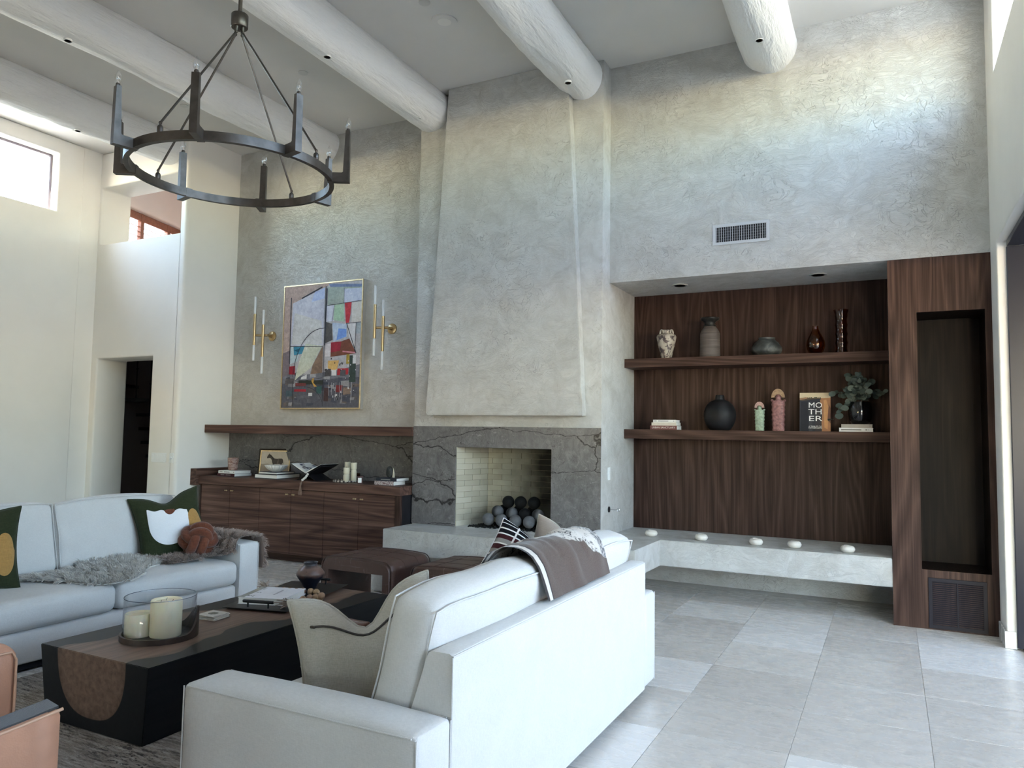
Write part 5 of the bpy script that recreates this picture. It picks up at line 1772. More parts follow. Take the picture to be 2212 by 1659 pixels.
def fur_strands(b, samples, length, width, seed):
    """samples: (pos, normal, comb direction). Each strand is a bent tapering blade."""
    ra_ = np.random.default_rng(seed)
    uvl = b.bm.loops.layers.uv.verify()
    clump = {}
    for p, nm, comb in samples:
        p, nm, comb = Vector(p), Vector(nm), Vector(comb)
        key = (round(p.x * 28), round(p.y * 28), round(p.z * 28))
        if key not in clump:
            clump[key] = Vector(ra_.normal(0, 0.45, 3))
        d = (nm * 0.75 + comb * 0.75 + clump[key] + Vector(ra_.normal(0, 0.22, 3))).normalized()
        L = length * ra_.uniform(0.6, 1.15)
        side = d.cross(nm)
        side = side.normalized() if side.length > 1e-4 else nm.orthogonal().normalized()
        side = (side + Vector(ra_.normal(0, 0.5, 3))).normalized()
        w = width * ra_.uniform(0.7, 1.2)
        m = p + d * (L * 0.5)
        e = p + d * (L * 0.85) + comb * (L * 0.22) - Vector((0, 0, L * 0.10))
        v = [b.bm.verts.new(x) for x in (p - side * w, p + side * w, m + side * w * 0.8, m - side * w * 0.8, e)]
        f1 = b.bm.faces.new((v[0], v[1], v[2], v[3]))
        f2 = b.bm.faces.new((v[3], v[2], v[4]))
        for lp_, t in zip(f1.loops, (0, 0, .5, .5)):
            lp_[uvl].uv = (0.5, t)
        for lp_, t in zip(f2.loops, (.5, .5, 1)):
            lp_[uvl].uv = (0.5, t)


def inside(poly, x, y):
    r = False
    n = len(poly)
    for i in range(n):
        x1, y1 = poly[i]
        x2, y2 = poly[(i + 1) % n]
        if (y1 > y) != (y2 > y) and x < (x2 - x1) * (y - y1) / (y2 - y1) + x1:
            r = not r
    return r


# grey sheepskin lying on the seat of the left sofa
SKP = [(-5.30, 3.10), (-5.18, 3.05), (-4.98, 3.16), (-4.82, 3.22), (-4.70, 3.30), (-4.66, 3.46), (-4.76, 3.62), (-4.90, 3.74), (-5.02, 3.92), (-5.06, 4.12), (-5.16, 4.24), (-5.28, 4.18), (-5.33, 4.0), (-5.40, 3.95), (-5.43, 3.7), (-5.38, 3.55), (-5.30, 3.42), (-5.26, 3.24)]
SKZ = 0.468


def skz(x, y):
    return SKZ + 0.008 * math.sin(9 * x + 3 * y) + 0.006 * math.sin(7 * y) + max(0, (-5.33 - x)) * 0.9


SK = thing('sheepskin', 'grey-beige sheepskin spread over the seat of the left sofa', 'sheepskin', (-5.05, 3.65, SKZ - 0.004))
b = B()
gx, gy = np.arange(-5.46, -4.62, 0.03), np.arange(3.02, 4.28, 0.03)
VV = {}
for i, x in enumerate(gx[:-1]):
    for j, y in enumerate(gy[:-1]):
        if inside(SKP, x + 0.015, y + 0.015):
            q = []
            for (di, dj) in ((0, 0), (1, 0), (1, 1), (0, 1)):
                k = (i + di, j + dj)
                if k not in VV:
                    VV[k] = b.bm.verts.new((gx[i + di], gy[j + dj], skz(gx[i + di], gy[j + dj])))
                q.append(VV[k])
            b.bm.faces.new(q)
m_sk = fur_mat('sheepskin_fur', (0.58, 0.53, 0.475), (0.86, 0.81, 0.75))
b.solid(0.006)
b.build('hide', m_sk, SK)
smp = []
ra = np.random.default_rng(77)
cen = Vector((-5.06, 3.65, 0))
while len(smp) < 24000:
    x, y = ra.uniform(-5.46, -4.62), ra.uniform(3.0, 4.28)
    if inside(SKP, x, y):
        r = Vector((x, y, 0)) - cen
        comb = Vector((0.35, -0.55, 0)) + r.normalized() * min(1.0, r.length * 1.2)
        smp.append(((x, y, skz(x, y) + 0.004), (0, 0, 1), comb))
b = B()
fur_strands(b, smp, 0.058, 0.0022, 3)
fo_ = b.build('wool_pile', m_sk, SK, smooth=0, recalc=False)
fo_['kind'] = 'stuff'

# brown fur throw draped over the far arm of the left sofa
prof = [(3.98, 0.474), (4.12, 0.478), (4.26, 0.482), (4.36, 0.488), (4.405, 0.50), (4.424, 0.54), (4.430, 0.59), (4.445, 0.617), (4.50, 0.632), (4.56, 0.634), (4.62, 0.628), (4.657, 0.612), (4.668, 0.57), (4.672, 0.50), (4.675, 0.43), (4.678, 0.36)]
acc = [0.0]
for a, c in zip(prof[:-1], prof[1:]):
    acc.append(acc[-1] + math.hypot(c[0] - a[0], c[1] - a[1]))
PLEN = acc[-1]


def arm_pt(x, s):
    s = max(0, min(PLEN, s))
    for i in range(len(prof) - 1):
        if s <= acc[i + 1] + 1e-9:
            f = (s - acc[i]) / (acc[i + 1] - acc[i])
            a, c = prof[i], prof[i + 1]
            y, z = a[0] + (c[0] - a[0]) * f, a[1] + (c[1] - a[1]) * f
            t = Vector((0, c[0] - a[0], c[1] - a[1])).normalized()
            n_ = Vector((0, -t.z, t.y))
            return Vector((x, y, z)), n_, t


BX0, BX1 = -5.42, -4.72


def bx_front(s):
    f = s / PLEN
    base = -4.90 + 0.03 * math.sin(9 * f)
    k = max(0.0, min(1.0, (f - 0.30) / 0.16))
    return base + (0.205 * k)


b = B()


def bgrid(u, v):
    s = PLEN * v
    p, n_, t = arm_pt(0, s)
    x = BX0 + (bx_front(s) - BX0) * u
    return Vector((x, p.y, p.z)) + n_ * 0.004


FT = thing('fur_throw', 'brown long-haired fur throw draped over the far arm of the left sofa', 'throw', (-5.1, 4.5, 0.36))
m_bf = fur_mat('brown_fur', (0.16, 0.105, 0.082), (0.50, 0.385, 0.325))
b.grid(bgrid, 24, 40)
b.solid(0.004)
b.build('hide', m_bf, FT)
smp = []
while len(smp) < 24000:
    s = ra.uniform(0, PLEN)
    xf = bx_front(s)
    x = ra.uniform(BX0, xf)
    p, n_, t = arm_pt(x, s)
    dirn = (t if s > PLEN * 0.55 else -t)
    edge = Vector((1, 0, 0)) * (0.8 if xf - x < 0.08 else 0.25)
    smp.append((p + n_ * 0.005, n_, dirn * 0.6 + edge))
b = B()
fur_strands(b, smp, 0.056, 0.0022, 4)
fo_ = b.build('fur_pile', m_bf, FT, smooth=0, recalc=False)
fo_['kind'] = 'stuff'

# ------------------------------------------------------------------ blanket over the back cushion of the foreground sofa
bl = G('brown_blanket', rough=0.95, spec=0.1)
bu = bl.sep(bl.uv())
wv = bl.noise(bl.obj(), 240, 2)
brown = bl.ramp(wv, [(0.3, (0.072, 0.050, 0.042)), (0.7, (0.125, 0.090, 0.076))])
mot = bl.noise(bl.obj(), 26, 4, 0.7, 1.2)
mot2 = bl.noise(bl.obj(), 9, 2)
motif = bl.m('MULTIPLY', bl.ramp(mot, [(0.53, 0.0), (0.55, 1.0), (0.60, 1.0), (0.62, 0.0)]), bl.ramp(mot2, [(0.42, 0.0), (0.5, 1.0)]))
white_ = bl.mix(motif, (0.62, 0.58, 0.54), (0.05, 0.045, 0.045))
greyb = bl.ramp(bl.noise(bl.obj(), 60, 3), [(0.45, (0.10, 0.10, 0.11)), (0.6, (0.5, 0.48, 0.46))])
edge_w = bl.m('ADD', bu[1], bl.m('MULTIPLY', bl.m('SUBTRACT', bl.noise(bl.obj(), 7, 3), 0.5), 0.12))
side = bl.ramp(bl.m('ADD', edge_w, bl.m('MULTIPLY', bu[0], 0.40)), [(0.0, 0.0), (0.52, 0.0), (0.53, 1.0)])
near = bl.ramp(bu[0], [(0.0, 0.0), (0.02, 0.0), (0.021, 1.0), (0.055, 1.0), (0.056, 0.0)], 'CONSTANT')
dark = bl.ramp(bu[0], [(0.0, 1.0), (0.018, 1.0), (0.019, 0.0), (0.056, 0.0), (0.057, 1.0), (0.066, 1.0), (0.067, 0.0)], 'CONSTANT')
cc_ = bl.mix(side, brown, white_)
cc_ = bl.mix(bl.m('MULTIPLY', side, bl.ramp(bu[0], [(0.90, 0.0), (0.93, 1.0)])), cc_, greyb)
cc_ = bl.mix(near, cc_, (0.60, 0.56, 0.52))
cc_ = bl.mix(dark, cc_, (0.035, 0.03, 0.03))
bl.set('Base Color', cc_)
bl.set('Sheen Weight', 0.3)
bl.bump(wv, 0.3, 0.003)
# section across the cushion (depth from the sofa's back plane, height), from behind over the top to the front
bsec = [(0.058, 0.782), (0.066, 0.815), (0.078, 0.865), (0.092, 0.915), (0.120, 0.962), (0.165, 0.985), (0.220, 0.985), (0.268, 0.960), (0.296, 0.91), (0.312, 0.84), (0.330, 0.74), (0.350, 0.64), (0.366, 0.56)]
bacc = [0.0]
for a, c in zip(bsec[:-1], bsec[1:]):
    bacc.append(bacc[-1] + math.hypot(c[0] - a[0], c[1] - a[1]))


def bpt(s):
    for i in range(len(bsec) - 1):
        if s <= bacc[i + 1] + 1e-9:
            f = (s - bacc[i]) / (bacc[i + 1] - bacc[i])
            a, c = bsec[i], bsec[i + 1]
            return a[0] + (c[0] - a[0]) * f, a[1] + (c[1] - a[1]) * f, (c[0] - a[0], c[1] - a[1])
    return (*bsec[-1], (0, -1))


b = B()
uvl = b.bm.loops.layers.uv.new('UVMap')
nu, nv = 60, 48
G_ = []
for i in range(nu + 1):
    u = i / nu
    colr = []
    for j in range(nv + 1):
        v = j / nv
        s = v * bacc[-1] * (0.93 + 0.07 * math.sin(3 * u + 1))
        d, z, t = bpt(s)
        tl = math.hypot(*t)
        nx, nz_ = -t[1] / tl, t[0] / tl
        rip = 0.010 * math.sin(16 * u + 5 * v) * math.sin(PI * u) + 0.007 * math.sin(31 * u - 6 * v) * math.sin(PI * v)
        rip = max(rip, -0.002) + 0.030
        y = 2.86 + 0.88 * u + 0.10 * (1 - v) * (1 - u) - 0.06 * v * (1 - u)
        mid = math.exp(-((y - 3.195) / 0.03) ** 2)
        dip = 0.015 * mid if 0.2 < v < 0.7 else 0.0
        colr.append(b.bm.verts.new((-1.282 - (d + nx * rip), y, z + nz_ * rip - dip)))
    G_.append(colr)
for i in range(nu):
    for j in range(nv):
        q = [(i, j), (i + 1, j), (i + 1, j + 1), (i, j + 1)]
        f = b.bm.faces.new([G_[a][e] for a, e in q])
        for lp_, (a, e) in zip(f.loops, q):
            lp_[uvl].uv = (a / nu, e / nv)
tag(b.build('throw_blanket', bl.mat, smooth=70), 'brown blanket with a white patterned end over the back of the foreground sofa', 'blanket')
# ------------------------------------------------------------------ books and small objects
INKG = plain('grey_print_ink', (0.22, 0.21, 0.20), 0.7)


def book(label, x0, x1, y0, y1, z, h, cover, M=None, name='book', spine='front', group=None, text=None, tcol=None, tsize=None, board=0.0025, bars=None):
    """closed book lying flat; spine on the front (-y) side or hidden at the back"""
    M = M or Matrix.Identity(4)
    c = M @ Vector(((x0 + x1) / 2, (y0 + y1) / 2, z))
    t = thing(name, label, 'book', tuple(c), group)
    e = 0.004
    cv = B()
    cv.box(x0, x1, y0, y1, z + h - board, z + h, M=M)
    cv.box(x0, x1, y0, y1, z, z + board, M=M)
    if spine == 'front':
        cv.box(x0, x1, y0, y0 + board, z + board, z + h - board, M=M)
        pg = (x0 + e, x1 - e, y0 + board + 0.0005, y1 - e)
    else:
        cv.box(x0, x1, y1 - board, y1, z + board, z + h - board, M=M)
        pg = (x0 + e, x1 - e, y0 + e, y1 - board - 0.0005)
    cv.build('cover', cover, t, smooth=0)
    B().box(pg[0], pg[1], pg[2], pg[3], z + board + 0.0002, z + h - board - 0.0002, M=M).build('pages', MT['paper'], t, smooth=0)
    fm_ = M @ Matrix.Translation(((x0 + x1) / 2, y0 - 0.0004, z + h / 2)) @ Matrix.Rotation(PI / 2, 4, 'X')
    if text:
        vs, fs = text_geo(text, tsize or h * 0.75)
        w = max(v[0] for v in vs) - min(v[0] for v in vs)
        k = min(1.0, (x1 - x0) * 0.86 / w)
        vs = [(v[0] * k, v[1], 0) for v in vs]
        B().raw(vs, fs, fm_).build('spine_lettering', tcol or MT['white'], t, smooth=0)
    if bars:
        bb2 = B()
        for (a, c_) in bars:
            L = x1 - x0
            bb2.box(-L / 2 + a * L, -L / 2 + c_ * L, -h * 0.14, h * 0.14, 0, 0.0003, M=fm_)
        bb2.build('spine_print', INKG, t, smooth=0)
    return t


cov = lambda n, c, r=0.5: plain(n, c, r, var=0.05)
ZC = 0.931

# --- console: left stack with cup
x0, x1 = hy(469, 1030, 6.60).x, hy(506, 1032, 6.60).x
book('dark maroon hardback at the bottom of the left stack on the console', x0, x1, 6.60, 6.88, ZC, 0.034, cov('maroon_cover', (0.05, 0.012, 0.016)), group='books on the console', bars=[(.2, .42), (.5, .78)])
book('white hardback on top of the left stack on the console, under the cup', x0 + 0.012, x1 + 0.004, 6.605, 6.86, ZC + 0.0345, 0.034, cov('white_cover', (0.74, 0.73, 0.70)), group='books on the console', bars=[(.08, .25), (.34, .68), (.9, .94)])
q = hy(503, 1015, 6.74)
cg = G('striped_agate', rough=0.5)
cpn = cg.noise(cg.map(cg.obj(), (9, 9, 75)), 1.0, 4, 0.6, 1.2)
cg.set('Base Color', cg.ramp(cpn, [(0.32, (0.10, 0.035, 0.028)), (0.45, (0.22, 0.11, 0.085)), (0.52, (0.44, 0.33, 0.28)), (0.60, (0.16, 0.07, 0.055)), (0.72, (0.30, 0.18, 0.14))]))
tag(B().lathe([(0.052, 0), (0.055, 0.004), (0.068, 0.152), (0.066, 0.155), (0.060, 0.152), (0.048, 0.012)], (q.x, 6.74, ZC + 0.069), 36).build('striped_cup', cg.mat, smooth=50), 'brown and pink striped stone cup on the left books', 'cup')

# --- console: middle stack with bowl and horse picture
x0, x1 = hy(549.5, 1036, 6.58).x, hy(597.5, 1037, 6.58).x
book('thick black coffee-table book at the bottom of the middle stack on the console', x0, x1, 6.58, 6.97, ZC, 0.052, cov('black_cover', (0.012, 0.012, 0.014)), spine='back', group='books on the console', board=0.006)
x0b, x1b = hy(558.5, 1026, 6.60).x, hy(597.5, 1028, 6.60).x
book('slim navy and white book on top of the middle stack, under the ribbed bowl', x0b, x1b, 6.60, 6.90, ZC + 0.0525, 0.024, cov('navy_cover', (0.03, 0.035, 0.06)), spine='back', group='books on the console', board=0.004)
q = hy(596.5, 1018, 6.73)
b = B()
nr, zz = 64, ZC + 0.077


def ribw(a, z):
    return 1 + (0.035 * math.cos(22 * a) if z > 0.006 else 0)


b.lathe([(0.045, 0), (0.050, 0.003), (0.082, 0.018), (0.112, 0.043), (0.130, 0.072), (0.132, 0.078)], (q.x, 6.73, zz), 132, warp=ribw)
b.bm.faces.ensure_lookup_table()
bmesh.ops.delete(b.bm, geom=[b.bm.faces[-1]], context='FACES')
b.lathe([(0.132, 0.078), (0.124, 0.076), (0.105, 0.048), (0.075, 0.024), (0.03, 0.014)], (q.x, 6.73, zz), 66)
tag(b.build('ribbed_bowl', MT['white_ceramic'], smooth=40), 'white ribbed ceramic bowl on the middle books', 'bowl')

# horse picture: leaning frame behind the bowl
HM = Matrix.Translation((hy(591, 1024, 6.96).x, 6.96, ZC + 0.0)) @ Matrix.Rotation(math.radians(22), 4, 'Z') @ Matrix.Rotation(math.radians(-9), 4, 'X')
HP = thing('framed_horse_print', 'small framed print of a brown horse leaning against the splashback', 'picture', (hy(591, 1024, 6.96).x, 6.96, ZC))
FW, FH = 0.43, 0.345
zb_ = 0.003
holed(-FW / 2, FW / 2, zb_, FH, [(-FW / 2 + 0.028, FW / 2 - 0.028, zb_ + 0.028, FH - 0.028)], lambda u, v: (u, 0, v), (0, 0.022, 0), 0.004, 2).build('frame', plain('dark_walnut_frame', (0.022, 0.014, 0.010), 0.35), HP, M=HM)
holed(-FW / 2 + 0.022, FW / 2 - 0.022, zb_ + 0.022, FH - 0.022, [(-FW / 2 + 0.034, FW / 2 - 0.034, zb_ + 0.034, FH - 0.034)], lambda u, v: (u, -0.003, v), (0, 0.006, 0)).build('gilt_liner', MT['gold'], HP, M=HM, smooth=0)
ow, oh = FW - 0.068, FH - zb_ - 0.068
horse = [(0.20, 0.74), (0.235, 0.83), (0.26, 0.87), (0.27, 0.92), (0.29, 0.875), (0.345, 0.83), (0.41, 0.74), (0.47, 0.68), (0.56, 0.665), (0.66, 0.68), (0.735, 0.68), (0.775, 0.63), (0.79, 0.52), (0.80, 0.36), (0.785, 0.34), (0.77, 0.50), (0.755, 0.46), (0.76, 0.30), (0.745, 0.12), (0.715, 0.12), (0.72, 0.28), (0.69, 0.40), (0.66, 0.44), (0.57, 0.42), (0.49, 0.43), (0.475, 0.28), (0.47, 0.12), (0.44, 0.12), (0.44, 0.30), (0.425, 0.42), (0.40, 0.50), (0.375, 0.60), (0.35, 0.66), (0.315, 0.70), (0.27, 0.70), (0.225, 0.68), (0.205, 0.69)]
lay = [([(0, 0), (1, 0), (1, 1), (0, 1)], S(186, 172, 154)), ([(0.0, 0), (1, 0), (1, 0.34), (0.55, 0.30), (0.25, 0.44), (0.0, 0.42)], S(150, 134, 116)),
       ([(0.42, 0.08), (0.8, 0.08), (0.82, 0.12), (0.4, 0.12)], S(118, 102, 88)), (horse, S(70, 60, 52)), ([(0.36, 0.70), (0.40, 0.74), (0.47, 0.66), (0.45, 0.58)], S(52, 44, 38)), ([(0.56, 0.44), (0.60, 0.66), (0.63, 0.66), (0.62, 0.44)], S(96, 84, 74)), ([(0.26, 0.86), (0.41, 0.745), (0.38, 0.72), (0.28, 0.82)], S(44, 38, 34))]
b_, cl_ = printed(lay, lambda u, v: HM @ Vector((-ow / 2 + u * ow, 0.004, zb_ + 0.034 + v * oh)), HM.to_3x3() @ Vector((0, -1, 0)), 0.0001)
finish_print(b_, cl_, 'print', MT['print'], HP)
B().box(-FW / 2 + 0.01, FW / 2 - 0.01, 0.012, 0.02, zb_ + 0.01, FH - 0.01, M=HM).build('backing', MT['blackwood'], HP, smooth=0)

# --- console: open book on a folding stand with a bead strand
sx = hy(659, 1032, 6.60).x
sz = 1.005
OB = thing('book_stand', 'black folding cross stand under the open book on the console', 'book stand', (sx, 6.76, ZC))
for s in (-1, 1):
    n2 = Vector((s * 0.23, 0, 0.112))
    d2 = n2.normalized()
    up = Vector((-s * d2.z, 0, abs(d2.x)))
    p0 = Vector((sx, 6.62, sz)) - Vector((s * 0.15, 0, 0.0725)) * 1.0
    p1 = Vector((sx, 6.62, sz)) + d2 * 0.22
    prof_ = [p0, p1, p1 - up * 0.010, p0 - up * 0.0 + Vector((s * 0.012, 0, 0.0))]
    vs = [tuple(p) for p in prof_] + [tuple(p + Vector((0, 0.27, 0))) for p in prof_]
    B().raw(vs, [(0, 1, 2, 3), (4, 7, 6, 5), (0, 4, 5, 1), (1, 5, 6, 2), (2, 6, 7, 3), (3, 7, 4, 0)]).build('stand_panel', MT['blackwood'], OB, smooth=0)
OP = thing('open_book', 'large open picture book lying in the black stand on the console', 'book', (sx, 6.75, sz), 'books on the console')
pics = [S(60, 62, 84), S(120, 112, 110), S(176, 172, 168), S(44, 44, 60), S(150, 140, 132), S(84, 88, 120)]
for s in (-1, 1):
    d2 = Vector((s * 0.23, 0, 0.112)).normalized()
    up = Vector((-s * d2.z, 0, abs(d2.x)))
    o0 = Vector((sx, 6.60, sz)) + up * 0.002
    L = 0.245
    cvr = [o0, o0 + d2 * (L + 0.006), o0 + d2 * (L + 0.006) + up * 0.003, o0 + up * 0.003]
    vs = [tuple(p) for p in cvr] + [tuple(p + Vector((0, 0.32, 0))) for p in cvr]
    fcs = [(0, 1, 2, 3), (4, 7, 6, 5), (0, 4, 5, 1), (1, 5, 6, 2), (2, 6, 7, 3), (3, 7, 4, 0)]
    B().raw(vs, fcs).build('cover', cov('black_book_cover', (0.010, 0.010, 0.012)), OP, smooth=0)
    ns = 8
    pb = B()
    A1 = []
    for k in range(ns + 1):
        f = k / ns
        hgt = 0.0035 + 0.012 * math.sin(PI * min(1, f * 1.15 + 0.08)) ** 0.7 * (1 - 0.3 * f) + 0.004
        A1.append((o0 + d2 * (L * f) + up * 0.0032, o0 + d2 * (L * f) + up * hgt))
    rows_ = [[pb.bm.verts.new(p + Vector((0, y, 0))) for p in [a for a, c_ in A1] + [c_ for a, c_ in A1][::-1]] for y in (0.005, 0.315)]
    nn = len(rows_[0])
    for i in range(nn):
        pb.bm.faces.new((rows_[0][i], rows_[0][(i + 1) % nn], rows_[1][(i + 1) % nn], rows_[1][i]))
    pb.bm.faces.new(rows_[0])
    pb.bm.faces.new(rows_[1][::-1])
    pb.build('pages', MT['paper'], OP, smooth=30)
    lay = []
    for k in range(16):
        f0, y0_ = random.uniform(0.04, 0.8), random.uniform(0.02, 0.28)
        lay.append(([(f0, y0_), (f0 + .16, y0_), (f0 + .16, y0_ + .04), (f0, y0_ + .04)], random.choice(pics)))

    def pgmap(f, y):
        hgt = 0.0035 + 0.012 * math.sin(PI * min(1, f * 1.15 + 0.08)) ** 0.7 * (1 - 0.3 * f) + 0.0046
        return o0 + d2 * (L * f) + up * hgt + Vector((0, y, 0))
    b_, cl_ = printed(lay, pgmap, up, 0.00004)
    finish_print(b_, cl_, 'page_print', MT['print'], OP)
BD = thing('bead_strand', 'strand of white wooden beads with a brown tassel hanging over the console edge', 'beads', (sx, 6.52, 0.76))
bd_pts = [(666, 1020.5, 6.63), (664.5, 1024.5, 6.60), (662, 1028.5, 6.575), (659.5, 1031.8, 6.55), (656.5, 1034.2, 6.525), (653.3, 1036.6, 6.50)]
bw = plain('white_wood_bead', (0.66, 0.62, 0.56), 0.6, var=0.1)
last = None
for k, (px, py, yy) in enumerate(bd_pts):
    p = hy(px, py, yy)
    p.z = max(p.z, ZC + 0.0145) if yy > 6.505 else p.z
    B().sphere(p, 0.0145, 14, 10).build('bead', bw, BD, smooth=60)
    last = p
tz = plain('jute_tassel', (0.20, 0.13, 0.095), 0.95, var=0.2)
ts = B()
for k in range(26):
    a = 2 * PI * k / 26
    r0, r1 = 0.008, 0.026 * random.uniform(0.6, 1.1)
    ts.tube([last + Vector((r0 * math.cos(a), -0.012 + 0.5 * r0 * math.sin(a), -0.012)), last + Vector((-0.012 + r0 * math.cos(a), -0.018, -0.07)), last + Vector((-0.014 + r1 * math.cos(a), -0.018 + 0.4 * r1 * math.sin(a), random.uniform(-0.175, -0.155)))], 0.0028, 4)
ts.build('tassel', tz, BD)
B().lathe([(0.012, 0), (0.014, 0.012), (0.010, 0.024)], last + Vector((-0.008, -0.016, -0.052)), 12).build('tassel_wrap', tz, BD)

# --- console: tray with bubble candles, votive, right stack with ornament
q = hy(746, 1039, 6.74)
TRX = q.x
tg2 = G('checked_bone_inlay', rough=0.4)
tpo = tg2.obj()
ang = tg2.m('ARCTAN2', tg2.sep(tpo)[1], tg2.sep(tpo)[0])
chk = tg2.ramp(tg2.m('FRACT', tg2.m('MULTIPLY', ang, 3.2)), [(0.0, (0.55, 0.50, 0.46)), (0.5, (0.05, 0.035, 0.035))], 'CONSTANT')
tg2.set('Base Color', chk)
tag(B().lathe([(0.135, 0), (0.140, 0.004), (0.140, 0.020), (0.132, 0.020), (0.130, 0.008)], (TRX, 6.74, ZC), 48).build('inlay_tray', tg2.mat, smooth=40), 'round tray with brown and cream checked rim under the bubble candles', 'tray')


def bubble_candle(px, yy, segs, r, label):
    x = hy(px, 1036, yy).x
    pr = []
    z = 0.0
    for h_ in segs:
        pr += [(r * 0.80, z), (r * 0.96, z + 0.006), (r, z + 0.016), (r, z + h_ - 0.016), (r * 0.96, z + h_ - 0.006), (r * 0.80, z + h_)]
        z += h_ + 0.002
    pr[0] = (r * 0.95, 0)
    pr[-2] = (r, z - 0.004)
    pr[-1] = (r * 0.93, z - 0.002)
    t = thing('bubble_candle', label, 'candle', (x, yy, ZC + 0.0085), 'cream candles on the console tray')
    B().lathe(pr, (x, yy, ZC + 0.0085), 28).build('wax', MT['wax2'], t, smooth=50)
    B().cyl((x, yy, ZC + 0.0085 + z - 0.003), (x, yy, ZC + 0.0085 + z + 0.008), 0.0018, n=6).build('wick', MT['black'], t)


bubble_candle(748, 6.66, (0.082, 0.074), 0.034, 'shortest cream bubble candle in front on the checked tray')
bubble_candle(763.5, 6.74, (0.128, 0.080), 0.034, 'tall cream bubble candle on the right of the checked tray')
bubble_candle(750, 6.81, (0.105, 0.105), 0.034, 'tall cream candle at the back left of the checked tray')
q = hy(778, 1040, 6.60)
VT = thing('votive_glass', 'small glass votive with a white label and dark red rim beside the tray', 'votive', (q.x, 6.60, ZC))
B().lathe([(0.028, 0), (0.031, 0.003), (0.032, 0.078), (0.030, 0.078), (0.028, 0.006)], (q.x, 6.60, ZC), 24).build('glass', MT['vase_glass'], VT, smooth=50)
B().lathe([(0.0275, 0), (0.0275, 0.05)], (q.x, 6.60, ZC + 0.006), 24).build('wax', plain('red_brown_wax', (0.16, 0.06, 0.05), 0.5), VT, smooth=50)
B().lathe([(0.0322, 0), (0.0336, 0.004), (0.0322, 0.010)], (q.x, 6.60, ZC + 0.070), 24).build('rim', plain('dark_red_rim', (0.09, 0.02, 0.025), 0.4), VT)
lb = B()
for k in range(6):
    a0, a1 = -1.75 + 0.22 * k, -1.75 + 0.22 * (k + 1)
    lb.raw([(q.x + 0.0326 * math.cos(a0), 6.60 + 0.0326 * math.sin(a0), ZC + 0.012), (q.x + 0.0326 * math.cos(a1), 6.60 + 0.0326 * math.sin(a1), ZC + 0.012), (q.x + 0.0326 * math.cos(a1), 6.60 + 0.0326 * math.sin(a1), ZC + 0.064), (q.x + 0.0326 * math.cos(a0), 6.60 + 0.0326 * math.sin(a0), ZC + 0.064)], [(0, 1, 2, 3)])
lb.build('label', MT['white'], VT, smooth=0)
q = hy(771, 1034, 6.84)
V2 = thing('votive_glass', 'brown glass votive half hidden behind the candles on the console', 'votive', (q.x, 6.84, ZC))
B().lathe([(0.034, 0), (0.036, 0.003), (0.036, 0.095), (0.033, 0.095), (0.031, 0.006)], (q.x, 6.84, ZC), 24).build('glass', MT['brown_glass'], V2, smooth=50)

x0, x1 = hy(808.5, 1046, 6.58).x, hy(850, 1048, 6.58).x
pb_ = G('patterned_spine', rough=0.6)
pb_.set('Base Color', pb_.ramp(pb_.noise(pb_.obj(), 90, 3, 0.7, 1.5), [(0.45, (0.10, 0.03, 0.035)), (0.52, (0.58, 0.52, 0.50))]))
book('book with mottled maroon spine at the bottom of the right console stack', x0, x1, 6.58, 6.80, ZC, 0.042, pb_.mat, group='books on the console')
book('dark navy book on top of the right stack, under the stone ornament', x0 + 0.01, x1 + 0.03, 6.59, 6.83, ZC + 0.0425, 0.034, cov('dark_navy_cover', (0.022, 0.024, 0.036)), group='books on the console', bars=[(.25, .7)])
q = hy(842, 1030, 6.69)
OR = thing('stone_ornament', 'rough dark stone ornament with a pale splinter on the right books', 'ornament', (q.x, 6.69, ZC + 0.077))
b = B()
ra = np.random.default_rng(9)
bmesh.ops.create_icosphere(b.bm, subdivisions=3, radius=1.0, matrix=Matrix.Translation((q.x - 0.005, 6.69, ZC + 0.077 + 0.058)) @ Matrix.Diagonal((0.042, 0.032, 0.062, 1)))
for v in b.bm.verts:
    dv_ = v.co - Vector((q.x - 0.005, 6.69, ZC + 0.135))
    v.co += dv_.normalized() * 0.006 * math.sin(90 * v.co.x + 3) * math.sin(80 * v.co.z) * math.sin(70 * v.co.y)
    if v.co.z < ZC + 0.0775:
        v.co.z = ZC + 0.0775
b.build('stone', plain('dark_speckled_stone', (0.035, 0.036, 0.034), 0.6, var=0.6, scale=60, bump=0.4), OR, smooth=30)
B().raw([(q.x + 0.042, 6.68, ZC + 0.0775), (q.x + 0.060, 6.68, ZC + 0.0775), (q.x + 0.057, 6.69, ZC + 0.13), (q.x + 0.047, 6.685, ZC + 0.185), (q.x + 0.043, 6.70, ZC + 0.0775), (q.x + 0.058, 6.70, ZC + 0.0775), (q.x + 0.055, 6.70, ZC + 0.13), (q.x + 0.045, 6.695, ZC + 0.18)],
        [(0, 1, 2, 3), (4, 7, 6, 5), (0, 4, 5, 1), (1, 5, 6, 2), (2, 6, 7, 3), (3, 7, 4, 0)]).build('splinter', plain('pale_bone', (0.5, 0.46, 0.36), 0.6), OR, smooth=0)

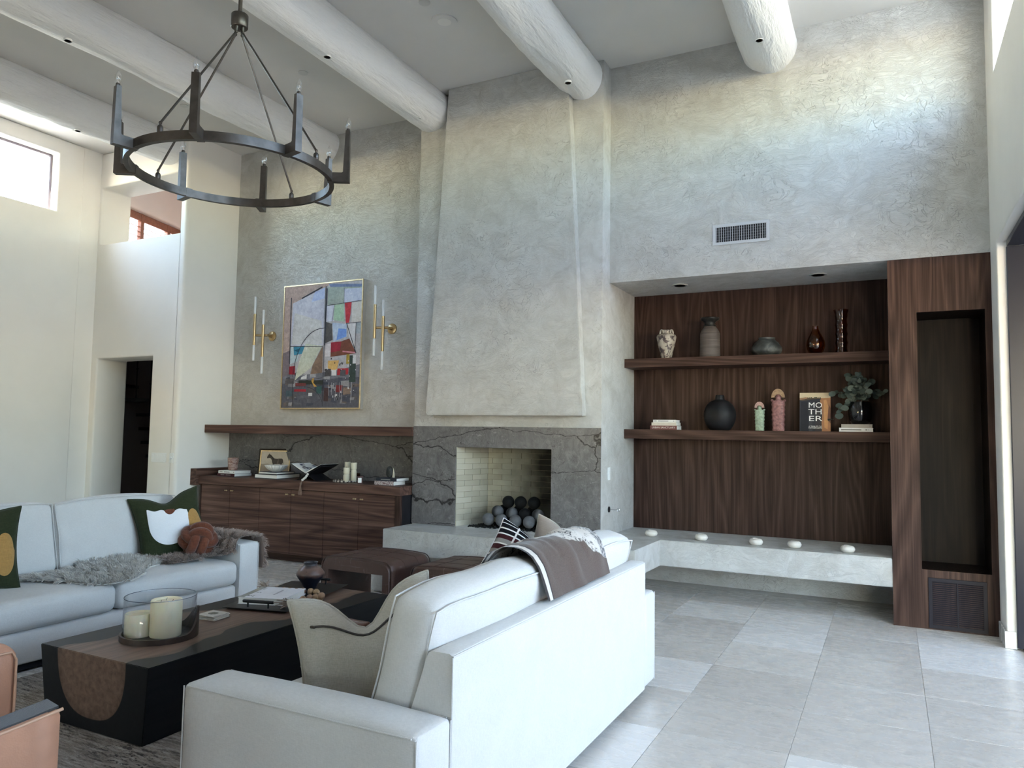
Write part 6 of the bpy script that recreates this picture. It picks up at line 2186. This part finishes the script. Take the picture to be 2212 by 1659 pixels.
# ------------------------------------------------------------------ niche: upper shelf
ZU = 2.2955
YV = 7.55
jx = -2.05
jg = G('crackled_glaze', rough=0.35)
jn = jg.noise(jg.obj(), 13, 5, 0.65, 0.8)
jg.set('Base Color', jg.ramp(jn, [(0.40, (0.035, 0.024, 0.030)), (0.47, (0.10, 0.07, 0.065)), (0.50, (0.36, 0.31, 0.25)), (0.70, (0.48, 0.43, 0.36))]))
J = thing('glazed_urn', 'small cream urn with dark blotches and shoulder lugs, first on the upper shelf', 'vase', (jx, YV, ZU))
B().lathe([(0.052, 0), (0.054, 0.01), (0.066, 0.07), (0.085, 0.145), (0.098, 0.205), (0.101, 0.232), (0.094, 0.250), (0.066, 0.262), (0.058, 0.268), (0.060, 0.30), (0.052, 0.302), (0.048, 0.27)], (jx, YV, ZU), 36).build('body', jg.mat, J, smooth=50)
for k in range(4):
    a = PI / 4 + k * PI / 2 + 0.3
    cx_, cy_ = jx + 0.070 * math.cos(a), YV + 0.070 * math.sin(a)
    tx, ty = -math.sin(a), math.cos(a)
    B().tube([(cx_ + tx * 0.022 * math.cos(t), cy_ + ty * 0.022 * math.cos(t), ZU + 0.262 + 0.036 * math.sin(t)) for t in np.linspace(0, PI, 9)], 0.009, 8).build('lug', jg.mat, J)
vx = -1.605
vg = G('ribbed_brown_clay', rough=0.7)
vg.set('Base Color', vg.ramp(vg.noise(vg.map(vg.obj(), (3, 3, 70)), 1.0, 3), [(0.3, (0.060, 0.046, 0.040)), (0.7, (0.125, 0.100, 0.088))]))
VB = thing('clay_bottle_vase', 'tall ribbed brown clay vase with flared black rim, second on the upper shelf', 'vase', (vx, YV, ZU))
pr = [(0.098, 0)] + [(0.100 - 0.004 * f + 0.0012 * (k % 2), 0.01 + 0.235 * f) for k, f in enumerate(np.linspace(0, 1, 34))] + [(0.086, 0.272), (0.072, 0.296), (0.060, 0.312), (0.056, 0.318)]
B().lathe(pr, (vx, YV, ZU), 40).build('body', vg.mat, VB, smooth=50)
B().lathe([(0.0565, 0.315), (0.061, 0.320), (0.061, 0.327), (0.052, 0.332), (0.050, 0.350), (0.060, 0.368), (0.088, 0.385), (0.092, 0.392), (0.092, 0.402), (0.088, 0.407), (0.06, 0.404), (0.045, 0.36)], (vx, YV, ZU), 40).build('neck', plain('black_glaze', (0.018, 0.017, 0.016), 0.35), VB, smooth=50)
rx = -1.06
rgm = G('smoked_raku', rough=0.45)
rgm.set('Base Color', rgm.ramp(rgm.noise(rgm.obj(), 11, 4, 0.6, 0.8), [(0.34, (0.016, 0.017, 0.017)), (0.55, (0.050, 0.054, 0.052)), (0.68, (0.11, 0.115, 0.105)), (0.78, (0.10, 0.055, 0.045))]))
b = B().lathe([(0.09, 0), (0.105, 0.006), (0.135, 0.032), (0.143, 0.058), (0.138, 0.086), (0.112, 0.125), (0.082, 0.152), (0.074, 0.162), (0.078, 0.178), (0.070, 0.176), (0.062, 0.160)], (rx, YV, ZU), 44, warp=lambda a, z: 1 + (0.05 * math.sin(3 * a + 1) if z > 0.155 else 0.012 * math.sin(2 * a)))
tag(b.build('raku_pot', rgm.mat, smooth=50), 'squat smoke-grey pot with uneven rim in the middle of the upper shelf', 'vase')
gx_ = -0.616
o = tag(B().lathe([(0.050, 0), (0.055, 0.004), (0.057, 0.012), (0.074, 0.045), (0.084, 0.085), (0.080, 0.125), (0.064, 0.165), (0.042, 0.205), (0.030, 0.235), (0.026, 0.262), (0.0265, 0.272), (0.023, 0.272), (0.022, 0.25), (0.045, 0.195), (0.070, 0.13), (0.074, 0.09), (0.06, 0.04), (0.03, 0.012)], (gx_, YV, ZU), 40).build('amber_vase', MT['amber_glass'], smooth=50), 'teardrop amber glass vase, fourth on the upper shelf', 'vase')
bx_ = -0.392
pr = []
for k in range(29):
    f = k / 28
    z = 0.018 + 0.335 * f
    r = 0.049 + 0.006 * abs(math.sin(PI * f * 4.0)) ** 0.8 * -1 + 0.006
    pr.append((r, z))
prof_b = [(0.049, 0), (0.052, 0.006)] + pr + [(0.054, 0.372), (0.062, 0.398), (0.066, 0.412), (0.064, 0.413), (0.056, 0.39), (0.046, 0.365)] + [(r - 0.006, z) for r, z in pr[::-1]]
tag(B().lathe(prof_b, (bx_, YV, ZU), 36).build('bamboo_vase', MT['brown_glass'], smooth=60), 'tall dark brown glass vase with bamboo-like rings, last on the upper shelf', 'vase')

# ------------------------------------------------------------------ niche: lower shelf
ZL = 1.5695
YS = 7.46
X_ = lambda px, py=930, yy=YS: hy(px, py, yy).x
x0, x1 = X_(1404), X_(1462)
book('red-brown book lettered URBAN SANCTUARY at the bottom of the shelf stack', x0, x1, YS, YS + 0.2, ZL, 0.041, cov('brick_red_cover', (0.15, 0.045, 0.042)), group='books stacked on the lower shelf', text='URBAN SANCTUARY', tsize=0.026, tcol=plain('cream_ink', (0.7, 0.66, 0.6), 0.6))
book('cream book in the middle of the stack on the left of the lower shelf', x0 + 0.016, x1 - 0.006, YS + 0.003, YS + 0.195, ZL + 0.0415, 0.031, cov('cream_cover', (0.56, 0.50, 0.42)), group='books stacked on the lower shelf')
book('white book on top of the stack on the left of the lower shelf', x0 + 0.032, x1 - 0.014, YS + 0.005, YS + 0.19, ZL + 0.073, 0.027, cov('chalk_cover', (0.68, 0.66, 0.62)), group='books stacked on the lower shelf', bars=[(.05, .16), (.22, .68), (.90, .94)])
mx = X_(1555, 900, YV)
tag(B().lathe([(0.085, 0), (0.095, 0.004), (0.128, 0.045), (0.150, 0.10), (0.157, 0.150), (0.150, 0.200), (0.128, 0.248), (0.090, 0.286), (0.055, 0.300), (0.046, 0.306), (0.042, 0.345), (0.040, 0.350), (0.033, 0.350), (0.035, 0.305)], (mx, YV, ZL), 48).build('round_vase', plain('matt_black_clay', (0.010, 0.0095, 0.0105), 0.5, var=0.4, scale=12), smooth=50), 'large round matt black vase with short neck on the lower shelf', 'vase')


def figurine(cx_, w, h, body, crown, label):
    t = thing('stone_figurine', label, 'figurine', (cx_, YV, ZL), 'carved stone figurines')
    hw = w / 2
    hb_ = h * 0.72
    b = B()
    ra_ = np.random.default_rng(int(h * 1000))

    def fn(u, v):
        a = 2 * PI * u
        z = hb_ * v
        k = 1 + 0.04 * math.sin(38 * v) + 0.02 * math.sin(9 * a + 60 * v) + (0.035 if 0.50 < v < 0.53 else 0)
        k *= (0.93 + 0.1 * v) if v < 0.98 else 0.9
        sq = 1 / max(abs(math.cos(a)), abs(math.sin(a))) ** 0.55
        return (cx_ + hw * 0.94 * k * sq * math.cos(a) * 0.88, YV + hw * 0.7 * k * sq * math.sin(a), ZL + z)
    b.grid(fn, 28, 34, True)
    b.bm.verts.ensure_lookup_table()
    r0 = [b.bm.verts[i * 35] for i in range(28)]
    r1 = [b.bm.verts[i * 35 + 34] for i in range(28)]
    b.bm.faces.new(r0[::-1])
    b.bm.faces.new(r1)
    b.build('body', body, t, smooth=35)
    B().lathe([(hw * 0.42, hb_), (hw * 0.34, hb_ + h * 0.05), (hw * 0.40, hb_ + h * 0.09), (hw * 0.2, hb_ + h * 0.15)], (cx_, YV, ZL), 18).build('head', body, t, smooth=40)
    for s in (-1, 1):
        B().sphere((cx_ + s * hw * 0.80, YV, ZL + hb_ + h * 0.004), hw * 0.2, 10, 8, (1, 0.8, 0.9)).build('shoulder', body, t, smooth=60)
    Mc = Matrix.Translation((cx_, YV - hw * 0.12, ZL + hb_ + h * 0.075)) @ Matrix.Rotation(PI / 2, 4, 'X')
    R1, R2 = hw * 0.86, hw * 0.46
    ring = [(R1 * math.cos(a), R1 * math.sin(a) * (h * 0.205 / R1) * 1.0) for a in np.linspace(0, PI, 15)] + [(R2 * math.cos(a), R2 * math.sin(a) * 0.9) for a in np.linspace(PI, 0, 11)]
    B().prism(ring, hw * 0.22, Mc).build('halo', crown, t, smooth=40)
    return t


gs = plain('green_jade_stone', (0.27, 0.34, 0.25), 0.55, var=0.35, scale=45, bump=0.4)
ps = plain('rose_stone', (0.23, 0.105, 0.10), 0.5, var=0.45, scale=45, bump=0.4)
figurine(X_(1641, 900, YV), 0.105, 0.282, gs, plain('pink_halo_stone', (0.40, 0.25, 0.22), 0.5, var=0.3, scale=60), 'short green stone figurine with a pink halo on the lower shelf')
figurine(X_(1681.5, 900, YV), 0.142, 0.405, ps, plain('tan_halo_stone', (0.30, 0.19, 0.11), 0.5, var=0.3, scale=60), 'taller rose stone figurine with a tan halo on the lower shelf')

# standing book with the printed jacket
bx0, bx1 = X_(1727, 900, 7.60), X_(1794, 900, 7.60)
MB = thing('standing_book', 'upright book with a desert jacket lettered MOTHER on the lower shelf', 'book', ((bx0 + bx1) / 2, 7.61, ZL))
BH = 0.372
SMX = Matrix.Translation(((bx0 + bx1) / 2, 7.60, ZL)) @ Matrix.Rotation(math.radians(-7), 4, 'X')
bw_ = bx1 - bx0
B().box(-bw_ / 2, bw_ / 2, 0, 0.028, 0.002, BH, M=SMX).build('cover', cov('jacket_dark', (0.03, 0.032, 0.038)), MB, smooth=0)
lay = [([(0, 0), (1, 0), (1, 1), (0, 1)], S(48, 50, 58)), ([(0, .86), (1, .86), (1, 1), (0, 1)], S(206, 190, 160)), ([(0.68, 0), (1, 0), (1, .87), (0.7, .86), (.66, .8), (.74, .5)], S(166, 120, 86)), ([(0.80, 0.1), (0.9, .05), (0.95, .6), (.86, .82), (.78, .8)], S(196, 146, 100)), ([(0.9, .3), (1, .2), (1, .6), (.94, .7)], S(120, 86, 70)),
       ([(0, .80), (.2, .83), (.36, .865), (.5, .875), (.66, .86), (.72, .80), (.66, .84), (.4, .83), (.1, .79)], S(86, 72, 58)), ([(0, .81), (.22, .84), (.32, .87), (.2, .885), (0, .865)], S(150, 116, 88)), ([(0.03, 0), (.3, 0), (.26, .78), (.04, .76)], S(36, 38, 46)), ([(.3, 0), (.42, 0), (.4, .7), (.33, .8)], S(62, 62, 68)), ([(.5, .0), (.72, .0), (.7, .5), (.62, .75), (.52, .6)], S(58, 54, 58))]
for k in range(14):
    u_ = random.uniform(.2, .7)
    lay.append(([(u_, .86), (u_ + .03, .86), (u_ + .025, .885), (u_ + .005, .885)], S(70, 74, 56)))
b_, cl_ = printed(lay, lambda u, v: SMX @ Vector((-bw_ / 2 + u * bw_, -0.0008, 0.002 + v * (BH - 0.002))), SMX.to_3x3() @ Vector((0, -1, 0)), 0.00005)
finish_print(b_, cl_, 'jacket_print', MT['print'], MB)
lt = B()
for i, (tx, zz, sz_t) in enumerate((('MO', 0.672, 0.072), ('TH', 0.50, 0.072), ('ER', 0.325, 0.072), ('A TRIBUTE TO', 0.125, 0.021), ('MOTHER EARTH', 0.085, 0.021))):
    vs, fs = text_geo(tx, sz_t)
    w = max(v[0] for v in vs) - min(v[0] for v in vs)
    k = 0.118 / w
    vs = [(v[0] * k, v[1], 0) for v in vs]
    lt.raw(vs, fs, SMX @ Matrix.Translation((-bw_ / 2 + 0.51 * bw_, -0.0022, zz * BH)) @ Matrix.Rotation(PI / 2, 4, 'X'))
lt.build('jacket_lettering', plain('white_ink', (0.80, 0.80, 0.80), 0.6), MB, smooth=0)

# two books under the eucalyptus vase
x0, x1 = X_(1813), X_(1886)
book('white book lying flat at the right end of the lower shelf', x0, x1, YS - 0.02, YS + 0.22, ZL, 0.036, cov('bright_white_cover', (0.74, 0.74, 0.74)), group='books stacked on the lower shelf', bars=[(.06, .66), (.78, .83), (.86, .87)])
book('grey-taupe book directly under the eucalyptus vase', x0 + 0.018, x1 - 0.005, YS - 0.01, YS + 0.21, ZL + 0.0365, 0.032, cov('taupe_cover', (0.38, 0.34, 0.30)), group='books stacked on the lower shelf', bars=[(.91, .94)])
ex = X_(1858, 890, YV)
ZE = ZL + 0.069
EV = tag(B().lathe([(0.060, 0), (0.075, 0.006), (0.092, 0.040), (0.100, 0.090), (0.099, 0.150), (0.090, 0.190), (0.084, 0.206), (0.081, 0.206), (0.085, 0.185), (0.093, 0.150), (0.093, 0.090), (0.084, 0.040), (0.05, 0.014)], (ex, YV, ZE), 40).build('smoked_glass_vase', MT['smoke_glass'], smooth=60), 'smoked glass vase holding eucalyptus on the lower shelf', 'vase')
leafm = G('eucalyptus_leaf', rough=0.6)
leafm.set('Base Color', leafm.ramp(leafm.n('ObjectInfo', 5), [(0.0, (0.030, 0.048, 0.042)), (0.6, (0.060, 0.085, 0.072)), (1.0, (0.13, 0.16, 0.135))]))
EU = thing('eucalyptus_stems', 'dark eucalyptus stems fanning out of the smoked glass vase', 'plant', (ex, YV, ZE + 0.02))
stemm = plain('eucalyptus_stem', (0.05, 0.035, 0.028), 0.7)
ra = np.random.default_rng(21)
YF = 7.50
tgt = [((1835, 815), 16, 1.0), ((1850, 812), 14, 1.0), ((1868, 830), 12, 1.0), ((1878, 826), 10, 1.0), ((1800, 850), 7, 0.9), ((1912, 848), 9, 0.85), ((1800, 905), 10, 0.9), ((1828, 842), 12, 1.0), ((1845, 835), 12, 1.0), ((1862, 822), 12, 1.0), ((1872, 850), 10, 1.0)]
root = Vector((ex, YV, ZE + 0.03))
lm = None
for (px, py), nl, k in tgt:
    e = hy(px, py, YF + ra.uniform(-0.06, 0.10))
    neck = Vector((ex + (e.x - ex) * 0.22, YV + (e.y - YV) * 0.2, ZE + 0.20))
    droop = Vector((0, 0, 0.05))
    pts = []
    for t in np.linspace(0, 1, 16):
        if t < 0.35:
            p = root.lerp(neck, t / 0.35)
        else:
            f = (t - 0.35) / 0.65
            ctl = neck + Vector(((e.x - neck.x) * 0.35, (e.y - neck.y) * 0.4, max(0.07, (e.z - neck.z) * 0.7 + 0.05)))
            p = neck * (1 - f) ** 2 + ctl * 2 * f * (1 - f) + e * f * f
        pts.append(p)
    B().tube(pts, [0.0026 - 0.0012 * i / 15 for i in range(16)], 5).build('stem', stemm, EU)
    far = abs(e.x - ex) > 0.18
    for m in range(nl):
        f = (0.42 + 0.58 * m / (nl - 1)) if not far else (0.62 + 0.38 * m / (nl - 1))
        i = min(14, int(f * 15))
        p = pts[i].lerp(pts[i + 1], f * 15 - i)
        a = ra.uniform(0, 6.28)
        sz2 = ra.uniform(0.020, 0.034)
        dirn = Vector((math.cos(a), 0.6 * math.sin(a), ra.uniform(-0.5, 0.7))).normalized()
        nn_ = Vector((ra.normal(0, .5), -1 + ra.normal(0, .4), ra.normal(0, .5))).normalized()
        sd_ = dirn.cross(nn_).normalized()
        nn_ = sd_.cross(dirn)
        lf = B()
        ring = [p + dirn * (sz2 * 1.1 * (1 - math.cos(t))) + sd_ * (sz2 * 0.9 * math.sin(t)) + nn_ * (0.18 * sz2 * math.cos(2 * t)) for t in np.linspace(0, 2 * PI, 13)[:-1]]
        c_ = lf.bm.verts.new(p + dirn * sz2 * 1.1)
        rv = [lf.bm.verts.new(r_) for r_ in ring]
        for z in range(12):
            lf.bm.faces.new((c_, rv[z], rv[(z + 1) % 12]))
        lf.build('leaf', leafm.mat, EU, smooth=60)

# ------------------------------------------------------------------ tealight holders on the bench
TLL = ('first', 'second', 'third', 'fourth', 'fifth')
tlm = plain('white_travertine', (0.66, 0.62, 0.55), 0.55, var=0.08, scale=20)
tl0 = None
for k, (px, py) in enumerate(((1407, 1158), (1515, 1167), (1633, 1177), (1716, 1183), (1831, 1193))):
    q = hz(px, py, BZ)
    q.y = min(max(q.y, 7.05), 7.6)
    q.x = hy(px, py - 7, q.y).x
    lab = 'round white stone tealight holder on the bench, %s from the left' % TLL[k]
    if tl0 is None:
        tl0 = thing('tealight_holder', lab, 'candle holder', (q.x, q.y, BZ), 'white tealight holders on the bench')
        B().lathe([(0.038, 0), (0.050, 0.006), (0.059, 0.022), (0.059, 0.034), (0.050, 0.050), (0.036, 0.057), (0.030, 0.057), (0.028, 0.042)], (q.x, q.y, BZ + 0.0005), 36).build('stone_ring', tlm, tl0, smooth=50)
        B().lathe([(0.0265, 0.0), (0.0265, 0.010)], (q.x, q.y, BZ + 0.043), 20).build('tealight', MT['wax2'], tl0)
    else:
        copy_tree(tl0, (q.x, q.y, BZ), lab)

# ------------------------------------------------------------------ coffee table top
ZT = 0.3852
# hurricane: leather-wrapped base, glass and candles
HC = Vector((-3.525, 2.797, ZT))
HU = thing('hurricane_holder', 'round glass hurricane with a swooping bronze base on the coffee table', 'candle holder', tuple(HC))
RH = 0.195
br = B()
NA = 72
hgt = lambda a: 0.030 + 0.125 * max(0.0, math.cos((a - math.radians(52)) / 1.5)) ** 5 if abs((a - math.radians(52) + PI) % (2 * PI) - PI) < 2.2 else 0.030


def hcol(a):
    d = abs((a - math.radians(58) + PI) % (2 * PI) - PI)
    return 0.030 + (0.115 * (0.5 + 0.5 * math.cos(PI * d / 0.95)) if d < 0.95 else 0.0)


rings = []
for r, top in ((RH, False), (RH, True), (RH - 0.011, True), (RH - 0.011, False)):
    rings.append([br.bm.verts.new((HC.x + r * math.cos(2 * PI * k / NA), HC.y + r * math.sin(2 * PI * k / NA), ZT + ((hcol(2 * PI * k / NA)) if top else 0.0003))) for k in range(NA)])
for i in range(3):
    for k in range(NA):
        br.bm.faces.new((rings[i][k], rings[i][(k + 1) % NA], rings[i + 1][(k + 1) % NA], rings[i + 1][k]))
br.build('base_rim', plain('dark_bronze_leather', (0.050, 0.034, 0.027), 0.4, 0.3, var=0.2), HU, smooth=40)
B().lathe([(RH - 0.011, 0.0006), (RH - 0.011, 0.010)], HC, 60).build('base_plate', plain('dark_plate', (0.03, 0.024, 0.022), 0.4), HU)
gl = B()
rg_ = RH - 0.014
gl.lathe([(rg_, 0.0105), (rg_, 0.215), (rg_ - 0.001, 0.218), (rg_ - 0.003, 0.218), (rg_ - 0.004, 0.215), (rg_ - 0.004, 0.0105)], HC, 72)
gl.bm.faces.ensure_lookup_table()
bmesh.ops.delete(gl.bm, geom=[f for f in gl.bm.faces if len(f.verts) > 4], context='FACES')
gl.build('glass_cylinder', MT['vase_glass'], HU, smooth=60)
B().tube([HC + Vector(((rg_ - 0.002) * math.cos(t), (rg_ - 0.002) * math.sin(t), 0.2175)) for t in np.linspace(0, 2 * PI, 73)[:-1]], 0.0016, 6, True).build('glass_rim', plain('rim_glass', (0.10, 0.11, 0.14), 0.1), HU)


def pillar(px, py, r, h, label, wicks):
    q = hz(px, py, ZT + 0.011)
    t = thing('pillar_candle', label, 'candle', (q.x, q.y, ZT + 0.0108), 'ivory candles in the hurricane')
    B().lathe([(r * 0.97, 0), (r, 0.004), (r, h - 0.006), (r * 0.96, h), (r * 0.86, h - 0.002), (r * 0.80, h - 0.010), (r * 0.3, h - 0.013)], (q.x, q.y, ZT + 0.0108), 44).build('wax', MT['wax'], t, smooth=50)
    for k in range(wicks):
        a = 2 * PI * k / max(1, wicks) + 0.4
        rr = r * 0.42 if wicks > 1 else 0
        c0 = Vector((q.x + rr * math.cos(a), q.y + rr * math.sin(a), ZT + 0.0108 + h - 0.013))
        B().tube([c0, c0 + Vector((0.001, 0, 0.008)), c0 + Vector((0.004, 0.001, 0.014))], 0.0014, 5).build('wick', MT['black'], t)


pillar(357, 1372, 0.079, 0.190, 'tall three-wick ivory pillar candle inside the hurricane', 3)
pillar(298.5, 1372, 0.070, 0.118, 'short ivory pillar candle on the left inside the hurricane', 0)

# coasters
q = [hz(427, 1339, ZT), hz(465, 1345, ZT), hz(495, 1330, ZT), hz(457, 1324, ZT)]
cc = (q[0] + q[1] + q[2] + q[3]) / 4
ca = math.atan2((q[1] - q[0]).y, (q[1] - q[0]).x)
cst = plain('stone_coaster', (0.50, 0.46, 0.40), 0.7, var=0.15, scale=60)
for k in range(4):
    MM = Matrix.Translation((cc.x + random.uniform(-.004, .004), cc.y + random.uniform(-.004, .004), ZT + 0.0065 * k)) @ Matrix.Rotation(ca + 0.05 + random.uniform(-.05, .05), 4, 'Z')
    o = tag(B().box(-0.064, 0.064, -0.064, 0.064, 0.0002, 0.006, 0.0012, 1, M=MM).build('coaster', cst), 'stone coaster, %s from the top of the stack on the coffee table' % ('lowest', 'third', 'second', 'first')[k], 'coaster', 'stack of stone coasters')
    if k == 3:
        lay = [([(0.3 * math.cos(t) * 0.8 + 0.5, 0.22 * math.sin(t) + 0.52) for t in np.linspace(0, 6.28, 13)[:-1]], S(118, 112, 98)), ([(0.36, .30), (.64, .30), (.60, .36), (.40, .36)], S(96, 92, 84)), ([(0.47, .36), (.53, .36), (.53, .5), (.47, .5)], S(84, 78, 70)), ([(.38, .5), (.5, .64), (.62, .5), (.55, .47), (.45, .47)], S(90, 88, 76))]
        b_, cl_ = printed(lay, lambda u, v: MM @ Vector((-0.064 + 0.128 * u, -0.064 + 0.128 * v, 0.0063)), (0, 0, 1), 0.0001)
        finish_print(b_, cl_, 'tree_print', MT['print'], o)

# black tray with handles
TA = math.radians(14.2)
TCN = Vector((-3.612, 3.865, ZT))
TMX = Matrix.Translation(TCN) @ Matrix.Rotation(TA, 4, 'Z')
TR = thing('serving_tray', 'flat black tray with bar handles on the coffee table', 'tray', tuple(TCN))
trm = plain('black_tray_steel', (0.012, 0.012, 0.014), 0.4, 0.4)
tw, tl_ = 0.45, 0.86
vs = [(-tw / 2 + .03, -tl_ / 2 + .03, 0.0003), (tw / 2 - .03, -tl_ / 2 + .03, 0.0003), (tw / 2 - .03, tl_ / 2 - .03, 0.0003), (-tw / 2 + .03, tl_ / 2 - .03, 0.0003),
      (-tw / 2, -tl_ / 2, 0.016), (tw / 2, -tl_ / 2, 0.016), (tw / 2, tl_ / 2, 0.016), (-tw / 2, tl_ / 2, 0.016)]
B().raw(vs, [(0, 3, 2, 1), (4, 5, 6, 7), (0, 1, 5, 4), (1, 2, 6, 5), (2, 3, 7, 6), (3, 0, 4, 7)], TMX).build('plate', trm, TR, smooth=0)
for s in (-1, 1):
    yy = s * (tl_ / 2 - 0.045)
    hb2 = B().tube([TMX @ Vector((x, yy, 0.052)) for x in (-0.105, -0.10, 0.10, 0.105)], [0.007, 0.010, 0.010, 0.007], 12)
    for x in (-0.07, 0.07):
        hb2.cyl(TMX @ Vector((x, yy, 0.0162)), TMX @ Vector((x, yy, 0.050)), 0.0055, n=10)
    hb2.build('handle', MT['black'], TR, smooth=50)
# white book on the tray
BMX = TMX @ Matrix.Translation((-0.035, -0.19, 0.0165)) @ Matrix.Rotation(math.radians(5), 4, 'Z')
bt = book('white hardback book with floral corner lying on the black tray', -0.155, 0.155, -0.125, 0.205, 0.0, 0.042, cov('white_linen_cover', (0.74, 0.73, 0.76)), BMX, spine='back', group=None)
lay = [([(0, 0), (.13, 0), (.13, 1), (0, 1)], S(150, 148, 140))]
for k in range(18):
    u_, v_ = random.uniform(.12, .26), random.choice((.12, .45, .8)) + random.uniform(-.07, .07)
    e_ = random.uniform(.02, .045)
    lay.append(([(u_, v_), (u_ + e_, v_ + e_ * .3), (u_ + e_ * .7, v_ + e_), (u_ - e_ * .2, v_ + e_ * .6)], S(70, 72, 68)))
for k in range(9):
    lay.append((R4(.60, .30 + .05 * k, .645, .33 + .05 * k), S(150, 146, 156)))
b_, cl_ = printed(lay, lambda u, v: BMX @ Vector((-0.155 + 0.31 * u, -0.125 + 0.33 * v, 0.0424)), (0, 0, 1), 0.00004)
finish_print(b_, cl_, 'cover_print', MT['print'], bt)

# pottery vase on the tray
pv = TMX @ Vector((0.02, 0.245, 0.0165))
pg_ = G('burnished_pottery', rough=0.35)
zc_ = pg_.sep(pg_.obj())[2]
zc2 = pg_.m('ADD', zc_, pg_.m('MULTIPLY', pg_.m('SUBTRACT', pg_.noise(pg_.obj(), 22, 4), 0.5), 0.06))
pc_ = pg_.ramp(zc2, [(0.075, (0.008, 0.009, 0.016)), (0.10, (0.10, 0.055, 0.042)), (0.14, (0.16, 0.095, 0.075)), (0.165, (0.02, 0.02, 0.026))])
dots = pg_.ramp(pg_.vor(pg_.obj(), 55, 'F1'), [(0.12, 1.0), (0.2, 0.0)])
dm = pg_.m('MULTIPLY', dots, pg_.ramp(pg_.m('ABSOLUTE', pg_.m('ADD', pg_.sep(pg_.obj())[0], -0.02)), [(0.012, 1.0), (0.02, 0.0)]))
pg_.set('Base Color', pg_.mix(dm, pc_, (0.01, 0.01, 0.012)))
tag(B().lathe([(0.040, 0), (0.044, 0.004), (0.058, 0.035), (0.086, 0.072), (0.098, 0.092), (0.096, 0.108), (0.072, 0.138), (0.050, 0.155), (0.044, 0.162), (0.044, 0.170), (0.051, 0.178), (0.048, 0.180), (0.038, 0.170), (0.034, 0.155)], pv, 44).build('pottery_vase', pg_.mat, smooth=50), 'small angular pottery vase, brown above and blue-black below, on the tray', 'vase')

# wooden bead garland with jute tassels around the book
GA = thing('bead_garland', 'garland of large wooden beads with jute tassels on the black tray', 'beads', tuple(TMX @ Vector((0.1, 0.0, 0.0165))))
px_ = [(597, 1274), (612, 1275), (626, 1276.5), (640, 1277.5), (655, 1277), (671, 1278), (683.5, 1279.5), (694.5, 1287), (690, 1293), (681.5, 1291), (669, 1291.5), (654.5, 1295)]
wb = G('mixed_wood_bead', rough=0.55)
wb.set('Base Color', wb.mix(wb.m('MULTIPLY', wb.noise(wb.map(wb.pos(), (1, 1, 5)), 30, 3), 0.5), wb.ramp(wb.n('ObjectInfo', 5), [(0.0, (0.24, 0.13, 0.08)), (0.5, (0.36, 0.22, 0.14)), (0.85, (0.46, 0.30, 0.15))]), (0.17, 0.09, 0.06)))
pts = []
for i, (a, c_) in enumerate(px_):
    zz = ZT + 0.0165 + 0.0225 + (0.03 if i == 7 else 0)
    q = hz(a, c_, zz)
    pts.append(q)
    B().sphere(q, 0.0225, 18, 12).build('bead', wb.mat, GA, smooth=60)
B().tube(pts, 0.002, 5).build('cord', tz, GA)
for (p, dr_) in ((hz(577, 1270, ZT + 0.035), Vector((-0.6, 0.25, 0))), (hz(640, 1303, ZT + 0.035), Vector((-0.35, -0.85, 0)))):
    ts = B()
    for k in range(60):
        v_ = Vector((random.gauss(0, 0.30), random.gauss(0, 0.30), random.gauss(0, 0.25)))
        e_ = p + (dr_.normalized() + v_) * 0.075
        e_.z = max(e_.z, ZT + 0.02)
        m_ = p + (dr_.normalized() + v_ * 0.5) * 0.04 + Vector((0, 0, 0.006))
        ts.tube([p - dr_.normalized() * 0.01, m_, e_], 0.0024, 4)
    ts.build('tassel', plain('jute', (0.30, 0.235, 0.19), 0.95, var=0.3), GA)
